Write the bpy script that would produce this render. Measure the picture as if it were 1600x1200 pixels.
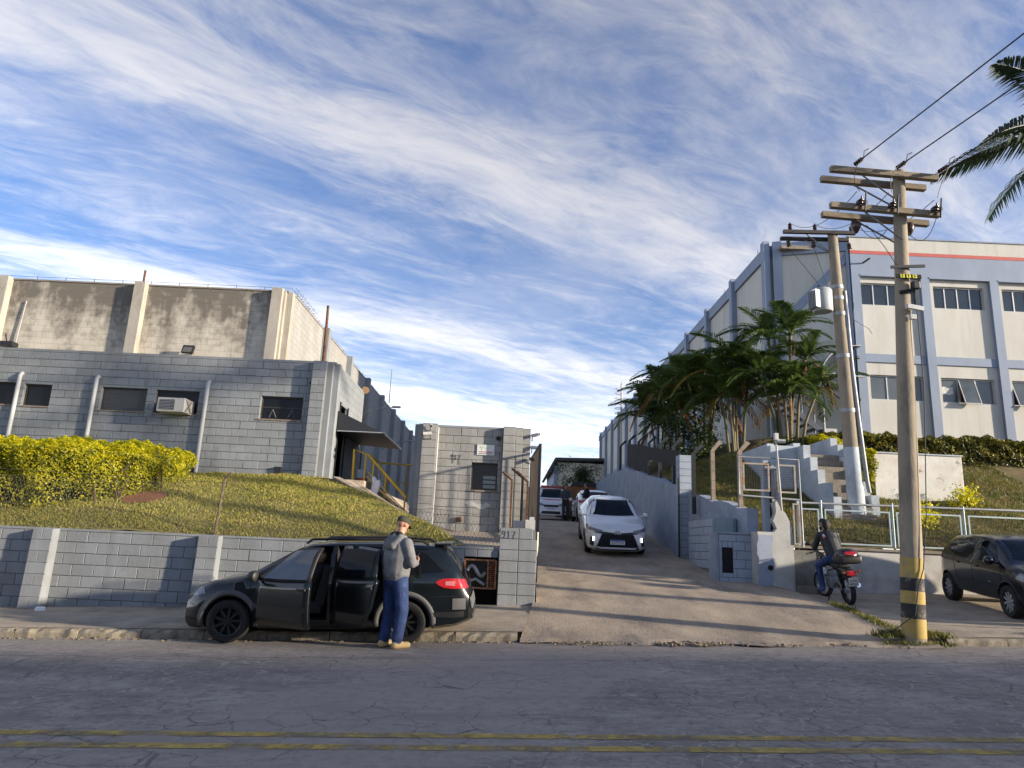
import bpy, bmesh, math, random
import numpy as np
from mathutils import Vector, Matrix, Euler
from mathutils.bvhtree import BVHTree
for o in list(bpy.data.objects): bpy.data.objects.remove(o)
SC = bpy.context.scene
COL = SC.collection
random.seed(7); RNG = np.random.default_rng(7)
R = math.radians

# ------------------------------------------------------------ camera
PITCH = math.atan(250/1090.); ROLL = math.atan(.045)
cfw = Vector((0, math.cos(PITCH), math.sin(PITCH))); cup = Vector((0, -math.sin(PITCH), math.cos(PITCH))); crt = Vector((1, 0, 0))
cR = crt*math.cos(ROLL)+cup*math.sin(ROLL); cU = cup*math.cos(ROLL)-crt*math.sin(ROLL)
cam_d = bpy.data.cameras.new('camera'); cam = bpy.data.objects.new('camera', cam_d); COL.objects.link(cam)
cam.matrix_world = Matrix(((cR.x, cU.x, -cfw.x, 0), (cR.y, cU.y, -cfw.y, 0), (cR.z, cU.z, -cfw.z, 1.5), (0, 0, 0, 1)))
cam_d.sensor_width = 36; cam_d.lens = 36*1090/1600.; cam_d.clip_start = .05; cam_d.clip_end = 3000
SC.camera = cam

# ------------------------------------------------------------ light
SUN_AZ = R(19)     # the sun stands to the right of the camera and a little behind it
SUN_EL = R(12.5)
sdir = Vector((math.cos(SUN_AZ)*math.cos(SUN_EL), -math.sin(SUN_AZ)*math.cos(SUN_EL), math.sin(SUN_EL)))
sl = bpy.data.lights.new('sun', 'SUN'); sl.energy = 2.3; sl.angle = R(1.6); sl.color = (1, .87, .69)
so = bpy.data.objects.new('sun', sl); COL.objects.link(so)
so.rotation_euler = sdir.to_track_quat('Z', 'Y').to_euler()
SC.view_settings.view_transform = 'Standard'; SC.view_settings.look = 'None'
SC.view_settings.exposure = EXPOSURE = 2.1; SC.view_settings.gamma = 1.0

W = bpy.data.worlds.new('World'); SC.world = W; W.use_nodes = True

def build_sky():
    nt = W.node_tree; N = nt.nodes; L = nt.links; N.clear()
    out = N.new('ShaderNodeOutputWorld'); bg = N.new('ShaderNodeBackground'); L.new(bg.outputs[0], out.inputs[0])
    bg.inputs[1].default_value = .125
    sky = N.new('ShaderNodeTexSky'); sky.sky_type = 'NISHITA'; sky.sun_disc = False
    sky.sun_elevation = SUN_EL; sky.sun_rotation = math.atan2(sdir.x, sdir.y) 
    sky.altitude = 700; sky.air_density = 1.0; sky.dust_density = .6; sky.ozone_density = 1.8
    def M(op, a, b=None, c=None):
        n = N.new('ShaderNodeMath'); n.operation = op
        for i, v in enumerate((a, b, c)):
            if v is None: continue
            if isinstance(v, (int, float)): n.inputs[i].default_value = v
            else: L.new(v, n.inputs[i])
        return n.outputs[0]
    def comb(x, y, z):
        n = N.new('ShaderNodeCombineXYZ')
        for i, v in enumerate((x, y, z)):
            if isinstance(v, (int, float)): n.inputs[i].default_value = v
            else: L.new(v, n.inputs[i])
        return n.outputs[0]
    def noise(vec, scale, detail=6, rough=.6, dist=0.):
        n = N.new('ShaderNodeTexNoise'); L.new(vec, n.inputs['Vector']); n.inputs['Scale'].default_value = scale
        n.inputs['Detail'].default_value = detail; n.inputs['Roughness'].default_value = rough; n.inputs['Distortion'].default_value = dist
        return n.outputs['Fac']
    def ramp(v, a, b):
        n = N.new('ShaderNodeMapRange'); n.interpolation_type = 'SMOOTHSTEP'; L.new(v, n.inputs[0])
        n.inputs[1].default_value = a; n.inputs[2].default_value = b; return n.outputs[0]
    tc = N.new('ShaderNodeTexCoord'); sp = N.new('ShaderNodeSeparateXYZ'); L.new(tc.outputs['Generated'], sp.inputs[0])
    zc = M('ADD', M('MAXIMUM', sp.outputs[2], 0.0), .03)
    px = M('DIVIDE', sp.outputs[0], zc); py = M('DIVIDE', sp.outputs[1], zc)
    # layer: high cirrus drawn out along one wind direction of the sky plane
    a = R(33)
    s0 = M('ADD', M('MULTIPLY', px, math.cos(a)), M('MULTIPLY', py, math.sin(a)))
    t0 = M('SUBTRACT', M('MULTIPLY', py, math.cos(a)), M('MULTIPLY', px, math.sin(a)))
    warp = noise(comb(M('MULTIPLY', s0, .5), M('MULTIPLY', t0, .8), 3.3), 1.1, 3, .5)
    t1 = M('ADD', t0, M('MULTIPLY', M('SUBTRACT', warp, .5), .55))
    v1 = comb(M('MULTIPLY', s0, .42), M('MULTIPLY', t1, 1.35), 1.7)
    big = noise(v1, 1.15, 3, .5)
    fib = noise(comb(M('MULTIPLY', s0, .95), M('MULTIPLY', t1, 2.5), 8.1), 2.3, 9, .66, .7)
    fine = noise(comb(M('MULTIPLY', s0, 1.5), M('MULTIPLY', t1, 3.2), 4.4), 3.6, 8, .64, .9)
    # long bands, as the sky of that evening had them
    def band(c, w):
        d = M('DIVIDE', M('SUBTRACT', t1, c), w); return M('POWER', 2.718, M('MULTIPLY', M('MULTIPLY', d, d), -1.0))
    bands = M('ADD', M('ADD', M('MULTIPLY', band(1.50, .30), 1.05), M('MULTIPLY', band(2.72, .22), .8)), M('MULTIPLY', band(.75, .42), .55))
    bands = M('ADD', bands, M('MULTIPLY', band(3.9, .55), .95))
    cov = M('ADD', M('MULTIPLY', bands, .62), M('MULTIPLY', M('SUBTRACT', big, .5), 1.5))
    tex = M('ADD', M('MULTIPLY', fib, .75), M('MULTIPLY', fine, .35))
    den = M('ADD', cov, M('MULTIPLY', M('SUBTRACT', tex, .52), 2.1))
    c1 = ramp(den, -.10, 1.15)
    # a thin veil plus whitening towards the horizon
    veil = M('MULTIPLY', ramp(noise(comb(M('MULTIPLY', px, .6), M('MULTIPLY', py, .6), 0.), 1.1, 6, .62), .34, .74), .32)
    low = M('POWER', M('SUBTRACT', 1.0, M('MINIMUM', M('MULTIPLY', M('MAXIMUM', sp.outputs[2], 0.), 1.7), 1.0)), 3.0)
    fac = M('MINIMUM', M('ADD', M('ADD', M('MULTIPLY', c1, .82), M('MULTIPLY', veil, M('SUBTRACT', 1., c1))), M('MULTIPLY', low, .55)), .93)
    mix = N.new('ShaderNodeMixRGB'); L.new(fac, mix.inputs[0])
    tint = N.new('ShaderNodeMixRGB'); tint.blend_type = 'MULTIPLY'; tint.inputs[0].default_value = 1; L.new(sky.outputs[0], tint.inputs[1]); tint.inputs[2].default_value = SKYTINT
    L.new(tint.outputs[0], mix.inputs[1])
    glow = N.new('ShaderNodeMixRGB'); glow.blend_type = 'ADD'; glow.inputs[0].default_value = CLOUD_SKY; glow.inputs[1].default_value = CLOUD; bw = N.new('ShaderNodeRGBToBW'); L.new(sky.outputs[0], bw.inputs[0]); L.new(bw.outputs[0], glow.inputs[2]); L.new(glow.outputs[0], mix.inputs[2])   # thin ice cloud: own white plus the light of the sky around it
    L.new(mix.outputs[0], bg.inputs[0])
SKYTINT = (.245, .315, .44, 1)
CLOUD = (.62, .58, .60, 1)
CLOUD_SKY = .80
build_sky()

# ------------------------------------------------------------ helpers
ORG = {}
def tag(o, label=None, cat=None, group=None, kind=None):
    if label: o['label'] = label
    if cat: o['category'] = cat
    if group: o['group'] = group
    if kind: o['kind'] = kind
    return o
def thing(name, loc, label, cat, group=None, rz=0, rot=None):
    o = bpy.data.objects.new(name, None); COL.objects.link(o); o.location = loc
    o.rotation_euler = rot if rot else (0, 0, rz); o.empty_display_size = .2
    ORG[o] = Vector(loc); return tag(o, label, cat, group)
def link(name, me, parent=None, loc=None, mat=None):
    o = bpy.data.objects.new(name, me); COL.objects.link(o)
    if parent: o.parent = parent; ORG[o] = ORG.get(parent, Vector())
    if loc is not None: o.location = loc
    if mat and len(me.materials) == 0: me.materials.append(mat)
    return o
def smooth(me, on=True):
    me.polygons.foreach_set('use_smooth', [on]*len(me.polygons))
def mesh_np(name, V, F, nv=4):
    """fast mesh from (n,3) vertices and (m,nv) faces"""
    me = bpy.data.meshes.new(name); V = np.asarray(V, np.float32); F = np.asarray(F, np.int32)
    me.vertices.add(len(V)); me.vertices.foreach_set('co', V.ravel())
    me.loops.add(F.size); me.loops.foreach_set('vertex_index', F.ravel())
    me.polygons.add(len(F)); me.polygons.foreach_set('loop_start', np.arange(0, F.size, F.shape[1], dtype=np.int32))
    me.update(calc_edges=True); return me
class MB:
    def __init__(s): s.v = []; s.f = []; s.m = []; s.mi = 0
    def add(s, vs, fs):
        b = len(s.v); s.v += [tuple(v) for v in vs]
        for f in fs: s.f.append(tuple(b+i for i in f)); s.m.append(s.mi)
        return s
    def box(s, x0, x1, y0, y1, z0, z1):
        return s.hexa([(x0, y0, z0), (x1, y0, z0), (x1, y1, z0), (x0, y1, z0), (x0, y0, z1), (x1, y0, z1), (x1, y1, z1), (x0, y1, z1)])
    def hexa(s, p):
        return s.add(p, [(3, 2, 1, 0), (4, 5, 6, 7), (0, 1, 5, 4), (1, 2, 6, 5), (2, 3, 7, 6), (3, 0, 4, 7)])
    def obox(s, c, size, rz=0, rx=0, ry=0):
        M_ = Euler((rx, ry, rz)).to_matrix(); c = Vector(c); h = [k/2 for k in size]
        p = [c+M_@Vector((a*h[0], b*h[1], d*h[2])) for d in (-1, 1) for a, b in ((-1, -1), (1, -1), (1, 1), (-1, 1))]
        return s.hexa(p)
    def bev(s, x0, x1, y0, y1, z0, z1, b=.02):
        """box with chamfered edges"""
        bm = bmesh.new(); bmesh.ops.create_cube(bm, size=1)
        for v in bm.verts: v.co = Vector(((x0+x1)/2+v.co.x*(x1-x0), (y0+y1)/2+v.co.y*(y1-y0), (z0+z1)/2+v.co.z*(z1-z0)))
        bmesh.ops.bevel(bm, geom=bm.edges[:], offset=b, segments=2, profile=.6, affect='EDGES')
        bm.verts.index_update(); s.add([v.co for v in bm.verts], [[v.index for v in f.verts] for f in bm.faces]); bm.free(); return s
    def cyl(s, p0, p1, r0, r1=None, n=12, caps=True):
        if r1 is None: r1 = r0
        return s.tube([p0, p1], [r0, r1], n, caps)
    def tube(s, pts, r, n=8, caps=True, flat=1.0):
        pts = [Vector(p) for p in pts]; k = len(pts)
        if not hasattr(r, '__len__'): r = [r]*k
        base = len(s.v); up = Vector((0, 0, 1)); prev = None
        for i, p in enumerate(pts):
            t = (pts[min(i+1, k-1)]-pts[max(i-1, 0)]).normalized()
            if prev is None:
                a = up.cross(t)
                if a.length < .05: a = Vector((1, 0, 0)).cross(t)
                a.normalize()
            else:
                a = (prev-t*prev.dot(t)); a.normalize()
            prev = a; b = t.cross(a)
            for j in range(n):
                q = 2*math.pi*j/n; s.v.append(tuple(p+a*(math.cos(q)*r[i])+b*(math.sin(q)*r[i]*flat)))
        for i in range(k-1):
            for j in range(n):
                j2 = (j+1) % n; s.f.append((base+i*n+j, base+i*n+j2, base+(i+1)*n+j2, base+(i+1)*n+j)); s.m.append(s.mi)
        if caps:
            s.f.append(tuple(base+j for j in range(n-1, -1, -1))); s.m.append(s.mi)
            s.f.append(tuple(base+(k-1)*n+j for j in range(n))); s.m.append(s.mi)
        return s
    def lathe(s, c, axis, prof, n=16, closed=False):
        """prof: list of (distance along axis, radius)"""
        c = Vector(c); ax = Vector(axis).normalized(); a = ax.cross(Vector((0, 0, 1)))
        if a.length < .05: a = Vector((1, 0, 0))
        a.normalize(); b = ax.cross(a); base = len(s.v); k = len(prof)
        for d, r in prof:
            for j in range(n):
                q = 2*math.pi*j/n; s.v.append(tuple(c+ax*d+a*(math.cos(q)*r)+b*(math.sin(q)*r)))
        for i in range(k-1 if not closed else k):
            i2 = (i+1) % k
            for j in range(n):
                j2 = (j+1) % n; s.f.append((base+i*n+j, base+i*n+j2, base+i2*n+j2, base+i2*n+j)); s.m.append(s.mi)
        if not closed:
            if prof[0][1] > 1e-4: s.f.append(tuple(base+j for j in range(n-1, -1, -1))); s.m.append(s.mi)
            if prof[-1][1] > 1e-4: s.f.append(tuple(base+(k-1)*n+j for j in range(n))); s.m.append(s.mi)
        return s
    def prism(s, poly, d0, d1, axis='y'):
        """extrude polygon (a,b) pairs along an axis; axis y: a=x,b=z ; x: a=y,b=z ; z: a=x,b=y"""
        def q(a, b, d): return {'y': (a, d, b), 'x': (d, a, b), 'z': (a, b, d)}[axis]
        n = len(poly); vs = [q(a, b, d0) for a, b in poly]+[q(a, b, d1) for a, b in poly]
        return s.add(vs, [tuple(range(n-1, -1, -1)), tuple(range(n, 2*n))]+[(i, (i+1) % n, n+(i+1) % n, n+i) for i in range(n)])
    def grid(s, fn, nu, nv):
        base = len(s.v)
        for i in range(nu+1):
            for j in range(nv+1): s.v.append(tuple(fn(i/nu, j/nv)))
        for i in range(nu):
            for j in range(nv):
                k = base+i*(nv+1)+j; s.f.append((k, k+nv+1, k+nv+2, k+1)); s.m.append(s.mi)
        return s
    def mesh(s, name, mats, org=None, sm=False, fixn=True, weld=False):
        me = bpy.data.meshes.new(name); vs = s.v
        if org is not None and tuple(org) != (0, 0, 0): vs = [(a-org[0], b-org[1], c-org[2]) for a, b, c in vs]
        me.from_pydata(vs, [], s.f)
        for m in (mats if isinstance(mats, (list, tuple)) else [mats]): me.materials.append(m)
        me.polygons.foreach_set('material_index', s.m)
        if fixn or weld:
            bm = bmesh.new(); bm.from_mesh(me)
            if weld: bmesh.ops.remove_doubles(bm, verts=bm.verts, dist=1e-4)
            bmesh.ops.recalc_face_normals(bm, faces=bm.faces); bm.to_mesh(me); bm.free()
        if sm:
            smooth(me)
            if sm != 'all': me.set_sharp_from_angle(angle=R(sm if sm > 1 else 40))
        return me
    def build(s, name, mats, parent=None, sm=False, local=False, fixn=True, weld=False):
        org = None if (local or parent is None) else ORG.get(parent)
        return link(name, s.mesh(name, mats, org, sm, fixn, weld), parent)

# ------------------------------------------------------------ materials
MATS = {}
def mat(name, col, rough=.8, var=.12, scale=6., bump=.0, bscale=40., metal=0., spec=.5, dirt=None, dirt_amt=.0, dscale=1.2, coat=0., rnd=0., col2=None, c2scale=2., c2lo=.45, c2hi=.6, emis=None, stretch=(1, 1, 1), trans=0., streak=None, speck=None):
    m = bpy.data.materials.new(name); m.use_nodes = True; nt = m.node_tree; N = nt.nodes; L = nt.links
    b = N['Principled BSDF']; b.inputs['Roughness'].default_value = rough; b.inputs['Metallic'].default_value = metal
    b.inputs['Specular IOR Level'].default_value = spec
    if coat: b.inputs['Coat Weight'].default_value = coat; b.inputs['Coat Roughness'].default_value = .06
    tc = N.new('ShaderNodeTexCoord'); ge = N.new('ShaderNodeNewGeometry'); mp = N.new('ShaderNodeMapping')
    L.new(ge.outputs['Position'], mp.inputs[0]); mp.inputs['Scale'].default_value = stretch
    def noise(sc, det=5, ro=.6):
        n = N.new('ShaderNodeTexNoise'); n.inputs['Scale'].default_value = sc; n.inputs['Detail'].default_value = det; n.inputs['Roughness'].default_value = ro
        L.new(mp.outputs[0], n.inputs['Vector']); return n.outputs['Fac']
    c = None
    rgb = N.new('ShaderNodeRGB'); rgb.outputs[0].default_value = (*col, 1); c = rgb.outputs[0]
    def mixc(fac, a, bcol, mode='MIX'):
        x = N.new('ShaderNodeMixRGB'); x.blend_type = mode
        if isinstance(fac, (int, float)): x.inputs[0].default_value = fac
        else: L.new(fac, x.inputs[0])
        L.new(a, x.inputs[1])
        if isinstance(bcol, tuple): x.inputs[2].default_value = (*bcol, 1)
        else: L.new(bcol, x.inputs[2])
        return x.outputs[0]
    def rmp(v, lo, hi, o0=0., o1=1.):
        x = N.new('ShaderNodeMapRange'); L.new(v, x.inputs[0]); x.inputs[1].default_value = lo; x.inputs[2].default_value = hi
        x.inputs[3].default_value = o0; x.inputs[4].default_value = o1; return x.outputs[0]
    if col2: c = mixc(rmp(noise(c2scale, 6, .65), c2lo, c2hi), c, col2)
    if var:
        g = rmp(noise(scale), .3, .7, 1-var, 1+var); x = N.new('ShaderNodeVectorMath'); x.operation = 'SCALE'; L.new(c, x.inputs[0]); L.new(g, x.inputs['Scale']); c = x.outputs[0]
    if rnd:
        oi = N.new('ShaderNodeObjectInfo'); g = rmp(oi.outputs['Random'], 0, 1, 1-rnd, 1+rnd); x = N.new('ShaderNodeVectorMath'); x.operation = 'SCALE'; L.new(c, x.inputs[0]); L.new(g, x.inputs['Scale']); c = x.outputs[0]
    if dirt: c = mixc(rmp(noise(dscale, 8, .7), .5, .72, 0, dirt_amt), c, dirt)
    if streak:
        mp2 = N.new('ShaderNodeMapping'); L.new(ge.outputs['Position'], mp2.inputs[0]); mp2.inputs['Scale'].default_value = (2.6, 2.6, .22); n2 = N.new('ShaderNodeTexNoise'); n2.inputs['Scale'].default_value = 1.3; n2.inputs['Detail'].default_value = 7; n2.inputs['Roughness'].default_value = .68
        L.new(mp2.outputs[0], n2.inputs['Vector']); c = mixc(rmp(n2.outputs['Fac'], .50, .74, 0, streak[1]), c, streak[0])
    if speck:
        c = mixc(rmp(noise(speck[2], 3, .8), .52, .70, 0, speck[1]), c, speck[0])
    L.new(c, b.inputs['Base Color'])
    if bump:
        bp = N.new('ShaderNodeBump'); bp.inputs['Strength'].default_value = bump; bp.inputs['Distance'].default_value = .02
        L.new(noise(bscale, 6, .7), bp.inputs['Height']); L.new(bp.outputs[0], b.inputs['Normal'])
    if emis: b.inputs['Emission Color'].default_value = (*emis[:3], 1); b.inputs['Emission Strength'].default_value = emis[3]
    if trans:
        tr = N.new('ShaderNodeBsdfTranslucent'); L.new(c, tr.inputs[0]); mx = N.new('ShaderNodeMixShader'); mx.inputs[0].default_value = trans
        L.new(b.outputs[0], mx.inputs[1]); L.new(tr.outputs[0], mx.inputs[2]); L.new(mx.outputs[0], N['Material Output'].inputs[0])
    MATS[name] = m; return m

# ------------------------------------------------------------ ground functions
def lerp_tab(t, tab):
    if t <= tab[0][0]: return tab[0][1]
    for (a, va), (b, vb) in zip(tab, tab[1:]):
        if t <= b: return va+(vb-va)*(t-a)/(b-a)
    return tab[-1][1]
def sm_tab(t, tab):
    """smoothed table"""
    h = .6; return (lerp_tab(t-h, tab)+2*lerp_tab(t, tab)+lerp_tab(t+h, tab))/4
KERB_Y = 10.75
def z_road(x, y): return .10+.034*x+(y-10.5)*.015
def z_walk_l(x, y):
    t = (y-KERB_Y)/(13.3-KERB_Y); return (1-t)*(z_road(x, KERB_Y)+.125)+t*(.41+.046*x)
DZ = [(10.75, .22), (13.3, .57), (14.5, .68), (16, .84), (19, 1.17), (21, 1.45), (25, 2.08), (28, 2.42), (32, 2.60), (36, 2.76), (46, 3.3), (60, 4.2), (75, 5.2)]
DK = [(10.75, .034), (13.3, .03), (16, .0), (19, .02), (22, .01), (30, 0), (75, 0)]
def z_drive(x, y):
    zc = lerp_tab(y, DZ) if y < 11.6 else sm_tab(y, DZ)
    return zc+lerp_tab(y, DK)*(x-2.9)
WR = [(10.75, .52), (11.1, .55), (12.95, .60), (15.4, .74), (16.3, .83)]
def z_walk_r(x, y): return lerp_tab(y, WR)+.034*(x-9.2)
def drive_wall_top(y): return lerp_tab(y, [(16, 2.5), (17, 2.66), (19.9, 3.12), (20.4, 3.35), (29.7, 4.9), (38, 5.05), (60, 5.6)])
def z_hill(x, y):
    a = 1.74+(y-16.1)*.425
    if y > 26: a = 5.95+(y-26)*.02
    b = drive_wall_top(y)+.02+max(0, x-(5.35 if y > 19 else 5.6))*.36
    return min(a, b)
def hill_x0(y): return 6.25 if y < 16.45 else (5.34+(19.98-y)*.13 if y < 20 else 5.15)
def z_left(x, y):
    t = min(1, max(0, (y-13.45)/(17.6-13.45))); return 1.40+(t**.85)*(2.93-1.40)
# ------------------------------------------------------------ shared materials
m_paint = mat('wall_paint', (.215, .230, .243), .8, .12, 1.3, .35, 30, rnd=.085, dirt=(.15, .152, .145), dirt_amt=.6, dscale=1.6, streak=((.125, .125, .118), .55), speck=((.30, .31, .31), .35, 38))
m_paint_cream = mat('pale_paint', (.52, .47, .38), .8, .12, 3, .2, 30, dirt=(.3, .27, .22), dirt_amt=.4)
m_mortar = mat('wall_joint', (.165, .172, .178), .95, .15, 5)
m_paint_blue = mat('bluish_paint', (.27, .31, .38), .8, .14, 1.6, .35, 22, dirt=(.13, .15, .18), dirt_amt=.55, dscale=1.1)
m_plaster = mat('bare_plaster', (.42, .42, .40), .9, .15, 2.2, .3, 25, dirt=(.2, .2, .19), dirt_amt=.6, dscale=1.5)
m_conc = mat('concrete', (.35, .285, .21), .92, .22, 1.8, .6, 25, dirt=(.12, .10, .08), dirt_amt=.75, dscale=1.1, speck=((.42, .37, .30), .4, 24))
m_conc_d = mat('dirty_concrete', (.23, .20, .165), .95, .25, 2.2, .6, 14, dirt=(.055, .045, .035), dirt_amt=.85, dscale=2.2)
m_kerb = mat('kerb_stone', (.25, .215, .16), .95, .3, 5, .8, 9, dirt=(.05, .045, .03), dirt_amt=.9, dscale=4)
m_drive = mat('driveway_concrete', (.36, .285, .205), .92, .22, 1.6, .6, 26, col2=(.25, .20, .15), c2scale=.9, c2lo=.40, c2hi=.66, dirt=(.095, .082, .07), dirt_amt=.85, dscale=1.1, speck=((.40, .35, .29), .45, 22), stretch=(1, .45, 1))
m_white = mat('white_wash', (.48, .48, .465), .85, .1, 2, .25, 20, dirt=(.30, .27, .22), dirt_amt=.6, dscale=1.8)
m_dark = mat('black_steel', (.012, .012, .014), .5, .2, 4)
m_black = mat('flat_black', (.006, .006, .007), .9, 0)
m_rubber = mat('rubber', (.012, .012, .012), .85, .2, 30, .2, 60)
m_steel = mat('grey_steel', (.30, .31, .32), .45, .12, 8, metal=.7)
m_galv = mat('galvanised_pipe', (.28, .29, .30), .55, .2, 6, metal=.3)
m_rust = mat('rust', (.13, .055, .025), .9, .45, 14, .5, 30, col2=(.06, .035, .022), c2scale=9)
m_yellow = mat('yellow_paint', (.62, .37, .015), .5, .08, 6, col2=(.45, .25, .02), c2scale=7, c2lo=.6, c2hi=.75)
m_glass = mat('dark_glass', (.008, .009, .011), .08, 0, spec=.2)
m_alu = mat('aluminium', (.45, .45, .44), .45, .1, 8, metal=.5)
m_wood = mat('weathered_timber', (.23, .185, .13), .9, .25, 3, .5, 30, stretch=(1, 6, 6))
m_polec = mat('pole_concrete', (.27, .225, .165), .9, .18, 3.5, .5, 22, dirt=(.09, .075, .06), dirt_amt=.75, dscale=2.6, stretch=(1, 1, .35))
m_wire = mat('wire', (.02, .02, .02), .6, 0)
m_ceram = mat('insulator', (.05, .025, .02), .25, .1)
m_soil = mat('red_soil', (.20, .075, .035), 1, .25, 4, .6, 12)

def nodes_of(m): return m.node_tree.nodes, m.node_tree.links, m.node_tree.nodes['Principled BSDF']
def road_material():
    m = bpy.data.materials.new('asphalt'); m.use_nodes = True; N, L, b = nodes_of(m)
    ge = N.new('ShaderNodeNewGeometry'); P_ = ge.outputs['Position']
    def noise(sc, det=6, ro=.6, vec=None, st=None):
        n = N.new('ShaderNodeTexNoise'); n.inputs['Scale'].default_value = sc; n.inputs['Detail'].default_value = det; n.inputs['Roughness'].default_value = ro
        v = vec or P_
        if st:
            mp = N.new('ShaderNodeMapping'); mp.inputs['Scale'].default_value = st; L.new(v, mp.inputs[0]); v = mp.outputs[0]
        L.new(v, n.inputs['Vector']); return n
    def rmp(v, lo, hi, o0=0., o1=1.):
        x = N.new('ShaderNodeMapRange'); x.clamp = True; L.new(v, x.inputs[0])
        for i, k in enumerate((lo, hi, o0, o1)): x.inputs[i+1].default_value = k
        return x.outputs[0]
    def M(op, a, c):
        n = N.new('ShaderNodeMath'); n.operation = op
        for i, v in enumerate((a, c)):
            if isinstance(v, (int, float)): n.inputs[i].default_value = v
            else: L.new(v, n.inputs[i])
        return n.outputs[0]
    def mix(f, a, c):
        x = N.new('ShaderNodeMixRGB'); L.new(f, x.inputs[0])
        for i, v in ((1, a), (2, c)):
            if isinstance(v, tuple): x.inputs[i].default_value = (*v, 1)
            else: L.new(v, x.inputs[i])
        return x.outputs[0]
    sp = N.new('ShaderNodeSeparateXYZ'); L.new(P_, sp.inputs[0])
    big = noise(.5, 5, .6).outputs['Fac']; grain = noise(34, 5, .85).outputs['Fac']; med = noise(5, 6, .65, st=(.6, 1.6, 1)).outputs['Fac']
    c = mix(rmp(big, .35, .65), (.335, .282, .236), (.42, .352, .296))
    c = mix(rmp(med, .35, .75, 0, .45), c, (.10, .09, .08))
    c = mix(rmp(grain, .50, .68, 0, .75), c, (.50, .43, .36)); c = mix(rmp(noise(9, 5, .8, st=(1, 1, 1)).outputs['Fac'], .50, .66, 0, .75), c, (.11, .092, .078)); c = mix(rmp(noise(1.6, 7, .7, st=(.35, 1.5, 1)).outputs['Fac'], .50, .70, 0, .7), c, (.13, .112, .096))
    # smoother repair patch in the middle and left, older crazed asphalt around it
    wx = M('ADD', sp.outputs[0], M('MULTIPLY', M('SUBTRACT', noise(.9).outputs['Fac'], .5), 1.6))
    wx = M('ADD', wx, M('MULTIPLY', M('SUBTRACT', sp.outputs[1], 7.5), -.45))
    patch = M('MULTIPLY', rmp(wx, -2.2, -2.0), rmp(wx, 1.15, .95))
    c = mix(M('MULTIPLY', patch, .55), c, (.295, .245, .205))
    gut = rmp(sp.outputs[1], 9.5, 10.7)
    zone = M('MULTIPLY', M('SUBTRACT', 1.0, patch), rmp(sp.outputs[1], 9.75, 9.2))
    wn = noise(7, 6, .7); wv = N.new('ShaderNodeMixRGB'); wv.blend_type = 'ADD'; wv.inputs[0].default_value = .16; L.new(P_, wv.inputs[1]); L.new(wn.outputs['Color'], wv.inputs[2])
    def cracks(sc, w, st=(1, 1, 0)):
        mp = N.new('ShaderNodeMapping'); mp.inputs['Scale'].default_value = st; L.new(wv.outputs[0], mp.inputs[0])
        v = N.new('ShaderNodeTexVoronoi'); v.feature = 'DISTANCE_TO_EDGE'; v.inputs['Scale'].default_value = sc; L.new(mp.outputs[0], v.inputs['Vector'])
        return rmp(v.outputs['Distance'], w, w*.45)
    den = rmp(noise(.75, 4, .6).outputs['Fac'], .40, .56)
    c = mix(M('MULTIPLY', M('MULTIPLY', zone, den), .5), c, (.15, .128, .108))
    ck = M('MULTIPLY', M('MULTIPLY', cracks(4.6, .05), zone), den)
    c = mix(M('MULTIPLY', ck, M('MULTIPLY', rmp(noise(5.5).outputs['Fac'], .46, .56), .62)), c, (.50, .42, .31))
    ck2 = M('MULTIPLY', cracks(2.6, .016), .6)
    ck2 = M('MULTIPLY', ck2, rmp(noise(.6, 3).outputs['Fac'], .42, .58))
    c = mix(ck2, c, (.022, .021, .021))
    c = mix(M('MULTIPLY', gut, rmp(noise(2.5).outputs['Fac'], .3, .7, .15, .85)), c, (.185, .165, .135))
    seam = M('MULTIPLY', rmp(M('ABSOLUTE', M('SUBTRACT', M('ADD', sp.outputs[1], M('MULTIPLY', M('SUBTRACT', noise(1.7).outputs['Fac'], .5), .25)), 9.32), 0.), .03, 0.), .6)
    c = mix(seam, c, (.035, .034, .033))
    L.new(c, b.inputs['Base Color']); b.inputs['Roughness'].default_value = .85
    bp = N.new('ShaderNodeBump'); bp.inputs['Strength'].default_value = .55; bp.inputs['Distance'].default_value = .012
    h = M('SUBTRACT', M('ADD', M('MULTIPLY', grain, .6), M('MULTIPLY', med, .8)), M('MULTIPLY', M('MAXIMUM', ck, ck2), .8))
    L.new(h, bp.inputs['Height']); L.new(bp.outputs[0], b.inputs['Normal'])
    return m
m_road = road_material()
def worn_yellow():
    m = mat('worn_yellow_line', (.52, .35, .075), .85, .3, 9, .3, 40, col2=(.27, .21, .10), c2scale=3, speck=((.14, .12, .10), .55, 30))
    N, L, b = nodes_of(m); tr = N.new('ShaderNodeBsdfTransparent'); mx = N.new('ShaderNodeMixShader')
    ge = N.new('ShaderNodeNewGeometry'); n = N.new('ShaderNodeTexNoise'); n.inputs['Scale'].default_value = 2.6; n.inputs['Detail'].default_value = 9; n.inputs['Roughness'].default_value = .72
    L.new(ge.outputs['Position'], n.inputs['Vector']); r = N.new('ShaderNodeMapRange'); L.new(n.outputs['Fac'], r.inputs[0]); r.inputs[1].default_value = .38; r.inputs[2].default_value = .54
    r.inputs[3].default_value = .15; r.inputs[4].default_value = .93
    L.new(r.outputs[0], mx.inputs[0]); L.new(tr.outputs[0], mx.inputs[1]); L.new(b.outputs[0], mx.inputs[2]); L.new(mx.outputs[0], N['Material Output'].inputs[0]); return m
m_line = worn_yellow()
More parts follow.
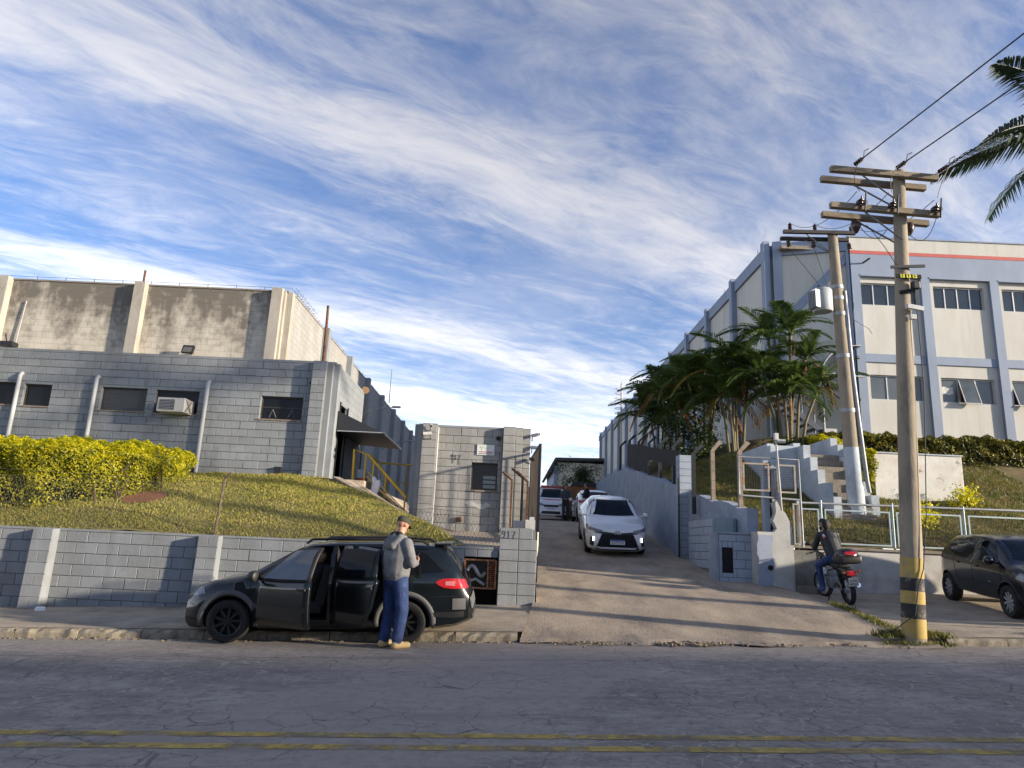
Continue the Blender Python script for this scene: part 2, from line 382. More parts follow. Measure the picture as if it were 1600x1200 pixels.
def brick_material(name, col, mortar, scale=1., bump=.5, dirt=None, dirt_amt=0, z0=0, z1=1, mixm=.6):
    """painted block wall too far off to pick the blocks apart: courses as relief, plus weather stains"""
    m = bpy.data.materials.new(name); m.use_nodes = True; N, L, b = nodes_of(m); b.inputs['Roughness'].default_value = .85
    ge = N.new('ShaderNodeNewGeometry'); sp = N.new('ShaderNodeSeparateXYZ'); L.new(ge.outputs['Position'], sp.inputs[0])
    sn = N.new('ShaderNodeMath'); sn.operation = 'ADD'; L.new(sp.outputs[0], sn.inputs[0]); L.new(sp.outputs[1], sn.inputs[1])
    cb = N.new('ShaderNodeCombineXYZ'); L.new(sn.outputs[0], cb.inputs[0]); L.new(sp.outputs[2], cb.inputs[1])
    br = N.new('ShaderNodeTexBrick'); L.new(cb.outputs[0], br.inputs['Vector']); br.inputs['Scale'].default_value = 1; br.inputs['Brick Width'].default_value = .4; br.inputs['Row Height'].default_value = .2
    br.inputs['Mortar Size'].default_value = .008; br.inputs['Mortar Smooth'].default_value = .3; br.inputs['Bias'].default_value = 0
    br.inputs['Color1'].default_value = (*col, 1); br.inputs['Color2'].default_value = (*[c*.9 for c in col], 1); br.inputs['Mortar'].default_value = (*mortar, 1)
    c = br.outputs['Color']
    def noise(sc, st=(1, 1, 1), det=8, ro=.65):
        mp = N.new('ShaderNodeMapping'); mp.inputs['Scale'].default_value = st; L.new(ge.outputs['Position'], mp.inputs[0])
        n = N.new('ShaderNodeTexNoise'); n.inputs['Scale'].default_value = sc; n.inputs['Detail'].default_value = det; n.inputs['Roughness'].default_value = ro; L.new(mp.outputs[0], n.inputs['Vector']); return n.outputs['Fac']
    def rmp(v, lo, hi, o0=0., o1=1.):
        x = N.new('ShaderNodeMapRange'); L.new(v, x.inputs[0])
        for i, k in enumerate((lo, hi, o0, o1)): x.inputs[i+1].default_value = k
        return x.outputs[0]
    def M(op, a, k):
        n = N.new('ShaderNodeMath'); n.operation = op
        for i, v in enumerate((a, k)):
            if isinstance(v, (int, float)): n.inputs[i].default_value = v
            else: L.new(v, n.inputs[i])
        return n.outputs[0]
    g = rmp(noise(1.1), .3, .7, .85, 1.12); x = N.new('ShaderNodeVectorMath'); x.operation = 'SCALE'; L.new(c, x.inputs[0]); L.new(g, x.inputs['Scale']); c = x.outputs[0]
    if dirt:
        streak = noise(1.0, (1.3, 1.3, .16)); blot = noise(3.2, (1, 1, 1)); hz = rmp(sp.outputs[2], z0, z1, -.18, .16)
        f = rmp(M('ADD', M('ADD', M('MULTIPLY', streak, .55), M('MULTIPLY', blot, .45)), hz), .44, .64, 0, dirt_amt)
        f = M('MINIMUM', f, 1.0)
        mx = N.new('ShaderNodeMixRGB'); L.new(f, mx.inputs[0]); L.new(c, mx.inputs[1]); mx.inputs[2].default_value = (*dirt, 1); c = mx.outputs[0]
    L.new(c, b.inputs['Base Color'])
    bp = N.new('ShaderNodeBump'); bp.inputs['Strength'].default_value = bump; bp.inputs['Distance'].default_value = .012; bp.invert = True
    L.new(br.outputs['Fac'], bp.inputs['Height']); L.new(bp.outputs[0], b.inputs['Normal'])
    return m
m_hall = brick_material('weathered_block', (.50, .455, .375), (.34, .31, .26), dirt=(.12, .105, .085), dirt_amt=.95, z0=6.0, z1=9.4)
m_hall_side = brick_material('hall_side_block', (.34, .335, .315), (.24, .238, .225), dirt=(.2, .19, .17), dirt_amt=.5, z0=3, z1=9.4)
m_hall_pil = mat('pilaster_concrete', (.35, .32, .27), .9, .14, 2, .3, 20, dirt=(.20, .17, .13), dirt_amt=.75, dscale=1.6, stretch=(1, 1, .4))
m_block_blue = brick_material('bluish_block', (.27, .315, .385), (.15, .175, .21), bump=.8)

# ------------------------------------------------------------ ground, road, pavements
def structure(name, mb, m, sm=False):
    o = mb.build(name, m, None, sm); o['kind'] = 'structure'; return o
m_far = mat('far_ground', (.16, .13, .09), 1, .25, .05)
mb = MB()
xs = [-1500, -60, 60, 1500]; ys = [-1500, -40, 10.8, 60, 1500]
def zg(x, y): return .034*max(-60, min(60, x))-.55
mb.add([(x, y, zg(x, y)) for x in xs for y in ys], [(i*5+j, (i+1)*5+j, (i+1)*5+j+1, i*5+j+1) for i in range(3) for j in range(4)])
structure('ground', mb, m_far)
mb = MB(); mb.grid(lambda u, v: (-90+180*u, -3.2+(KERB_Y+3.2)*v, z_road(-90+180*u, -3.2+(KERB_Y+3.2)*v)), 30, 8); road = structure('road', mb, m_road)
for yy in (5.93, 5.62):
    mb = MB(); mb.grid(lambda u, v: (-60+120*u, yy-.065+.13*v, z_road(-60+120*u, yy-.065+.13*v)+.004), 60, 1)
    o = structure('road_marking', mb, m_line)
# near-side pavement and row of buildings across the street (they shade the roadway)
mb = MB(); mb.grid(lambda u, v: (-90+180*u, -5.6+2.4*v, z_road(-90+180*u, -5.6+2.4*v)+.13), 30, 2); structure('near_pavement', mb, m_conc)
# left pavement with broken kerb
def drv_l(y): return lerp_tab(y, [(10.7, .28), (13.2, .55), (13.3, .55), (60, .5)])
NS = 90
def kerb_jit(x, a=.03): return a*math.sin(x*7.1)*math.sin(x*2.3+1)+a*.6*math.sin(x*17.3+.5)
mb = MB(); mb.grid(lambda u, v: (lambda x, y: (x, y, z_walk_l(x, y)))(-40+(40+drv_l(KERB_Y+.12+(13.36-KERB_Y-.12)*v)+.02)*u, KERB_Y+.12+(13.36-KERB_Y-.12)*v), NS, 6)
structure('left_pavement', mb, m_conc)
def kerb(name, x0, x1, label, m, rough, zf, label_only=None):
    """kerb stones one by one, chipped on the street edge"""
    n = max(1, int(round((x1-x0)/.9))); w = (x1-x0)/n; k0 = bpy.data.objects.new(name, None); COL.objects.link(k0); k0['kind'] = 'structure'
    for i in range(n):
        a = x0+i*w+.006; c = a+w-.012; q = MB(); ns = 9
        pr = [(0, -.3), (0, .08), (.03, .125), (.14, .127), (.14, -.3)]
        base = []
        for j in range(ns+1):
            x = a+(c-a)*j/ns; jt = [random.uniform(-1, 1)*rough for _ in pr]
            base.append([(x, KERB_Y+p[0]+(abs(jt[k])*(.8 if k in (1, 2) else 0)), zf(x, KERB_Y)+p[1]-(abs(jt[k])*.7 if k in (1, 2) else 0)) for k, p in enumerate(pr)])
        vs = [v for r in base for v in r]; m_ = len(pr)
        fs = [(j*m_+k, (j+1)*m_+k, (j+1)*m_+(k+1) % m_, j*m_+(k+1) % m_) for j in range(ns) for k in range(m_)]+[tuple(range(m_)), tuple(range(ns*m_, (ns+1)*m_))]
        q.add(vs, fs); q.build('kerb_stone', m, k0)
kerb('kerb_left', -16.2, .25, '', m_kerb, .035, z_road)
kerb('kerb_right', 6.55, 15.5, '', m_kerb, .012, lambda x, y: z_walk_r(x, y)-.127)
# driveway (apron plus the ramp going up between the buildings)
def drv_r(y): return lerp_tab(y, [(10.7, 6.35), (11.3, 6.25), (12.8, 6.15), (16.0, 6.2), (16.3, 5.9), (17, 5.6), (20, 5.05), (60, 4.95)])
ys_ = [10.62, 10.75, 10.9]+[11+.35*i for i in range(12)]+[15.4+.8*i for i in range(26)]+[40, 46, 54, 62]
def zdd(x, y):
    if y < 10.8: return z_road(x, y)+(.006 if y < 10.7 else .045)+.02*math.sin(x*3.1)*math.sin(x*1.3)
    return max(z_drive(x, y), z_road(x, y)+.05) if y < 11.3 else z_drive(x, y)
mb = MB(); NX = 48; V = []
for y in ys_:
    for i in range(NX+1):
        x = drv_l(y)+(drv_r(y)-drv_l(y))*i/NX; yj = y+(.10*math.sin(x*2.9)+.07*math.sin(x*7.7+1)-.05 if y < 10.7 else (.03*math.sin(x*5.1) if y < 10.8 else 0)); V.append((x, yj, zdd(x, y)))
mb.add(V, [(j*(NX+1)+i, j*(NX+1)+i+1, (j+1)*(NX+1)+i+1, (j+1)*(NX+1)+i) for j in range(len(ys_)-1) for i in range(NX)])
# left flank of the apron (a low step against the pavement)
mb.add([(drv_l(y), y, zdd(drv_l(y), y)) for y in (10.62, 10.9, 11.5, 12.5, 13.3)]+[(drv_l(y)-.01, y, -.3) for y in (10.62, 10.9, 11.5, 12.5, 13.3)], [(i, i+1, i+6, i+5) for i in range(4)])
structure('driveway', mb, m_drive, 30)
# expansion joint and old repair strip on the driveway
for pts, w in (([(4.98, 20.2), (4.62, 24), (4.5, 29)], .05),):
    q = MB()
    for (x0, y0), (x1, y1) in zip(pts, pts[1:]):
        for k in range(6):
            a, c = k/6, (k+1)/6; xa, ya, xb, yb = x0+(x1-x0)*a, y0+(y1-y0)*a, x0+(x1-x0)*c, y0+(y1-y0)*c
            q.add([(xa-w, ya, z_drive(xa-w, ya)+.006), (xa+w, ya, z_drive(xa+w, ya)+.006), (xb+w, yb, z_drive(xb+w, yb)+.006), (xb-w, yb, z_drive(xb-w, yb)+.006)], [(0, 1, 2, 3)])
    structure('driveway_joint', q, m_conc if w > .03 else m_conc_d)
# broken concrete rubble along the apron's edge
q = MB()
for i in range(340):
    x = random.choice((random.uniform(.35, 5.9), random.gauss(2.9, .7), random.gauss(1.2, .3))); y = random.gauss(10.62+.05*math.sin(x*4), .10); s = random.uniform(.004, .030)*(1 if 1.8 < x < 4.2 else .6)
    q.obox((x, y, z_road(x, y)+.02+s*.2), (s*2.2, s*1.5, s), random.uniform(0, 3), random.uniform(-.4, .4), random.uniform(-.4, .4))
for i in range(260):
    x = random.uniform(-12, .2); y = random.gauss(10.66, .05); s = random.uniform(.005, .022)
    q.obox((x, y, z_road(x, y)+.006), (s*2.2, s*1.5, s), random.uniform(0, 3), random.uniform(-.4, .4), random.uniform(-.4, .4))
tag(q.build('rubble', mat('rubble', (.20, .155, .105), 1, .4, 20)), 'broken concrete crumbs and grit lying along the edge of the roadway', 'rubble', kind='stuff')
# right pavement
mb = MB(); NXR = 26; YR = [10.86, 11.1, 11.5, 11.9, 12.6, 13.4, 14.2, 15.2, 16.25]; V = []
for y in YR:
    for i in range(NXR+1):
        x0 = drv_r(y)-.01; x = x0+(18-x0)*i/NXR; z = z_walk_r(x, y)
        t = min(1, max(0, (x-x0)/.55)); z = z_drive(drv_r(y), y)*(1-t)+z*t if y > 11 else z*t+(1-t)*(z_road(x, y)+.06); V.append((x, y, z))
mb.add(V, [(j*(NXR+1)+i, j*(NXR+1)+i+1, (j+1)*(NXR+1)+i+1, (j+1)*(NXR+1)+i) for j in range(len(YR)-1) for i in range(NXR)])
structure('right_pavement', mb, m_conc, 30)
for pts in ([(7.0, 12.1), (8.2, 11.7), (9.8, 11.3)], [(6.5, 14.2), (7.8, 12.9), (8.6, 12.5)], [(8.1, 11.15), (10.5, 11.1)]):
    q = MB(); w = .012
    for (x0, y0), (x1, y1) in zip(pts, pts[1:]):
        for k in range(8):
            a, c = k/8, (k+1)/8; xa, ya, xb, yb = x0+(x1-x0)*a, y0+(y1-y0)*a+.03*math.sin(k*2.1), x0+(x1-x0)*c, y0+(y1-y0)*c+.03*math.sin(k*2.1+2.1)
            q.add([(xa, ya-w, z_walk_r(xa, ya-w)+.005), (xb, yb-w, z_walk_r(xb, yb-w)+.005), (xb, yb+w, z_walk_r(xb, yb+w)+.005), (xa, ya+w, z_walk_r(xa, ya+w)+.005)], [(0, 1, 2, 3)])
    structure('pavement_crack', q, mat('crack_dirt', (.05, .042, .033), 1, .2, 10))
# grassed bank on the left, paved yard beside the guard house, hillside on the right
def grass_ground(name, c1, c2, c3):
    m = mat(name, c1, 1, .3, 3.5, .8, 30, col2=c2, c2scale=1.1, c2lo=.42, c2hi=.62, dirt=c3, dirt_amt=.8, dscale=.9); return m
m_lawn = grass_ground('lawn_ground', (.17, .15, .04), (.22, .17, .06), (.12, .125, .03))
def curb_x(y): return -.83+(y-13.6)*(-4.24+.83)/(17.5-13.6)   # the sloping kerb that ends the bank
mb = MB(); V = []; NB = 40; YB = [13.44+i*.22 for i in range(20)]
for y in YB:
    for i in range(NB+1):
        x1 = curb_x(min(y, 17.55))+.02; x = -24+(x1+24)*i/NB; V.append((x, y, z_left(x, y)+.03*math.sin(x*1.7+y)+.02*math.sin(x*3.3)))
mb.add(V, [(j*(NB+1)+i, j*(NB+1)+i+1, (j+1)*(NB+1)+i+1, (j+1)*(NB+1)+i) for j in range(len(YB)-1) for i in range(NB)])
structure('grass_bank', mb, m_lawn, 'all')
def z_yard(x, y):
    b = 1.42+(min(y, 17.7)-13.5)*.083
    t = min(1, max(0, (-2.35-x)/1.5)); t *= min(1, max(0, (y-14.6)/2.8)); z = b+t*(2.90-b)
    if y > 20: z = max(z, min(z_drive(.5, y)+.06, 3.2)); 
    return z
mb = MB(); NY = 24; YY = [13.44+.3*i for i in range(28)]+[24, 28, 34, 42, 56]; V = []
for y in YY:
    x0 = curb_x(y)+.0 if y < 17.55 else -7.6
    for i in range(NY+1):
        x = x0+(.56-x0)*i/NY; V.append((x, y, z_yard(x, y)))
mb.add(V, [(j*(NY+1)+i, j*(NY+1)+i+1, (j+1)*(NY+1)+i+1, (j+1)*(NY+1)+i) for j in range(len(YY)-1) for i in range(NY)])
structure('yard_paving', mb, m_conc, 30)
m_hillg = grass_ground('hill_ground', (.115, .10, .03), (.17, .11, .05), (.07, .08, .02))
mb = MB(); V = []; XH = [5.2+.55*i for i in range(34)]; YH = [16.1+.55*i for i in range(22)]+[30, 36, 44, 60]
for y in YH:
    for x in XH:
        x = max(x, hill_x0(y)); V.append((x, y, z_hill(x, y)+.04*math.sin(x*2.1+y*1.3)))
n = len(XH); mb.add(V, [(j*n+i, j*n+i+1, (j+1)*n+i+1, (j+1)*n+i) for j in range(len(YH)-1) for i in range(n-1)])
structure('hillside', mb, m_hillg, 'all')

# ------------------------------------------------------------ block laying
BLK = {}
def block_mesh(w, h, d, m):
    k = (round(w*200), round(h*200), round(d*200), m.name)
    if k not in BLK:
        w, h, d = k[0]/200, k[1]/200, k[2]/200; c = .006
        vs = [(0, 0, 0), (w, 0, 0), (w, 0, h), (0, 0, h), (0, -d+c, 0), (w, -d+c, 0), (w, -d+c, h), (0, -d+c, h), (c, -d, c), (w-c, -d, c), (w-c, -d, h-c), (c, -d, h-c)]
        fs = [(0, 1, 5, 4), (1, 2, 6, 5), (2, 3, 7, 6), (3, 0, 4, 7), (4, 5, 9, 8), (5, 6, 10, 9), (6, 7, 11, 10), (7, 4, 8, 11), (8, 9, 10, 11)]
        me = bpy.data.meshes.new('block'); me.from_pydata(vs, [], fs); me.materials.append(m); BLK[k] = me
    return BLK[k]
def rect_sub(r, holes):
    out = [r]
    for h in holes:
        nx = []
        for a in out:
            if h[0] >= a[1] or h[1] <= a[0] or h[2] >= a[3] or h[3] <= a[2]: nx.append(a); continue
            if h[0] > a[0]: nx.append((a[0], h[0], a[2], a[3]))
            if h[1] < a[1]: nx.append((h[1], a[1], a[2], a[3]))
            x0, x1 = max(a[0], h[0]), min(a[1], h[1])
            if h[2] > a[2]: nx.append((x0, x1, a[2], h[2]))
            if h[3] < a[3]: nx.append((x0, x1, h[3], a[3]))
        out = nx
    return out
def lay_blocks(parent, p0, ang, L, H, holes=(), m=None, course=.2, blk=.4, depth=.022, maxn=300, off=0., vis=None, top=None):
    """running bond of single blocks on a wall face; p0 = lower start corner, ang = direction of the wall"""
    m = m or m_paint; ca, sa = math.cos(ang), math.sin(ang); j = .009; pcs = []
    n = int(math.ceil(H/course-1e-6))
    for i in range(n):
        v0 = i*course; v1 = min(H, v0+course); o = (blk/2 if i % 2 else 0)+off; u = -blk+((o) % blk)
        while u < L:
            r = (max(0, u), min(L, u+blk), v0, v1); u += blk
            if r[1]-r[0] < .02: continue
            for q in rect_sub(r, holes):
                if q[1]-q[0] > .04 and q[3]-q[2] > .04: pcs.append(q)
    if vis: pcs.sort(key=lambda q: 0 if vis(q) else 1)
    org = ORG.get(parent, Vector()); rest = MB()
    for k, q in enumerate(pcs):
        if top and q[3]+p0[2] > top((q[0]+q[1])/2): continue
        w, h = q[1]-q[0]-j, q[3]-q[2]-j; x = p0[0]+ca*(q[0]+j/2); y = p0[1]+sa*(q[0]+j/2); z = p0[2]+q[2]+j/2; d = depth+random.choice((0, 0, .0, .0025, -.002))
        if k < maxn:
            o = link('block', block_mesh(w, h, round(d, 3), m), parent, Vector((x, y, z))-org); o.rotation_euler = (0, 0, ang+random.uniform(-.002, .002))
        else:
            me = block_mesh(w, h, depth, m); rest.add([(x+ca*v.co.x-sa*v.co.y, y+sa*v.co.x+ca*v.co.y, z+v.co.z) for v in me.vertices], [tuple(f.vertices) for f in me.polygons])
    if rest.v: o = rest.build('block_field', m, parent); o['kind'] = 'stuff'
def wall_core(parent, name, x0, x1, yf, th, z0, z1, holes, m):
    """wall slab facing the street with window openings (holes in wall u,v coordinates from x0,z0)"""
    q = MB()
    for a in rect_sub((0, x1-x0, 0, z1-z0), holes): q.box(x0+a[0], x0+a[1], yf, yf+th, z0+a[2], z0+a[3])
    return q.build(name, m, parent)
PI = math.pi
def text_mesh(s, size, ext=.002, align='CENTER'):
    cu = bpy.data.curves.new('lettering', 'FONT'); cu.body = s; cu.size = size; cu.extrude = ext; cu.align_x = align; cu.align_y = 'CENTER'; cu.resolution_u = 2
    o = bpy.data.objects.new('tmp', cu); COL.objects.link(o); dg = bpy.context.evaluated_depsgraph_get(); me = bpy.data.meshes.new_from_object(o.evaluated_get(dg)); bpy.data.objects.remove(o); me.name = 'lettering'; return me
def put_text(name, s, size, parent, loc, m, rot=(PI/2, 0, 0), sx=1):
    me = text_mesh(s, size); me.materials.clear(); me.materials.append(m); o = link(name, me, parent, Vector(loc)-ORG.get(parent, Vector())); o.rotation_euler = rot; o.scale = (sx, 1, 1); return o
def strokes(parent, name, lines, o, m, w=.018, y=0, th=.004):
    """hand-painted strokes on a wall facing the street; points (u,v) from o"""
    q = MB()
    for ln in lines:
        for (a, b), (c, d) in zip(ln, ln[1:]):
            L_ = math.hypot(c-a, d-b); an = math.atan2(d-b, c-a); q.obox((o[0]+(a+c)/2, o[1]-th/2+random.uniform(-.0006, .0006), o[2]+(b+d)/2), (L_+w*.7, th, w), 0, 0, -an)
    return q.build(name, m, parent)
m_spray = mat('black_spray_paint', (.045, .045, .047), .8, .3, 30)
NUM917 = [[(.15, .28), (.06, .32), (.01, .25), (.05, .17), (.14, .21), (.15, .29), (.13, .10), (.08, .0), (.01, .03)], [(.26, .24), (.30, .31), (.30, .0)], [(.24, .0), (.36, .0)], [(.43, .29), (.59, .30), (.53, .16), (.50, .0)]]
# ---- retaining wall along the left pavement
rw = thing('retaining_wall', (-6, 13.3, .2), 'long grey painted block retaining wall with buttresses along the left pavement', 'wall')
NICHE = (-.74, -.11, .30, 1.24)
x0, z0 = -26, -.5
core = wall_core(rw, 'wall_core', x0, -.1, 13.3, .26, z0, 1.385, [(NICHE[0]-x0, NICHE[1]-x0, NICHE[2]-z0, NICHE[3]-z0)], m_mortar)
lay_blocks(rw, (-10.3, 13.302, -.215), 0, 10.2, 1.6, [(NICHE[0]+10.3, NICHE[1]+10.3, NICHE[2]+.215, NICHE[3]+.215)], maxn=300)
q = MB(); q.box(-26, -10.31, 13.28, 13.30, -.6, 1.385); q.build('far_stretch', m_paint, rw)
q = MB(); q.box(-26, -.105, 13.27, 13.60, 1.385, 1.425); q.build('coping', m_paint, rw)
q = MB(); q.box(NICHE[0]-.05, NICHE[1]+.05, 13.57, 13.6, NICHE[2]-.1, NICHE[3]+.1); q.box(NICHE[0], NICHE[1], 13.30, 13.57, NICHE[2]-.02, NICHE[2]); q.build('niche_lining', m_black, rw)
for i, bx in enumerate((-11.42, -8.42, -5.40, -2.38)):
    q = MB(); q.hexa([(bx-.185, 13.03, -.5), (bx+.185, 13.03, -.5), (bx+.185, 13.275, -.5), (bx-.185, 13.275, -.5), (bx-.185, 13.09, 1.41), (bx+.185, 13.09, 1.41), (bx+.185, 13.275, 1.41), (bx-.185, 13.275, 1.41)]); b = q.build('buttress', m_paint, rw)
    for k in range(8):
        zb = -.19+k*.2; yb = 13.03+(zb+.5)/1.91*.06; tilt = math.atan2(.06, 1.91)
        for (a, c) in (((0, .37),) if k % 2 == 0 else ((0, .185), (.185, .37))):
            o = link('block', block_mesh(c-a-.006, .191, .014, m_paint), b, Vector((bx-.185+a+.003, yb+.003, zb))-ORG[b]); o.rotation_euler = (-tilt, 0, 0)
# air conditioner with a rusty frame hanging in the niche
ac = thing('air_conditioner', (-.43, 13.3, .70), 'rusty framed old air conditioner set in the niche behind the dark wagon', 'air conditioner')
q = MB(); q.box(-.70, -.30, 13.12, 13.5, .72, 1.16); q.build('housing', mat('ac_inside', (.03, .027, .022), .6, .4, 20, .5, 30, metal=.4), ac)
q = MB()
for a in ((-.71, -.15, 13.05, 13.10, .69, .72), (-.71, -.15, 13.05, 13.10, 1.18, 1.21), (-.30, -.27, 13.045, 13.105, .72, 1.18), (-.16, -.13, 13.045, 13.105, .70, 1.20), (-.72, -.69, 13.045, 13.105, .72, 1.18)): q.box(*a)
q.build('frame', mat('rusty_frame', (.22, .08, .03), .85, .35, 18, .4, 30, col2=(.30, .17, .09), c2scale=14), ac)
for i in range(14):
    q = MB(); q.obox((-.215, 13.09, .735+i*.033), (.10, .012, .014), 0, .5); q.build('grille_slat', MATS['rusty_frame'], ac)
q = MB(); q.tube([(-.66+.03*i, 13.10+.02*math.sin(i*.9), 1.0+.09*math.sin(i*.55)) for i in range(12)], .035, 8); q.tube([(-.66, 13.09, .80), (-.5, 13.08, .86), (-.34, 13.10, .76)], .028, 8); q.build('bent_duct', m_galv, ac, 60)

# ---- entrance pillar with the painted number
pl = thing('gate_pillar', (.25, 13.4, .4), 'grey block entrance pillar with a hand painted number beside the driveway', 'pillar')
q = MB(); q.prism([(-.09, .1), (.585, .1), (.605, 1.2), (.60, 1.68), (.55, 1.77), (.42, 1.80), (-.09, 1.79)], 13.245, 13.70, 'y'); q.build('pillar_core', m_mortar, pl)
q = MB(); q.grid(lambda u, v: (.60+.012*math.sin(v*9)+.018*math.sin(u*11+v*6)*v, 13.235+.47*u, .2+1.53*v+(.0 if v < .98 else .01)), 8, 14); q.build('broken_edge', m_paint_cream, pl, 60)
for k in range(8):
    for c in range(2):
        w = .345 if c == 0 else (.335 if k < 7 else .26); o = link('block', block_mesh(w-.006, .19, .02, m_paint), pl, Vector((-.095+c*.352, 13.248, .20+k*.2))-ORG[pl])
strokes(pl, 'painted_number', [[(a*.42, b*.42) for a, b in l] for l in NUM917], (-.06, 13.226, 1.60), m_spray, .009)

# ---- office wing, grey painted blocks
wg = thing('office_wing', (-9, 17.7, 2.9), 'low grey painted block office wing with small dark windows', 'building')
WX0, WX1, WZ0, WZ1 = -22., -5.15, 2.4, 5.86
WIN = [(-13.95, -12.71, 4.43, 5.0), (-12.56, -11.86, 4.42, 4.98), (-10.56, -9.40, 4.40, 4.99), (-9.16, -8.05, 4.38, 4.98), (-6.44, -5.36, 4.35, 4.94)]
fw_ = wall_core(wg, 'front_wall', WX0, WX1, 17.7, .2, WZ0, WZ1, [(a-WX0, b-WX0, c-WZ0, d-WZ0) for a, b, c, d in WIN], m_mortar)
BX0 = -13.9
lay_blocks(fw_, (BX0, 17.702, 2.66), 0, WX1-BX0-.005, 3.2, [(a-BX0-.002, b-BX0+.002, c-2.66-.002, d-2.66+.002) for a, b, c, d in WIN if b > BX0], vis=lambda r: (r[2]+2.66 > 3.35) or r[0]+BX0 > -7.9, maxn=300)
q = MB(); q.box(-22, BX0, 17.68, 17.7, 2.4, 5.86); q.build('far_stretch', m_paint, wg)
q = MB(); q.box(-22, -4.6, 17.68, 21.2, 5.862, 5.93); q.build('roof_edge', m_paint, wg)
q = MB(); q.box(-22, -4.62, 17.95, 21.15, 2.4, 5.86); q.build('inner_volume', m_black, wg)
q = MB()
for a in rect_sub((17.95, 21.2, 2.4, 5.86), [(18.35, 19.2, 2.4, 4.95)]): q.box(-4.72, -4.56, a[0], a[1], a[2], a[3])
q.build('side_wall', brick_material('wing_side_block', (.20, .215, .225), (.13, .14, .15)), wg)
for a in ((-5.15, -4.80, 17.5, 18.1), (-4.798, -4.66, 17.62, 18.0), (-4.658, -4.52, 17.76, 18.0)):
    q = MB(); q.box(a[0], a[1], a[2], a[3], 2.4, 5.90); c = q.build('corner_pilaster', m_mortar if a[0] < -5 else m_paint, wg)
    if a[0] < -5:
        for k in range(16):
            for (u0, u1) in (((0, .35),) if k % 2 == 0 else ((0, .175), (.175, .35))):
                link('block', block_mesh(u1-u0-.006, .19, .014, m_paint), c, Vector((-5.15+u0+.003, 17.502, 2.66+k*.2))-ORG[wg])
q = MB(); q.tube([(-5.17, 17.62, 2.9), (-5.17, 17.62, 5.3)], .012, 6); q.box(-5.22, -5.12, 17.57, 17.64, 5.30, 5.36); q.build('conduit', m_dark, wg)
m_frame = mat('dark_window_frame', (.035, .028, .022), .6, .1)
m_sill = mat('sill', (.22, .17, .13), .8, .2, 10)
m_shutter = mat('grey_shutter', (.055, .057, .06), .55, .05, 3)
for i, (a, b, c, d) in enumerate(WIN):
    q = MB(); t = .03
    for r in ((a, b, c, c+t), (a, b, d-t, d), (a, a+t, c+t, d-t), (b-t, b, c+t, d-t)): q.box(r[0], r[1], 17.76, 17.81, r[2], r[3])
    w = q.build('window', m_frame, wg)
    if i == 2:
        for k in range(11):
            q = MB(); z = c+t+k*(d-c-2*t)/11; q.box(a+t, b-t, 17.775, 17.79, z+.003, z+(d-c-2*t)/11-.002); q.build('shutter_slat', m_shutter, w)
    else:
        q = MB(); q.box(a+t, b-t, 17.785, 17.795, c+t, d-t); q.build('pane', m_glass, w)
    if i == 4:
        q = MB(); q.box(a+t, b-t, 17.765, 17.785, c+.30, c+.33); q.build('transom', m_frame, w)
        for k in (0.3, .75):
            q = MB(); xx = a+(b-a)*k; q.tube([(xx-.10, 17.77, c+.06), (xx, 17.72, c+.26), (xx+.08, 17.77, c+.06)], .006, 5); q.build('stay_arm', m_steel, w)
    q = MB(); q.box(a-.04, b+.04, 17.655, 17.80, c-.035, c-.002); q.build('sill', m_sill, w)
for x in (-12.68, -10.70, -7.83):
    q = MB(); q.tube([(x, 17.75, 5.24), (x, 17.66, 5.25), (x, 17.615, 5.20), (x, 17.61, 4.4), (x, 17.61, 2.7)], .052, 12); q.build('downpipe', mat('downpipe_paint', (.34, .35, .35), .6, .08, 4) if x < -12 else MATS['downpipe_paint'], wg, 50)
q = MB(); q.bev(-5.86, -5.70, 17.60, 17.70, 2.98, 3.14, .01); q.build('outlet_box', m_dark, wg)
q = MB(); q.box(-22, -5.2, 17.60, 17.7, 2.5, 2.90); q.build('plinth', m_conc_d, wg)
acu = thing('window_air_conditioner', (-8.5, 17.3, 4.35), 'white window air conditioner jutting out of the grey office wall', 'air conditioner')
q = MB(); q.bev(-8.86, -8.17, 17.22, 17.85, 4.35, 4.71, .02); bd = q.build('casing', mat('ac_casing', (.50, .48, .43), .6, .1, 5, dirt=(.2, .15, .1), dirt_amt=.7, dscale=5), acu)
q = MB(); q.box(-8.80, -8.42, 17.212, 17.222, 4.40, 4.66); q.build('coil', m_dark, acu)
for k in range(7):
    q = MB(); q.box(-8.80, -8.42, 17.20, 17.213, 4.41+k*.037, 4.42+k*.037); q.build('grille_slat', m_alu, acu)
q = MB(); q.tube([(-8.16, 17.28, 4.68), (-8.155, 17.6, 4.38)], .012, 5); q.tube([(-8.16, 17.6, 4.68), (-8.155, 17.28, 4.38)], .012, 5); q.build('brace', m_wood, acu)
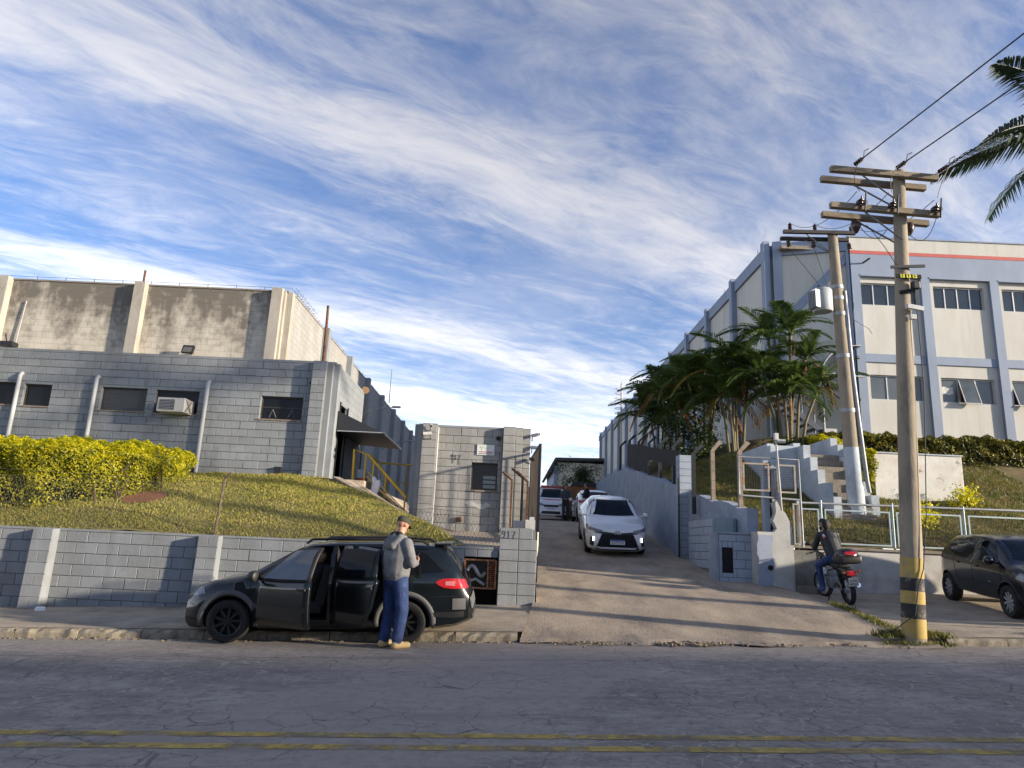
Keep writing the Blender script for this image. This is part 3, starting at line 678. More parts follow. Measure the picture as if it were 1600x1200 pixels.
# door under the canopy, on the side of the wing
dr = thing('side_door', (-4.56, 18.8, 2.9), 'dark open doorway of the office wing under the black canopy', 'door')
q = MB(); q.box(-4.70, -4.62, 18.36, 19.19, 2.9, 4.94); q.build('door_leaf', m_dark, dr)
q = MB(); q.box(-4.57, -4.53, 18.30, 18.36, 2.9, 5.0); q.box(-4.57, -4.53, 19.2, 19.26, 2.9, 5.0); q.build('door_frame', m_dark, dr)
cp = thing('door_canopy', (-4.0, 19, 4.1), 'black sheet metal canopy over the office side door', 'canopy')
q = MB(); q.hexa([(-4.55, 18.05, 4.20), (-3.25, 18.05, 4.12), (-3.25, 20.9, 4.12), (-4.55, 20.9, 4.20), (-4.55, 18.05, 4.72), (-3.25, 18.05, 4.15), (-3.25, 20.9, 4.15), (-4.55, 20.9, 4.72)]); q.build('hood', mat('canopy_sheet', (.022, .023, .026), .5, .1, 2), cp)
q = MB(); q.box(-4.5, -3.23, 18.03, 18.05, 4.17, 4.19); q.box(-3.25, -3.22, 18.05, 20.9, 4.115, 4.155); q.build('edge_trim', m_alu, cp)
# ---- yard kerb, steps, handrail
ck = thing('sloping_kerb', (-2.5, 15.6, 1.5), 'sloping concrete kerb between the grass bank and the steps', 'kerb')
P0, P1 = Vector((-4.28, 17.55, 2.90)), Vector((-.80, 13.58, 1.41)); dv = (P1-P0); nr = Vector((-dv.y, dv.x, 0)).normalized()*.085
q = MB(); a, b, c, d = P0-nr, P0+nr, P1+nr, P1-nr; dn = Vector((0, 0, -.6)); q.hexa([a+dn, d+dn, c+dn, b+dn, a, d, c, b]); q.build('kerb_wall', m_conc_d, ck)
q = MB(); up_ = Vector((0, 0, .05)); e = nr.normalized()*.10; q.hexa([P0-e, P1-e, P1+e, P0+e, P0-e+up_, P1-e+up_, P1+e+up_, P0+e+up_]); q.build('kerb_top', m_conc, ck)
st = thing('yard_steps', (-3.2, 19, 1.8), 'concrete steps and landing below the office side door', 'steps')
q = MB(); q.box(-4.55, -3.62, 17.75, 20.4, 1.6, 2.90); q.build('landing', m_conc, st)
for k in range(6):
    q = MB(); q.box(-3.62+k*.2, -3.42+k*.2, 18.15, 19.7, 1.5, 2.73-k*.165); q.build('step', m_conc_d, st)
hr = thing('yellow_handrail', (-3.3, 18.3, 1.9), 'yellow tubular handrail beside the yard steps, nearer one', 'handrail')
q = MB(); q.tube([(-4.02, 18.25, 2.85), (-4.05, 18.25, 3.74), (-3.66, 18.22, 3.60), (-2.56, 18.0, 2.53)], .034, 8); q.build('top_rail', m_yellow, hr, 50)
q = MB(); q.tube([(-3.66, 18.22, 3.05), (-2.62, 18.0, 2.12)], .016, 6); q.build('mid_rail', m_yellow, hr, 50)
q = MB(); q.tube([(-3.66, 18.22, 3.18), (-2.62, 18.0, 2.25)], .012, 6); q.build('mid_rail', m_yellow, hr, 50)
for x, zt in ((-3.72, 3.6), (-3.5, 3.44), (-3.16, 3.12), (-2.60, 2.55)):
    q = MB(); q.cyl((x, 18.2 if x < -3 else 18.02, zt-1.0), (x, 18.2 if x < -3 else 18.02, zt), .022, None, 8); q.build('post', m_yellow, hr, 50)
hr2 = thing('yellow_handrail', (-3.2, 20.2, 2.5), 'yellow horizontal handrail behind the steps, next to the guard house', 'handrail')
q = MB(); q.tube([(-3.85, 20.0, 3.72), (-3.66, 20.0, 3.60), (-2.2, 20.2, 3.58)], .024, 8); q.build('top_rail', m_yellow, hr2, 50)
q = MB(); q.tube([(-3.7, 20.0, 3.08), (-2.2, 20.2, 3.05)], .014, 6); q.build('mid_rail', m_yellow, hr2, 50)
for x in (-3.64, -2.9, -2.3):
    q = MB(); q.cyl((x, 20.08, 2.0), (x, 20.08, 3.58), .018, None, 8); q.build('post', m_yellow, hr2, 50)
bk = thing('paint_bucket', (-3.86, 18.6, 2.9), 'pale blue bucket with a red band on the landing', 'bucket')
q = MB(); q.lathe((-3.86, 18.6, 2.9), (0, 0, 1), [(0, .14), (.30, .165), (.32, .172), (.34, .165)], 16); q.build('pail', mat('pail', (.30, .36, .45), .5, .05), bk, 40)
q = MB(); q.lathe((-3.86, 18.6, 2.9), (0, 0, 1), [(.05, .147), (.12, .154)], 16); q.build('band', mat('red_band', (.35, .06, .04), .6, .05), bk, 40)
cl = MB(); cl.grid(lambda u, v: (-3.50+.2*u+.03*math.sin(v*5), 18.13-.02*math.sin(u*9+v*3), 3.0-.42*v+.05*math.sin(u*6)), 8, 10); o = cl.build('white_cloth', mat('white_cloth', (.65, .66, .68), .9, .06, 5), None, 'all'); tag(o, 'white cloth hanging on the yellow handrail', 'cloth')
md = o.modifiers.new('thick', 'SOLIDIFY'); md.thickness = .012

# ---- factory hall behind
hl = thing('factory_hall', (-12, 22, 2.9), 'tall weathered block factory hall with stained upper wall and pilasters', 'building')
HX, HT = -7.45, 9.33
q = MB(); q.box(-45, HX-.35, 22.0, 22.25, 2.4, HT); q.build('front_wall', m_hall, hl)
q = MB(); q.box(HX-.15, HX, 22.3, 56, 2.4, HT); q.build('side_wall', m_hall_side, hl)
q = MB(); q.box(-45, HX-.2, 22.3, 56, HT-.25, HT-.12); q.box(-45, HX-.2, 55.8, 56, 2.4, HT-.25); q.build('roof_deck', m_conc_d, hl)
for x in (-25.9, -21.4, -16.87, -12.37, -7.85):
    q = MB(); q.box(x-.17, x+.17, 21.74, 22.0, 2.4, HT+.06); q.build('pilaster', m_hall_pil, hl)
for a in ((HX-.34, HX-.16, 21.9, 22.2), (HX-.158, HX+.03, 22.06, 22.3)):
    q = MB(); q.box(a[0], a[1], a[2], a[3], 2.4, HT+.02); q.build('corner_pilaster', m_hall_pil, hl)
for k in range(8):
    y = 26.3+k*4.2; q = MB(); q.box(HX, HX+.24, y-.17, y+.17, 2.4, HT+.08); q.build('pilaster', m_paint, hl)
q = MB(); q.box(-45, HX-.1, 21.97, 22.28, HT, HT+.05); q.box(HX-.17, HX+.02, 22.31, 56, HT, HT+.05); q.build('coping', m_conc_d, hl)
for x in [-16+.95*i for i in range(9)]:
    q = MB(); q.cyl((x, 22.1, HT), (x, 22.1, HT+.20), .010, None, 5); q.build('wire_stay', m_dark, hl)
for y in [22.8+1.4*i for i in range(20)]:
    q = MB(); q.cyl((HX-.05, y, HT), (HX-.05, y, HT+.22), .010, None, 5); q.build('wire_stay', m_dark, hl)
q = MB(); q.tube([(-20, 22.1, HT+.18), (HX-.05, 22.1, HT+.18), (HX-.05, 50, HT+.18)], .006, 4); q.build('top_wire', m_dark, hl)
q = MB(); q.tube([(HX+.05+.12*math.sin(i*1.7), 22.2+i*.07, HT+.14+.09*math.cos(i*1.7)) for i in range(40)], .006, 4); q.build('razor_coil', m_dark, hl)
q = MB(); q.tube([(-12.35, 21.9, HT), (-12.35, 21.9, HT+.5)], .035, 6); q.build('roof_stub', m_rust, hl)
for i, (ya, yb) in enumerate(((34, 36), (40, 42))):
    q = MB(); q.box(HX+.01, HX+.06, ya, yb, 2.6, 4.1); q.build('door_panel', m_dark, hl)
q = MB(); q.tube([(HX+.10, 24, 5.2), (HX+.10, 46, 3.2)], .04, 6); q.build('cable_tray', m_dark, hl)
fl = thing('floodlight', (-10.45, 21.8, 7.0), 'square floodlight on the stained hall wall above the wing roof', 'floodlight')
q = MB(); q.obox((-10.45, 21.72, 7.14), (.36, .10, .27), 0, -.35); q.build('lamp_body', m_dark, fl)
q = MB(); q.obox((-10.45, 21.665, 7.125), (.28, .012, .19), 0, -.35); q.build('lens', mat('lamp_lens', (.10, .10, .09), .2, .05), fl)
q = MB(); q.tube([(-10.45, 21.74, 7.15), (-10.45, 22.0, 7.05)], .02, 6); q.build('bracket', m_dark, fl)
o = MB().tube([(-16.2, 21.95, 6.6), (-16.15, 21.93, 7.4), (-16.1, 21.95, 8.6)], .022, 6).build('thin_pipe', m_galv); tag(o, 'thin grey pipe running up the stained hall wall', 'pipe')
o = MB().box(-16.5, -16.1, 21.7, 22.0, 7.0, 7.15).tube([(-16.35, 21.8, 7.15), (-16.4, 21.75, 7.4)], .02, 5).build('wall_camera', m_dark); tag(o, 'small dark camera bracket low on the stained hall wall', 'camera')
o = MB().tube([(-5.04, 18.0, 5.9), (-5.05, 18.0, 6.7), (-5.07, 18.0, 7.57)], [.045, .04, .035], 8).box(-5.14, -4.94, 17.9, 18.1, 5.93, 5.96).build('roof_mast', m_rust, None, 50); tag(o, 'rusty mast standing on the office wing corner', 'mast')
o = MB().tube([(-7.3, 41, 9.4), (-7.3, 41, 11.5)], [.03, .012], 6).build('antenna', m_dark); tag(o, 'thin antenna on the hall roof edge', 'antenna')
def wall_lamp(y, z, label):
    t = thing('wall_lamp', (HX+.2, y, z), label, 'lamp', 'lamp arms on the hall side wall')
    q = MB(); q.tube([(HX+.24, y, z-.5), (HX+.6, y, z-.2), (HX+1.2, y, z), (HX+1.9, y, z+.05)], .025, 6); q.build('arm', m_steel, t, 50)
    q = MB(); q.bev(HX+1.75, HX+2.15, y-.08, y+.08, z+.03, z+.12, .02); q.build('lamp_head', m_steel, t)
wall_lamp(33.0, 7.6, 'nearer lamp arm on the hall side wall, above the canopy'); wall_lamp(39.5, 6.9, 'farther lamp arm on the hall side wall, beside the guard house roof')
hn = thing('horn_lamp', (-4.6, 21.2, 5.9), 'round rusty lamp dish at the far corner of the office wing', 'lamp')
q = MB(); q.lathe((-4.55, 21.25, 5.95), (.3, -.8, .2), [(-.10, .025), (-.03, .05), (.04, .12)], 14); q.build('dish', mat('dish_orange', (.16, .085, .04), .7, .2), hn, 50)
q = MB(); q.tube([(-4.55, 21.25, 5.95), (-4.5, 21.3, 5.6), (-4.5, 21.22, 3.0)], .02, 6); q.build('conduit', m_dark, hn)

# ---- guard house
gh = thing('guard_house', (-.9, 17.7, 1.75), 'small grey block guard house with a painted number and a dark window', 'building')
GW = (-.93, -.27, 2.79, 3.47)
GX0, GX1 = -1.84, -.16
fwg = wall_core(gh, 'front_wall', GX0, GX1, 17.7, .18, 1.5, 4.34, [(GW[0]-GX0, GW[1]-GX0, GW[2]-1.5, GW[3]-1.5)], m_mortar)
m_paint2 = mat('guard_paint', (.275, .27, .255), .8, .12, 1.5, .35, 30, rnd=.08, dirt=(.17, .16, .145), dirt_amt=.5, dscale=1.7, streak=((.15, .145, .135), .5))
lay_blocks(fwg, (GX0+.002, 17.702, 1.54), 0, GX1-GX0-.004, 2.8, [(GW[0]-GX0-.004, GW[1]-GX0, GW[2]-1.54-.002, GW[3]-1.54+.002)], m=m_paint2)
for a in ((-2.21, -1.84, 17.52, 18.0), (-2.33, -2.212, 17.62, 18.0), (-2.43, -2.332, 17.72, 18.0), (-.16, .15, 17.52, 18.0), (.152, .34, 17.60, 18.0), (.342, .54, 17.70, 18.0)):
    q = MB(); q.box(a[0], a[1], a[2], a[3], 1.4, 4.40); c = q.build('corner_pilaster', m_mortar if a[1]-a[0] > .17 else m_paint, gh)
    if a[1]-a[0] > .17:
        for k in range(14): link('block', block_mesh(a[1]-a[0]-.008, .19, .013, m_paint2 if a[0] > -.5 or a[0] == -2.21 else m_paint), c, Vector((a[0]+.004, a[2]+.002, 1.58+k*.2))-ORG[gh])
q = MB(); q.box(-2.42, .52, 18.0, 20.6, 1.4, 4.33); q.build('side_walls', m_paint, gh)
q = MB(); q.box(-1.838, -.162, 17.68, 18.0, 4.342, 4.395); q.box(-2.42, .53, 18.0, 20.62, 4.332, 4.38); q.build('roof_edge', m_paint, gh)
q = MB(); t = .035
for r in ((GW[0], GW[1], GW[2], GW[2]+t), (GW[0], GW[1], GW[3]-t, GW[3]), (GW[0], GW[0]+t, GW[2]+t, GW[3]-t), (GW[1]-t, GW[1], GW[2]+t, GW[3]-t)): q.box(r[0], r[1], 17.76, 17.81, r[2], r[3])
wn = q.build('window', m_frame, gh)
q = MB(); q.box(GW[0]+t, GW[1]-t, 17.79, 17.80, GW[2]+t, GW[3]-t); q.build('pane', m_glass, wn)
for k in range(3):
    q = MB(); z = GW[2]+.05+k*.115; q.box(-.62, -.31, 17.765, 17.788, z, z+.085); q.build('louvre', mat('louvre_glass', (.10, .125, .13), .15, .1, 4) if k == 0 else MATS['louvre_glass'], wn)
q = MB(); q.box(GW[0]-.04, GW[1]+.03, 17.65, 17.81, GW[2]-.045, GW[2]-.003); q.build('sill', m_sill, wn)
q = MB(); q.cyl((-1.825, 17.66, 1.75), (-1.825, 17.66, 4.33), .02, None, 8); q.build('conduit', m_white, gh)
strokes(fwg, 'painted_number', [[(a*.40, b*.36) for a, b in l] for l in NUM917]+[[(.055, .0), (.05, -.10)], [(.20, .0), (.20, -.13)]], (-1.46, 17.675, 3.53), m_spray, .013)
for lx, lz, r in ((-1.0, 2.35, .2),):
    q = MB(); q.grid(lambda u, v: (lx+.55*u+.05*math.sin(v*5), 17.678-.001*u, lz+.12*v+.04*math.sin(u*7)), 8, 4); q.build('flaked_patch', m_plaster, gh)
q = MB(); q.bev(-1.22, -1.10, 17.60, 17.70, 1.98, 2.10, .02); q.build('wall_tap', m_rust, gh)
q = MB(); q.cyl((-.28, 17.66, 4.13), (-.28, 17.60, 4.10), .05, .06, 10); q.build('black_sensor', m_dark, gh)
sg = thing('company_sign', (-.59, 17.66, 3.8), 'white company sign with green mark and red lettering on the guard house', 'sign')
q = MB(); q.box(-.81, -.37, 17.655, 17.672, 3.67, 3.935); bo = q.build('board', mat('sign_white', (.62, .63, .60), .5, .04), sg)
m_sgreen = mat('sign_green', (.38, .48, .24), .6, 0); m_sred = mat('sign_red', (.42, .05, .06), .6, 0); m_sgrey = mat('sign_grey', (.16, .17, .18), .6, 0)
strokes(sg, 'green_mark', [[(0, .09), (.05, .03), (.10, .09)], [(.05, .03), (.05, -.01)], [(.12, .06), (.2, .07), (.2, .03), (.12, .02)]], (-.74, 17.655, 3.81), m_sgreen, .014)
strokes(sg, 'red_print_line', [[(0, 0), (.085, 0)], [(.10, 0), (.20, 0)], [(.21, 0), (.34, 0)]], (-.755, 17.655, 3.75), m_sred, .020); strokes(sg, 'grey_print_line', [[(0, 0), (.10, 0)], [(.115, 0), (.19, 0)], [(.205, 0), (.34, 0)]], (-.765, 17.655, 3.705), m_sgrey, .018)
def cctv(loc, d, label, m=None):
    t = thing('security_camera', loc, label, 'camera'); x, y, z = loc; d = Vector(d).normalized()
    q = MB(); q.tube([Vector(loc)-d*.02, Vector(loc)+d*.20], .045, 8, True); q.build('housing', m or m_white, t, 50)
    q = MB(); q.cyl(Vector(loc)+d*.2, Vector(loc)+d*.215, .03, None, 8); q.build('lens', m_black, t)
    q = MB(); q.tube([loc, (x, y+.05, z-.1), (x, y+.16, z-.12)], .014, 6); q.build('bracket', m_steel, t)
cctv((-2.0, 17.42, 4.33), (.2, -1, -.25), 'upper white security camera on the left corner of the guard house'); cctv((-1.98, 17.40, 4.12), (-1, -.2, -.1), 'lower white security camera on the left corner of the guard house')
cctv((.58, 17.65, 4.22), (.9, -.6, .15), 'white security camera at the right corner of the guard house, top one'); cctv((.58, 17.66, 3.92), (.7, -.6, -.1), 'small camera below the corner camera of the guard house'); cctv((.56, 17.62, 3.62), (.2, -1, -.2), 'black camera lowest on the right corner of the guard house', m_dark)

# ---- sliding gate leaf, opened along the guard house
gt = thing('sliding_gate', (.7, 17, 1.0), 'dark steel picket gate standing open beside the guard house', 'gate')
gtop = lambda y: 3.62+(y-15)*.065
m_gate = mat('gate_steel', (.055, .045, .038), .7, .3, 3, .2, 20, col2=(.09, .06, .04), c2scale=2.5)
for k in range(38):
    y0_ = 15.07+k*.146; zb = z_drive(.7, y0_)+.10; MB().box(.655, .685, y0_-.011, y0_+.011, zb, gtop(y0_)-.03).build('picket', m_gate, gt)
for h0, h1 in ((.09, .15), (1.0, 1.05)):
    q = MB(); q.hexa([(.645, 15, z_drive(.7, 15)+h0), (.695, 15, z_drive(.7, 15)+h0), (.695, 20.6, z_drive(.7, 20.6)+h0), (.645, 20.6, z_drive(.7, 20.6)+h0), (.645, 15, z_drive(.7, 15)+h1), (.695, 15, z_drive(.7, 15)+h1), (.695, 20.6, z_drive(.7, 20.6)+h1), (.645, 20.6, z_drive(.7, 20.6)+h1)]); q.build('rail', m_gate, gt)
q = MB(); q.hexa([(.645, 15, gtop(15)-.03), (.695, 15, gtop(15)-.03), (.695, 20.6, gtop(20.6)-.03), (.645, 20.6, gtop(20.6)-.03), (.645, 15, gtop(15)+.02), (.695, 15, gtop(15)+.02), (.695, 20.6, gtop(20.6)+.02), (.645, 20.6, gtop(20.6)+.02)]); q.build('rail', m_gate, gt)
for y_ in (14.94, 20.61): MB().box(.64, .70, y_, y_+.055, z_drive(.7, y_)+.05, gtop(y_)+.02).build('end_post', m_dark, gt)
def rusty_post(x, y, z0, h, arm, label):
    t = thing('rusty_fence_post', (x, y, z0), label, 'post', 'rusty fence posts by the entrance pillar')
    q = MB(); q.obox((x, y, z0+h/2), (.045, .05, h)); q.build('upright', m_rust, t)
    a = Vector((x, y, z0+h-.02)); b = a+Vector(arm); d = b-a; q = MB(); q.tube([a, b], .025, 4); q.build('arm', m_rust, t)
rusty_post(.09, 14.5, 1.45, 1.36, (-.20, 0, .17), 'leftmost rusty angled fence post behind the numbered pillar')
rusty_post(.32, 14.9, 1.45, 1.45, (-.24, .1, .20), 'middle rusty angled fence post behind the numbered pillar')
rusty_post(.44, 15.25, 1.45, 1.40, (-.24, .1, .24), 'rightmost rusty angled fence post, nearest the sliding gate')
gs = thing('gate_stub', (.45, 15, 1.0), 'low grey block stub behind the numbered pillar', 'wall')
q = MB(); q.box(.16, .40, 14.7, 15.6, .9, 1.98); q.box(.402, .60, 14.5, 15.2, .8, 2.0); q.build('masonry', m_plaster, gs)
q = MB(); q.bev(.48, .58, 14.55, 14.68, 2.0, 2.06, .01); q.build('cap', m_white, gs)
# ---- chain link fence on the retaining wall
cf = thing('chain_link_fence', (-6, 13.48, 1.42), 'sagging chain link fence standing on the left retaining wall', 'fence')
def ftop(x): return lerp_tab(x, [(-14, 2.5), (-9.5, 2.48), (-5.4, 2.40), (-3.4, 1.9), (-2.2, 2.02), (-1.3, 2.10), (-.6, 2.02), (0, 2.1)])
V = []; F = []; pitch = .072; wr_ = .0022
def wire_tri(a, b, r=wr_):
    k = len(V); dx = b[0]-a[0]; dz = b[2]-a[2]; l = math.hypot(dx, dz) or 1; nx, nz = -dz/l*r, dx/l*r
    for p in (a, b): V.extend([(p[0]+nx, p[1]+r*.6, p[2]+nz), (p[0]-nx, p[1]+r*.6, p[2]-nz), (p[0], p[1]-r, p[2])])
    F.extend([(k, k+1, k+4, k+3), (k+1, k+2, k+5, k+4), (k+2, k, k+3, k+5)])
x = -13.
while x < -.05:
    for s in (1, -1):
        px_, pz_ = x, 1.43; n = 0
        while n < 40:
            nx_, nz_ = px_+s*pitch/2*2, pz_+pitch*1.1*2
            if nx_ < -13 or nx_ > -.02 or nz_ > ftop(nx_): break
            sg_ = .025*math.sin(px_*2.2)*math.sin((pz_-1.4)*2.5); sg2 = .025*math.sin(nx_*2.2)*math.sin((nz_-1.4)*2.5)
            wire_tri((px_, 13.48+sg_, pz_), (nx_, 13.48+sg2, nz_)); px_, pz_ = nx_, nz_; n += 1
    x += pitch*1.0
me = mesh_np('wire_mesh', np.array(V)-np.array(ORG[cf]), F); o = link('wire_mesh', me, cf, None, m_galv_d := mat('old_wire', (.10, .095, .085), .6, .1, metal=.4)); o['kind'] = 'stuff'
for i in range(8):
    pass
q = MB(); q.tube([(x_, 13.48, ftop(x_)) for x_ in [-13+.4*i for i in range(33)]], .004, 4); q.build('tension_wire', m_galv_d, cf)
def fpost(x, lean, top):
    q = MB(); q.tube([(x-lean, 13.5, 1.40), (x-lean*.3, 13.49, top-.12), (x, 13.48, top-.02), (x+.12, 13.44, top+.10)], .024, 6); q.build('post', m_rust_post, cf)
m_rust_post = mat('old_post', (.12, .09, .065), .9, .35, 12, .4, 30)
fpost(-5.40, .07, 2.50); fpost(-11.0, .02, 2.5)
o = MB().lathe((-8.0, 12.75, z_walk_l(-8.0, 12.75)), (0, 0, 1), [(0, .085), (.05, .075), (.062, .05), (.065, 0)], 14).build('takeaway_tub', mat('white_plastic', (.75, .75, .74), .5, .03), None, 50); tag(o, 'upturned white plastic tub lying on the left pavement by the wall', 'tub')
# ------------------------------------------------------------ right-hand building
m_cream = mat('cream_wall', (.48, .468, .425), .8, .09, .9, .15, 25, streak=((.33, .31, .26), .5), dirt=(.40, .37, .30), dirt_amt=.5, dscale=1.0, stretch=(1, 1, .4))
m_trim = mat('blue_grey_trim', (.205, .25, .335), .75, .10, 1.2, .2, 25, dirt=(.28, .31, .37), dirt_amt=.5, dscale=1.4, stretch=(1, 1, .4))
m_red = mat('red_stripe', (.42, .085, .075), .75, .1, 2)
rb = thing('factory_building', (16, 26, 6), 'large cream factory building with blue grey frame and red stripe', 'building')
FY = 26.0; TOP = 14.1
pil = [13.25+2.74*i for i in range(10)]
m_wglass = mat('window_glass', (.020, .026, .028), .08, .25, 1.3, spec=.7)
m_wglass2 = mat('hazy_window_glass', (.075, .088, .095), .25, .2, 1.1, spec=.6)
def big_window(bay, x0, x1, z0, z1, npane, glass, sash=None, paper=False):
    q = MB(); t = .045
    for r in ((x0, x1, z0, z0+t), (x0, x1, z1-t, z1), (x0, x0+t, z0+t, z1-t), (x1-t, x1, z0+t, z1-t)): q.box(r[0], r[1], FY+.10, FY+.17, r[2], r[3])
    for k in range(1, npane):
        x = x0+(x1-x0)*k/npane; q.box(x-.022, x+.022, FY+.105, FY+.165, z0+t, z1-t)
    w = q.build('window', m_alu, rb)
    for k in range(npane):
        a = x0+(x1-x0)*k/npane+.024; b = x0+(x1-x0)*(k+1)/npane-.024; q = MB()
        if sash is not None and k == sash:
            q.hexa([(a, FY-.22, z0-.03), (b, FY-.22, z0-.03), (b, FY-.205, z0-.03), (a, FY-.205, z0-.03), (a, FY+.10, z1-t), (b, FY+.10, z1-t), (b, FY+.115, z1-t), (a, FY+.115, z1-t)]); q.build('open_pane', m_wglass2, w)
            f = MB()
            for xx in (a, b-.03): f.hexa([(xx, FY-.235, z0-.05), (xx+.03, FY-.235, z0-.05), (xx+.03, FY-.20, z0-.05), (xx, FY-.20, z0-.05), (xx, FY+.09, z1-t), (xx+.03, FY+.09, z1-t), (xx+.03, FY+.12, z1-t), (xx, FY+.12, z1-t)])
            f.box(a, b, FY-.24, FY-.20, z0-.06, z0-.02); f.build('sash_frame', m_white, w)
        else:
            q.box(a, b, FY+.13, FY+.14, z0+t, z1-t); q.build('pane', glass, w)
    if paper:
        q = MB(); q.grid(lambda u, v: (x0+.08+.42*u, FY+.122-.004*math.sin(u*9)*math.sin(v*7), z0+.35+.28*v+.03*math.sin(u*8)), 6, 4); q.build('taped_paper', m_white, w)
for i in range(9):
    a, b = pil[i]+.34, pil[i+1]; holes = []
    up_w = (a+.20, b-.20, 11.30, 12.22) if i else (a+.02, b-.08, 11.32, 12.24); lo_w = (a+.18, b-.16, 7.50, 8.48)
    q = MB()
    for r in rect_sub((a, b, 5.2, 12.50), [up_w, lo_w, (a, b, 8.97, 9.30)]): q.box(r[0], r[1], FY, FY+.28, r[2], r[3])
    q.build('wall_panel', m_cream, rb)
    q = MB(); q.box(a, b, FY-.06, FY+.26, 8.97, 9.30); q.build('spandrel_band', m_trim, rb)
    q = MB(); q.box(a, b, FY+.27, FY+.30, 11.2, 12.3); q.box(a, b, FY+.27, FY+.30, 7.4, 8.6); q.build('dark_interior', m_black, rb)
    q = MB(); q.box(a-.001, b+.001, FY-.16, FY-.002, 12.47, 12.53); q.build('lintel_drip', m_trim, rb)
    if i < 6:
        big_window(i, *up_w, 4, m_wglass); big_window(i, *lo_w, 3, m_wglass2, {1: 1, 2: 0, 4: 2}.get(i), i == 1)
for x in pil:
    q = MB(); q.box(x, x+.34, FY-.14, FY+.2, 5.2, 12.53); q.build('pilaster', m_trim, rb)
q = MB(); q.box(13.25, 40, FY-.14, FY+.3, 12.532, 13.40); q.build('upper_band', m_trim, rb)
q = MB(); q.box(13.25, 40, FY-.15, FY+.3, 13.402, 13.545); q.build('red_stripe', m_red, rb)
q = MB(); q.box(13.25, 40, FY-.14, FY+.3, 13.547, TOP); q.build('parapet', m_cream, rb)
q = MB(); q.box(13.2, 40, FY-.18, FY+.34, TOP+.002, TOP+.06); q.build('parapet_cap', m_trim, rb)
q = MB(); q.box(13.25, 40, FY-.25, FY+.1, 5.1, 6.05); q.build('plinth', m_conc_d, rb)
# chamfered bay
A, B = Vector((13.24, 26.0, 0)), Vector((10.55, 26.85, 0)); ud = (B-A).normalized(); nd = Vector((ud.y, -ud.x, 0)); nd = nd if nd.y < 0 else -nd; CL = (B-A).length
def cham(u0, u1, z0, z1, p0, p1):
    q = MB(); f = lambda u, p, z: A+ud*u+nd*p+Vector((0, 0, z)); q.hexa([f(u0, p1, z0), f(u0, p0, z0), f(u1, p0, z0), f(u1, p1, z0), f(u0, p1, z1), f(u0, p0, z1), f(u1, p0, z1), f(u1, p1, z1)]); return q
cham(0, CL, 5., 13.55, -.3, 0).build('wall_panel', m_cream, rb); cham(0, CL, 13.552, TOP, -.3, .10).build('top_band', m_trim, rb)
cham(CL-.33, CL+.02, 5., TOP+.05, -.2, .16).build('pilaster', m_trim, rb); cham(0, .10, 5, 13.55, 0.002, .12).build('pilaster', m_trim, rb)
q = MB(); f = lambda u, p, z: A+ud*u+nd*p+Vector((0, 0, z))
q.hexa([f(.1, .004, 13.50), f(.1, .05, 13.50), f(CL-.33, .05, 10.95), f(CL-.33, .004, 10.95), f(.1, .004, 13.05), f(.1, .05, 13.05), f(CL-.33, .05, 10.5), f(CL-.33, .004, 10.5)]); q.build('diagonal_stripe', m_trim, rb)
# long side
SX = 10.4
q = MB(); q.box(SX, SX+.3, 27.0, 80, 3.5, 13.55); q.build('side_wall', m_cream, rb)
q = MB(); q.box(SX-.10, SX+.3, 27.0, 80, 13.552, TOP); q.build('top_band', m_trim, rb)
q = MB(); q.box(SX-.06, SX-.001, 27.0, 80, 8.6, 9.0); q.build('mid_band', m_trim, rb)
for k in range(13):
    y = 27.0+k*4.25; q = MB(); q.box(SX-.24, SX, y-.19, y+.19, 3.5, TOP+.12); q.build('pilaster', m_trim, rb)
q = MB(); q.box(SX+.3, 40, FY+.3, 80, TOP-.4, TOP-.25); q.build('roof_deck', m_conc_d, rb)
for k in range(10):
    q = MB(); q.cyl((SX-.05, 28+k*4.7, TOP), (SX-.05, 28+k*4.7, TOP+.22), .015, None, 5); q.build('roof_stay', m_dark, rb)
o = MB().tube([(12.9+i*.02, 25.86, 12.95+i*.03) for i in range(2)], .03, 6).tube([(13.72, 25.84, 13.0), (13.9, 25.6, 13.12)], .035, 6).build('wall_spigot', m_dark); tag(o, 'short dark spigot on the blue band of the factory building', 'spigot')
ld = thing('caged_ladder', (10.1, 62, 4), 'cream caged ladder and pipe far along the factory side', 'ladder')
for dx in (0, .5):
    q = MB(); q.tube([(9.95, 61.5+dx, 3.5), (9.95, 61.5+dx, 16.2)], .05, 6); q.build('rail', m_cream, ld)
for k in range(8):
    q = MB(); q.tube([(9.95, 61.5, 12.5+k*.45), (9.5, 61.4, 12.5+k*.45), (9.35, 61.75, 12.5+k*.45), (9.5, 62.1, 12.5+k*.45), (9.95, 62, 12.5+k*.45)], .03, 4); q.build('hoop', m_cream, ld)
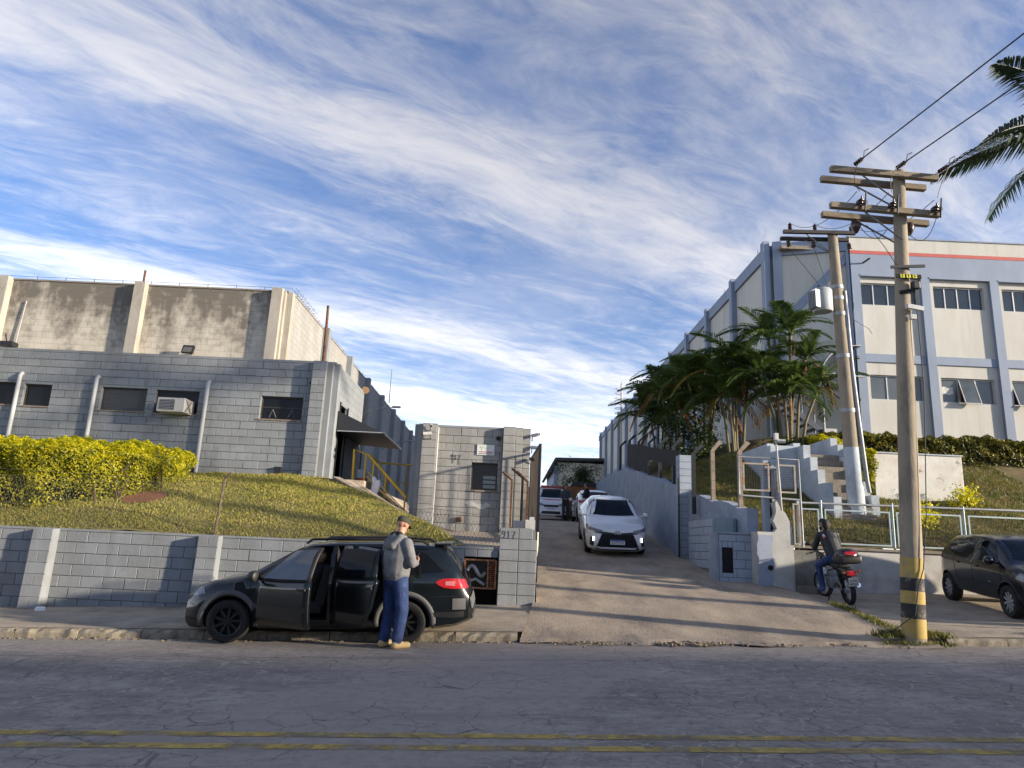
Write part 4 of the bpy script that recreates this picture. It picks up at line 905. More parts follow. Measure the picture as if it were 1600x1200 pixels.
# metal stair and arched awning at the chamfered bay
ms = thing('metal_staircase', (10.6, 25.3, 5.8), 'dark metal outside staircase against the factory wall behind the palms', 'staircase')
for yy in (24.9, 25.7):
    q = MB(); q.hexa([(11.45, yy-.02, 5.72), (11.45, yy+.02, 5.72), (8.9, yy+.02, 7.72), (8.9, yy-.02, 7.72), (11.45, yy-.02, 5.98), (11.45, yy+.02, 5.98), (8.9, yy+.02, 7.98), (8.9, yy-.02, 7.98)]); q.build('stringer', mat('stair_paint', (.06, .075, .11), .5, .1, 4) if yy < 25 else MATS['stair_paint'], ms)
    q = MB(); q.tube([(11.45, yy, 6.85), (8.9, yy, 8.85)], .028, 6); q.build('handrail', MATS['stair_paint'] if yy > 25 else m_galv, ms)
    for k in range(4):
        x = 11.4-k*.8; q = MB(); q.cyl((x, yy, 5.85+k*.63), (x, yy, 6.9+k*.63), .022, None, 6); q.build('baluster', m_galv if yy < 25 and k == 0 else MATS['stair_paint'], ms)
for k in range(11):
    q = MB(); x = 11.35-k*.23; z = 5.88+k*.182; q.box(x-.14, x+.14, 24.92, 25.68, z, z+.03); q.build('tread', m_steel_d if k else mat('tread_steel', (.13, .14, .15), .5, .15, 5), ms)
    if k == 0: m_steel_d = MATS['tread_steel']
q = MB(); q.box(11.3, 11.75, 24.7, 25.1, 5.3, 6.05); q.build('footing', m_white, ms)
o = MB().tube([(12.75, 26.0, 7.3), (11.75, 26.2, 8.3), (11.6, 26.22, 8.36)], .035, 6).build('wall_handrail', m_dark); tag(o, 'dark handrail fixed to the factory wall beside the staircase', 'handrail')
aw = thing('arched_awning', (11.9, 26, 8), 'dark arched awning with pale ribs on the factory wall', 'awning')
def arch(u, v): th = .15+u*(PI/2-.15); return (13.0-1.55*math.sin(PI/2-th+.0)*1.0, 26.1-1.1*v, 8.05+1.25*math.sin(th))
q = MB(); q.grid(lambda u, v: arch(u, v), 12, 5); o = q.build('sheet', mat('awning_sheet', (.03, .034, .045), .35, .05, 3), aw, 'all'); o.modifiers.new('t', 'SOLIDIFY').thickness = .02
for k in range(5):
    q = MB(); q.tube([Vector(arch(i/10, k/4))+Vector((-.012, 0, .015)) for i in range(11)], .022, 5); q.build('rib', m_white, aw)
q = MB(); q.tube([(11.45, 25.0, 8.22), (13.0, 25.0, 8.1)], .03, 5); q.build('front_bar', m_white, aw)

# ------------------------------------------------------------ driveway wall, pillar, garden wall on the right
m_rough = mat('rough_blue_render', (.27, .315, .39), .9, .16, 2.5, 1.0, 9, dirt=(.13, .155, .19), dirt_amt=.6, dscale=2)
dw = thing('driveway_wall', (5, 28, 2), 'rough bluish retaining wall along the right of the driveway', 'wall')
q = MB(); Y_ = [20.35+i*.9 for i in range(22)]
vs = []
for y in Y_:
    t = drive_wall_top(y)+.03*math.sin(y*5); b = z_drive(5, y)-.4; vs += [(4.93+.015*math.sin(y*3), y, b), (4.97, y, t), (5.22, y, t), (5.22, y, b)]
q.add(vs, [(i*4+k, (i+1)*4+k, (i+1)*4+(k+1) % 4, i*4+(k+1) % 4) for i in range(len(Y_)-1) for k in range(4)]+[(0, 1, 2, 3), tuple((len(Y_)-1)*4+k for k in range(4))]); q.build('wall_body', m_rough, dw, 30)
pp = thing('block_pillar', (5.1, 20.1, 1.3), 'tall bluish block pillar at the gateway on the right of the driveway', 'pillar')
m_pb = mat('pillar_paint', (.29, .335, .40), .8, .10, 1.6, .3, 25, rnd=.06)
q = MB(); q.box(4.90, 5.26, 20.0, 20.34, 1.0, 4.22); q.build('pillar_core', m_mortar, pp)
for k in range(15):
    link('block', block_mesh(.352, .19, .015, m_pb), pp, Vector((4.904, 20.0, 1.22+k*.2))-ORG[pp])
    o = link('block', block_mesh(.332, .19, .015, m_pb), pp, Vector((4.90, 20.336, 1.22+k*.2))-ORG[pp]); o.rotation_euler = (0, 0, -PI/2)
q = MB(); q.box(4.84, 4.88, 19.9, 19.96, 1.35, 3.55); q.build('gate_stop', m_dark, pp)
gw = thing('garden_wall', (5.5, 18, 1.5), 'bluish rendered garden wall between the gateway pillar and the street', 'wall')
def gwx(y): return 5.14+(19.98-y)*.13
q = MB(); vs = []; Y_ = [16.45, 16.9, 17.4, 17.9, 18.4, 19.2, 19.98]
for y in Y_:
    t = drive_wall_top(y)-.02+.05*math.sin(y*4); x = gwx(y); vs += [(x, y, .6), (x, y, t), (x+.26, y, t), (x+.26, y, .6)]
q.add(vs, [(i*4+k, (i+1)*4+k, (i+1)*4+(k+1) % 4, i*4+(k+1) % 4) for i in range(len(Y_)-1) for k in range(4)]+[(0, 1, 2, 3), tuple((len(Y_)-1)*4+k for k in range(4))]); q.build('wall_body', m_rough, gw, 30)
# low block enclosure in front of it
ea = thing('block_enclosure', (5.1, 18.2, 1.2), 'low pale bluish block enclosure jutting into the driveway', 'wall')
q = MB(); q.hexa([(4.98, 17.0, .7), (5.5, 17.0, .7), (5.2, 19.5, .7), (5.05, 19.5, .7), (4.98, 17.0, 2.33), (5.5, 17.0, 2.33), (5.2, 19.5, 2.36), (5.05, 19.5, 2.36)]); q.build('enclosure_core', m_mortar, ea)
ang = math.atan2(-2.5, -.07); lay_blocks(ea, (5.04, 19.5, 1.13), ang, 2.5, 1.2, m=m_pb)
q = MB(); q.box(4.97, 5.5, 16.94, 16.99, .8, 2.34); q.build('end_face', m_paint_blue, ea)
q = MB(); q.bev(5.02, 5.42, 16.88, 16.94, 1.98, 2.32, .01); q.build('meter_cover', mat('pale_green', (.23, .29, .30), .7, .15, 4), ea)
eb = thing('meter_wall', (5.3, 16.4, 1), 'bluish block meter wall with a narrow black door by the driveway', 'wall')
q = MB(); q.box(4.92, 5.70, 16.42, 16.80, .4, 1.95); q.build('wall_core', m_mortar, eb)
lay_blocks(eb, (4.92, 16.422, .58), 0, .78, 1.36, [(.07, .31, .50, 1.06)], m=m_pb)
q = MB(); q.box(4.91, 5.70, 16.38, 16.82, 1.952, 1.99); q.build('top', m_paint_blue, eb)
q = MB(); q.box(4.99, 5.23, 16.402, 16.42, 1.08, 1.64); q.build('black_door', m_black, eb)
q = MB(); q.box(4.84, 4.915, 16.42, 16.95, .5, 1.97); q.build('end_face', m_paint_blue, eb)
ec = thing('plastered_pier', (6.0, 16.1, .8), 'crumbling plastered pier with a dark hole at the pavement corner', 'pier')
q = MB(); q.prism([(5.66, .3), (6.46, .3), (6.46, 1.78), (6.43, 2.2), (6.31, 2.45), (6.2, 2.56), (6.12, 2.72), (6.04, 2.67), (6.09, 2.45), (6.02, 2.27), (6.10, 2.1), (6.03, 2.02), (5.66, 2.02)], 15.96, 16.42, 'y'); q.build('pier_body', m_plaster, ec)
q = MB(); q.grid(lambda u, v: (5.655+.33*u+.022*math.sin(v*14)+.012*math.sin(v*41), 15.952, .5+1.45*v), 6, 14); q.build('old_paint', m_paint_blue, ec)
q = MB(); q.cyl((5.92, 15.96, 1.24), (5.92, 15.94, 1.24), .06, None, 14); q.build('hole', m_black, ec)
q = MB(); q.box(5.92, 6.04, 16.18, 16.38, 2.02, 3.66); c = q.build('block_post', m_pb, ec)
q = MB(); q.box(6.045, 6.07, 16.14, 16.18, 2.03, 3.62); q.build('drain_slot', m_black, ec)
for a_ in ((6.07, 6.14, 16.10, 16.17, 2.4, 3.54), (6.18, 6.24, 16.10, 16.17, 2.4, 3.38), (5.92, 6.25, 16.085, 16.10, 3.43, 3.51)): MB().box(*a_).build('latch_bar', m_galv, ec)
cm = thing('camera_mast', (6.2, 15.9, 2.6), 'thin white mast with a small camera above the mesh fence', 'mast')
q = MB(); q.cyl((6.20, 15.9, 2.5), (6.13, 15.9, 4.2), .024, None, 8); q.build('pole', m_white, cm)
q = MB(); q.bev(6.09, 6.18, 15.84, 15.93, 4.10, 4.26, .01); q.build('camera_box', m_white, cm)
q = MB(); q.tube([(6.15, 15.88, 4.08), (6.33, 15.84, 4.07)], .044, 8); q.build('camera', m_white, cm)
# concrete fence posts with cranked tops along the garden wall and the driveway wall
m_post = mat('concrete_post', (.25, .20, .15), .9, .2, 6, .4, 30)
def cranked(x, y, z0, z1, label, dark=False, dx=.22):
    t = thing('cranked_fence_post', (x, y, z0), label, 'post', 'fence posts with cranked tops above the driveway')
    m = m_dark if dark else m_post; q = MB(); q.box(x-.05, x+.05, y-.05, y+.05, z0-.5, z1); q.build('upright', m, t)
    q = MB(); q.hexa([(x-.05, y-.048, z1), (x+.05, y-.048, z1), (x+.05, y+.048, z1), (x-.05, y+.048, z1), (x+dx-.05, y-.04, z1+.28), (x+dx+.05, y-.04, z1+.23), (x+dx+.05, y+.04, z1+.23), (x+dx-.05, y+.04, z1+.28)]); q.build('cranked_top', m, t)
cranked(5.66, 17.05, 2.6, 3.95, 'cranked concrete fence post nearest the street'); cranked(5.45, 18.6, 2.9, 4.18, 'second cranked concrete fence post from the street')
for i, y in enumerate((19.2, 21.5, 23.4, 25.3, 27.3, 29.4, 31.8)):
    cranked(5.1, y, drive_wall_top(y), drive_wall_top(y)+1.15, 'dark cranked fence post above the driveway wall, number %s from the pillar' % ['one', 'two', 'three', 'four', 'five', 'six', 'seven'][i], True, .25)
ds = thing('dark_screen_fence', (5.1, 25, 3.5), 'dark shade cloth screen above the driveway wall', 'fence')
for y0_, y1_ in ((20.5, 23.4), (23.42, 25.3), (25.32, 27.3), (27.32, 29.6)):
    q = MB(); a, b = drive_wall_top(y0_), drive_wall_top(y1_); lo = .55 if y0_ < 25 else .06; q.hexa([(5.04, y0_, a+lo), (5.05, y0_, a+lo), (5.05, y1_, b+lo), (5.04, y1_, b+lo), (5.04, y0_, a+1.05), (5.05, y0_, a+1.05), (5.05, y1_, b+1.0), (5.04, y1_, b+1.0)]); q.build('screen_panel', mat('shade_cloth', (.016, .014, .013), .9, .3, 6) if y0_ < 21 else MATS['shade_cloth'], ds)
def wire_field(parent, x0, x1, z0, z1, y, du, dv, r=.003, m=None, slope=0.):
    V_ = []; F_ = []
    def bar(a, b, vert):
        k = len(V_)
        for p in (a, b): V_.extend([(p[0]-(r if vert else 0), y, p[1]-(0 if vert else r)), (p[0]+(r if vert else 0), y, p[1]+(0 if vert else r)), (p[0], y-r*1.6, p[1])])
        F_.extend([(k, k+1, k+4, k+3), (k+1, k+2, k+5, k+4), (k+2, k, k+3, k+5)])
    x = x0+du
    while x < x1: bar((x, z0), (x, z1), True); x += du
    z = z0+dv
    while z < z1: bar((x0, z), (x1, z), False); z += dv
    me = mesh_np('wire_mesh', np.array(V_)-np.array(ORG[parent]), F_); o = link('wire_mesh', me, parent, None, m or m_galv_d); o['kind'] = 'stuff'; return o
# wires strung between the concrete posts of the garden wall
q = MB()
for h in (.25, .5, .75, 1.0, 1.25):
    q.tube([(5.75, 16.5, 2.52+h*.9), (5.62, 17.05, 2.6+h), (5.42, 18.6, 2.9+h), (5.22, 19.9, 3.15+h)], .004, 4)
o = q.build('strand_wires', m_galv_d); tag(o, 'strands of wire between the concrete posts of the garden wall', 'wire fence')
# ---- street wall with mesh fence on the right
sw = thing('street_wall', (10, 16.2, .9), 'low whitish rendered wall behind the motorcycle and the black car', 'wall')
m_sw = mat('white_render', (.46, .45, .425), .9, .12, 1.2, .3, 22, dirt=(.20, .18, .15), dirt_amt=.75, dscale=1.3)
q = MB(); q.box(7.1, 22, 16.15, 16.45, .1, 1.70); q.build('wall_body', m_sw, sw)
q = MB(); q.box(6.46, 7.098, 16.17, 16.45, .1, 1.66); q.build('shadowed_end', mat('shadowed_render', (.17, .165, .15), .95, .3, 3, .4, 20, dirt=(.04, .04, .03), dirt_amt=.9, dscale=2.5), sw)  # rider's shadow put into the dark colour of this wall end
q = MB(); q.box(6.47, 22, 16.10, 16.47, 1.702, 1.76); q.build('coping', m_conc_d, sw)
q = MB(); q.box(6.48, 7.07, 15.9, 16.15, .4, .88); q.build('foot_step', m_conc_d, sw)
FYM = 16.2
mf = thing('mesh_fence', (9, FYM, 1.76), 'galvanised pipe fence with framed mesh panels on the white street wall', 'fence')
q = MB(); q.tube([(6.68, FYM, 2.72), (17.5, FYM, 2.80)], .027, 8); q.build('top_rail', m_galv, mf, 50)
for x in (6.68, 7.22, 8.86, 10.5, 12.15, 13.8):
    q = MB(); q.cyl((x, FYM, 1.5), (x, FYM, 2.80), .029, None, 8); q.build('post', m_pfence if x > 6.7 else mat('fence_pipe', (.30, .37, .40), .5, .15, 7, metal=.25), mf, 50)
    m_pfence = MATS['fence_pipe']
def panel(parent, x0, x1, z0, z1, y=FYM-.02, s=.033, m=None):
    q = MB()
    for r in ((x0, x1, z0, z0+s), (x0, x1, z1-s, z1), (x0, x0+s, z0+s, z1-s), (x1-s, x1, z0+s, z1-s)): q.box(r[0], r[1], y-.016, y+.016, r[2], r[3])
    p = q.build('panel_frame', m or m_pfence, parent); wire_field(p, x0+s, x1-s, z0+s, z1-s, y, .055, .055, .003); return p
for a, b in ((6.73, 7.16), (7.29, 8.79), (8.93, 10.42), (10.58, 12.07), (12.22, 13.72)): panel(mf, a, b, 1.82, 2.60)
mf2 = thing('raised_mesh_frame', (6.0, 15.95, 2.6), 'rusty white pipe frame with two mesh panels above the plastered pier', 'fence')
q = MB(); q.tube([(5.27, 15.95, 2.83), (5.27, 15.95, 3.70), (6.65, 15.95, 3.67), (6.67, 15.95, 1.72)], .024, 8); q.build('pipe_frame', m_galv, mf2, 50)
q = MB(); q.tube([(5.27, 15.95, 2.81), (6.65, 15.95, 2.76)], .024, 8); q.build('bottom_pipe', m_galv, mf2, 50)
m_rw = mat('rusting_white_frame', (.30, .29, .26), .7, .15, 5, col2=(.28, .14, .05), c2scale=5, c2lo=.5, c2hi=.62)
panel(mf2, 5.36, 5.97, 2.92, 3.56, 15.95, .038, m_rw); panel(mf2, 6.14, 6.57, 2.90, 3.55, 15.95, .038, m_rw); panel(mf2, 6.47, 6.63, 1.77, 2.68, 15.95, .033, m_rw)
# ---- white stairway up the hillside, weathered white block
sy = thing('garden_stairway', (8.9, 19, 3), 'whitewashed garden stairway with stepped side walls on the hillside', 'stairs')
m_ww = mat('bluish_whitewash', (.40, .44, .48), .9, .14, 1.8, .4, 18, dirt=(.2, .21, .21), dirt_amt=.6, dscale=1.6)
for k in range(10):
    y = 17.9+k*.21; z = 2.62+k*.195
    if k % 2 == 0:
        q = MB(); q.box(8.32, 8.52, y, y+.418, 1.6, z+.42); q.build('side_wall', m_ww, sy)
        q = MB(); q.box(9.42, 9.62, y+.25, y+.668, 1.6, z+.52); q.build('side_wall', m_ww, sy)
    q = MB(); q.box(8.525, 9.415, y, y+.208 if k < 9 else 21, 1.6, z); q.build('step', m_conc_d, sy)
for a_ in ((7.55, 8.518, 20.0, 20.25, 2.6, 4.62), (8.32, 8.52, 20.252, 23.5, 2.6, 4.75), (9.42, 9.62, 20.26, 23.0, 2.6, 4.95), (7.55, 7.75, 20.252, 22.5, 2.6, 4.70)): MB().box(*a_).build('landing_wall', m_ww, sy)
wb = thing('weathered_block', (11.2, 20, 3), 'white painted concrete box with peeling paint on the hillside', 'concrete box')
m_peel = mat('peeling_white', (.60, .585, .54), .9, .1, 2, .35, 16, col2=(.23, .21, .185), c2scale=3.2, c2lo=.60, c2hi=.66, dirt=(.40, .24, .17), dirt_amt=.45, dscale=2.4)
q = MB(); q.bev(10.25, 12.75, 19.5, 20.7, 2.4, 4.45, .02); q.build('box_body', m_peel, wb)
q = MB(); q.box(10.22, 12.78, 19.47, 20.73, 4.452, 4.49); q.build('top_slab', m_ww, wb)

# ------------------------------------------------------------ utility poles and wires
up = thing('utility_pole', (6.11, 10.8, .4), 'concrete utility pole with black and yellow painted base at the kerb', 'utility pole')
pa, pb = Vector((6.09, 10.82, .2)), Vector((6.47, 10.8, 8.02))
def on_pole(t): return pa+(pb-pa)*t
def polz(z): return (z-pa.z)/(pb.z-pa.z)
def prad(t): return .168-.075*t
q = MB(); q.tube([on_pole(i/12) for i in range(13)], [prad(i/12) for i in range(13)], 20); q.build('shaft', m_polec, up, 60)
m_yb = mat('pole_yellow', (.38, .27, .08), .85, .2, 7, col2=(.29, .235, .16), c2scale=5, c2lo=.52, c2hi=.66); m_bb = mat('pole_black', (.03, .03, .03), .85, .3, 6, col2=(.20, .17, .13), c2scale=6, c2lo=.55, c2hi=.7)
for z0_, z1_, m in ((.42, .69, m_yb), (.69, .90, m_bb), (.90, 1.08, m_yb), (1.08, 1.27, m_bb), (1.27, 1.56, m_yb)):
    t0, t1 = polz(z0_), polz(z1_); q = MB(); q.tube([on_pole(t0), on_pole(t1)], [prad(t0)+.004, prad(t1)+.004], 20, False); q.build('painted_band', m, up, 60)
def arm(x0, x1, y, z, dz=-.09, w=.095, m=None):
    q = MB(); q.hexa([(x0, y-w/2, z-w/2), (x1, y-w/2, z-w/2+dz), (x1, y+w/2, z-w/2+dz), (x0, y+w/2, z-w/2), (x0, y-w/2, z+w/2), (x1, y-w/2, z+w/2+dz), (x1, y+w/2, z+w/2+dz), (x0, y+w/2, z+w/2)]); return q.build('crossarm', m or m_wood, up_cur)
up_cur = up
arm(5.22, 7.02, 10.64, 7.92); arm(5.20, 7.0, 10.96, 7.91); arm(5.18, 6.99, 10.64, 7.25); arm(5.18, 6.99, 10.96, 7.24)
def brace(p, a, b, m=None, r=.018):
    q = MB(); q.tube([a, b], r, 4); return q.build('brace', m or m_steel, p)
for y in (10.64, 10.96):
    for z in (7.88, 7.2): brace(up, (5.75, y, z-.05), (6.42, 10.8+(y-10.8)*.5, z-.50))
def insul(p, c, d, n=3, r=.045, name='insulator', s=.045):
    c = Vector(c); d = Vector(d).normalized(); prof = [(0, .015)]
    for i in range(n): prof += [(s*i+.008, r), (s*i+.02, r*.95), (s*i+.03, .02)]
    prof.append((s*n+.03, .012)); q = MB(); q.lathe(c, d, prof, 10); return q.build(name, m_ceram, p, 40)
WD = Vector((.26, -1, .08)).normalized()
W0 = [(5.62, 10.6, 8.00), (6.33, 10.6, 7.97), (7.02, 10.58, 7.92)]; W1 = [(10.25, -6, 9.5), (11.0, -6, 9.15), (11.9, -6, 9.3)]
for a, b in zip(W0, W1):
    d = (Vector(b)-Vector(a)).normalized(); insul(up, a, d, 4, .04)
    q = MB(); q.tube([Vector(a)+d*.2, Vector(a)+d*.26+Vector((-.03, 0, .08)), Vector(a)+d*.3+Vector((.02, 0, .10))], .007, 4); q.build('clamp_hook', m_dark, up)
# fuse cutouts on the lower arms
for x in (5.62, 6.15, 6.86):
    z = 7.30-.05*(x-5.2); insul(up, (x, 10.55, z-.12), (0.1, -.3, 1), 4, .04, 'fuse_cutout'); q = MB(); q.tube([(x+.06, 10.5, z-.18), (x+.09, 10.48, z+.16)], .014, 5); q.box(x-.03, x+.12, 10.52, 10.6, z-.03, z+.03); q.build('fuse_tube', m_dark, up)
for x in (5.75, 6.66): q = MB(); q.lathe((x, 10.96, 7.14), (0, 0, -1), [(0, .07), (.08, .09), (.16, .06), (.22, .02)], 10); q.build('surge_arrester', m_ceram, up, 50)
q = MB(); q.obox((6.40, 10.66, 6.22), (.56, .03, .045), 0, 0, -.08); q.build('step_bracket', m_dark, up)
q = MB(); q.box(6.19, 6.60, 10.645, 10.66, 6.01, 6.08); npl = q.build('number_plate', m_black, up)
for i, ch in enumerate('5T5'):
    x = 6.29+i*.10; q = MB(); q.box(x-.035, x+.035, 10.638, 10.644, 6.015, 6.075); q.build('yellow_tile', mat('tile_yellow', (.62, .58, .03), .5, 0) if i == 0 else MATS['tile_yellow'], npl)
    put_text('lettering', ch, .065, npl, (x, 10.636, 6.045), m_black)
q = MB(); q.tube([(6.25, 10.7, 5.78), (6.45, 10.62, 5.80), (6.55, 10.78, 5.82)], .03, 6); q.bev(6.42, 6.54, 10.58, 10.68, 5.82, 5.95, .02); q.build('cable_clamp', m_dark, up)
q = MB(); q.obox((6.44, 10.62, 5.50), (.26, .05, .07), 0, 0, .16); q.build('lamp_bracket', m_alu, up)
q = MB(); q.bev(6.34, 6.44, 10.60, 10.66, 5.30, 5.38, .008); q.build('white_tag', m_white, up)
q = MB(); q.tube([(6.50, 10.7, 5.9), (6.49, 10.66, 5.2), (6.50, 10.68, 4.2), (6.42, 10.66, 3.2), (6.34, 10.65, 2.2), (6.22, 10.64, 1.4), (6.12, 10.63, 1.15), (6.02, 10.6, .75), (5.75, 10.75, .50), (5.55, 10.9, .42)], .008, 5); q.build('ground_cable', m_wire, up)
up2 = thing('utility_pole', (9.05, 18.2, 2.5), 'second utility pole with a transformer and a white painted foot on the hillside', 'utility pole'); up_cur = up2
PY = 18.2; ra, rb_ = Vector((9.06, PY, 2.1)), Vector((8.86, PY, 10.50))
q = MB(); q.tube([ra+(rb_-ra)*i/8 for i in range(9)], [.22-.09*i/8 for i in range(9)], 14); q.build('shaft', m_polec, up2, 40)
q = MB(); q.tube([ra+(rb_-ra)*.02, ra+(rb_-ra)*.27], [.225, .20], 14, False); q.build('white_foot', m_ww, up2, 40)
m_dtim = mat('dark_timber', (.035, .03, .028), .8, .2, 5)
for y, z, x0_, x1_ in ((PY-.14, 10.38, 7.42, 9.44), (PY+.14, 10.30, 7.44, 9.36)): arm(x0_, x1_, y, z, .05, .095, m_dtim)
for y in (PY-.14, PY+.14): brace(up2, (8.06, y, 10.33), (8.84, PY, 9.83))
for x in (7.61, 8.31, 9.33): insul(up2, (x, PY-.14, 10.46), (0, 0, 1), 4, .055); insul(up2, (x+.05, PY+.12, 10.22), (0, -.1, -1), 4, .066, 'fuse_cutout')
q = MB(); q.lathe((8.44, PY-.06, 8.08), (0, 0, 1), [(0, .24), (.04, .265), (.60, .265), (.66, .22), (.69, .05)], 18); tk = q.build('transformer_tank', mat('transformer_grey', (.33, .35, .36), .5, .1, 4), up2, 40)
for k in range(6): q = MB(); q.obox((8.11+.017*k, PY-.06-.055*k, 8.38), (.18, .012, .5), .5); q.build('cooling_fin', MATS['transformer_grey'], up2)
for x in (8.35, 8.57): insul(up2, (x, PY-.1, 8.74), (0, 0, 1), 2, .045)
for z in (8.78, 8.45, 8.0, 6.8, 5.3): t = (z-2.1)/8.4; c = ra+(rb_-ra)*t; q = MB(); q.lathe(c, (0, 0, 1), [(0, .22-.09*t+.012), (.10, .22-.09*t+.012)], 14); q.build('steel_band', m_galv, up2, 40)
q = MB(); q.tube([(9.05, PY-.1, 8.7), (9.11, PY-.12, 6.5), (9.19, PY-.14, 4.95), (9.28, PY-.16, 3.5), (9.36, PY-.08, 3.2)], .055, 8); q.build('conduit', m_galv, up2, 50)
for pts in ([(7.66, PY+.05, 9.95), (8.33, PY-.1, 8.9)], [(8.36, PY+.05, 9.95), (8.57, PY-.1, 8.9)], [(9.1, PY-.1, 8.7), (9.24, PY-.2, 8.3), (9.16, PY-.2, 7.7)], [(9.16, PY-.15, 7.9), (9.8, PY+.2, 7.75), (10.7, PY+1.7, 8.1)]): MB().tube(pts, .008, 4).build('jumper_wire', m_wire, up2)
def span(a, b, sag, label, r=.009, n=14):
    a, b = Vector(a), Vector(b); o = MB().tube([a+(b-a)*(i/n)-Vector((0, 0, sag*4*(i/n)*(1-i/n))) for i in range(n+1)], r, 5).build('overhead_wire', m_wire); return tag(o, label, 'wire', 'overhead wires')
span(Vector(W0[0])+WD*.2, W1[0], .05, 'overhead wire from the left end of the kerbside pole crossarm', .011); span(Vector(W0[1])+WD*.2, W1[1], .05, 'overhead wire from the middle of the kerbside pole crossarm', .011); span(Vector(W0[2])+WD*.2, W1[2], .05, 'overhead wire from the right end of the kerbside pole crossarm', .011)
span((5.62, 10.6, 7.5), (7.61, 18.06, 10.65), .35, 'slack wire linking the two poles, left one', .007); span((6.15, 10.6, 7.5), (8.31, 18.06, 10.65), .35, 'slack wire linking the two poles, middle one', .007); span((6.9, 10.6, 7.4), (9.33, 18.06, 10.65), .35, 'slack wire linking the two poles, right one', .007)
for a, b, c in (((5.65, 10.5, 8.02), (5.45, 10.5, 7.6), (5.62, 10.5, 7.45)), ((6.35, 10.4, 8.0), (6.05, 10.45, 7.75), (6.15, 10.5, 7.45)), ((7.1, 10.4, 7.95), (6.95, 10.45, 7.65), (6.9, 10.5, 7.4)), ((5.8, 10.9, 7.0), (6.0, 10.85, 6.6), (6.2, 10.8, 6.95)), ((6.6, 10.9, 6.95), (6.8, 10.8, 6.5), (6.92, 10.6, 7.1)), ((5.9, 10.9, 7.05), (6.15, 10.85, 6.7), (6.3, 10.75, 6.2))):
    a, b, c = Vector(a), Vector(b), Vector(c); MB().tube([a*(1-t)**2+b*2*t*(1-t)+c*t*t for t in [i/8 for i in range(9)]], .006, 4).build('jumper_wire', m_wire, up)
# far end of the driveway
sh = thing('far_shed', (7, 75, 6), 'pale shed with a dark roof at the far end of the driveway', 'building')
q = MB(); q.box(5.3, 12, 75, 88, 4, 10.3); q.build('walls', mat('shed_cream', (.50, .48, .40), .8, .08, .6), sh)
q = MB(); q.prism([(4.3, 9.3), (5.0, 10.75), (12.3, 10.95), (12.3, 10.65), (5.1, 10.45), (4.6, 9.25)], 74.5, 89, 'y'); q.build('roof', mat('shed_roof', (.05, .052, .055), .7, .1, 1), sh)
q = MB(); q.box(4.9, 5.28, 74.8, 88, 4, 9.9); q.build('corner_column', m_trim, sh)
o = MB().box(-1.5, 4.9, 50, 50.3, 2.6, 5.55).build('far_boundary_wall', m_paint_cream); tag(o, 'pale boundary wall closing the end of the driveway', 'wall')
sk = thing('rusty_skip', (4.2, 41, 3), 'rusty orange waste skip behind the parked white cars', 'skip')
q = MB(); q.prism([(2.9, 3.2), (5.0, 3.0), (5.3, 4.9), (4.2, 4.95), (2.75, 4.75), (2.5, 4.4)], 40, 42.2, 'y'); q.build('hopper', mat('skip_orange', (.30, .13, .04), .8, .25, 2, col2=(.16, .085, .045), c2scale=2), sk)
for k in range(4): q = MB(); q.box(3.1+k*.55, 3.2+k*.55, 39.92, 40.0, 3.2, 4.75); q.build('rib', MATS['skip_orange'], sk)
q = MB(); q.hexa([(3.6, 39.9, 4.9), (5.4, 39.9, 4.85), (5.4, 42.2, 4.85), (3.6, 42.2, 4.9), (3.7, 39.9, 5.15), (5.3, 39.9, 5.05), (5.3, 42.2, 5.05), (3.7, 42.2, 5.15)]); q.build('tarpaulin', m_dark, sk)
# houses across the street, behind and to the right of the camera
cols = [(.42, .36, .28), (.30, .33, .36), (.45, .42, .38), (.36, .25, .18), (.40, .40, .36)]
xx = 6.0
for i, (w, h) in enumerate(((13, 4.2), (14, 11.0), (12, 10.5), (15, 11.2), (16, 11.4))):
    t = thing('street_house', (xx+w/2, -8, .5), ['tan', 'bluish grey', 'pale', 'brown', 'cream'][i]+(' two storey' if i else ' single storey')+' house across the street outside the picture', 'building', 'houses across the street')
    q = MB(); q.box(xx, xx+w-.02, -16, -6, -.5, h-.3); q.build('walls', mat('house_wall_%d' % i, cols[i], .85, .1, .8), t)
    q = MB(); q.box(xx-.0, xx+w-.02, -16.2, -5.9, h-.298, h); q.build('roof', m_conc_d, t)
    for k in range(4):
        a = xx+1+k*w/4.4
        for z in ((2.2, 6.2) if i else (1.6,)): q = MB(); q.box(a, a+1.3, -5.99, -5.96, z, z+1.3); q.build('window', m_glass, t)
    xx += w
xx = -44.0
for i, (w, h) in enumerate(((12, 3.6), (10, 4.0), (13, 3.3), (15, 3.8))):
    t = thing('street_house', (xx+w/2, -8, .5), ['ochre', 'dark grey', 'greenish', 'rust red'][i]+' low house across the street behind the camera', 'building', 'houses across the street')
    q = MB(); q.box(xx, xx+w-.02, -16, -9, -3, h-.3); q.build('walls', mat('low_house_wall_%d' % i, [(.20, .15, .09), (.10, .10, .11), (.13, .15, .11), (.20, .10, .07)][i], .85, .1, .8), t)
    q = MB(); q.box(xx, xx+w-.02, -16.2, -8.9, h-.298, h); q.build('roof', m_conc_d, t)
    for k in range(3):
        a = xx+1.2+k*w/3.4; q = MB(); q.box(a, a+1.4, -8.99, -8.96, .6, 2.1); q.build('window', m_glass, t)
    xx += w
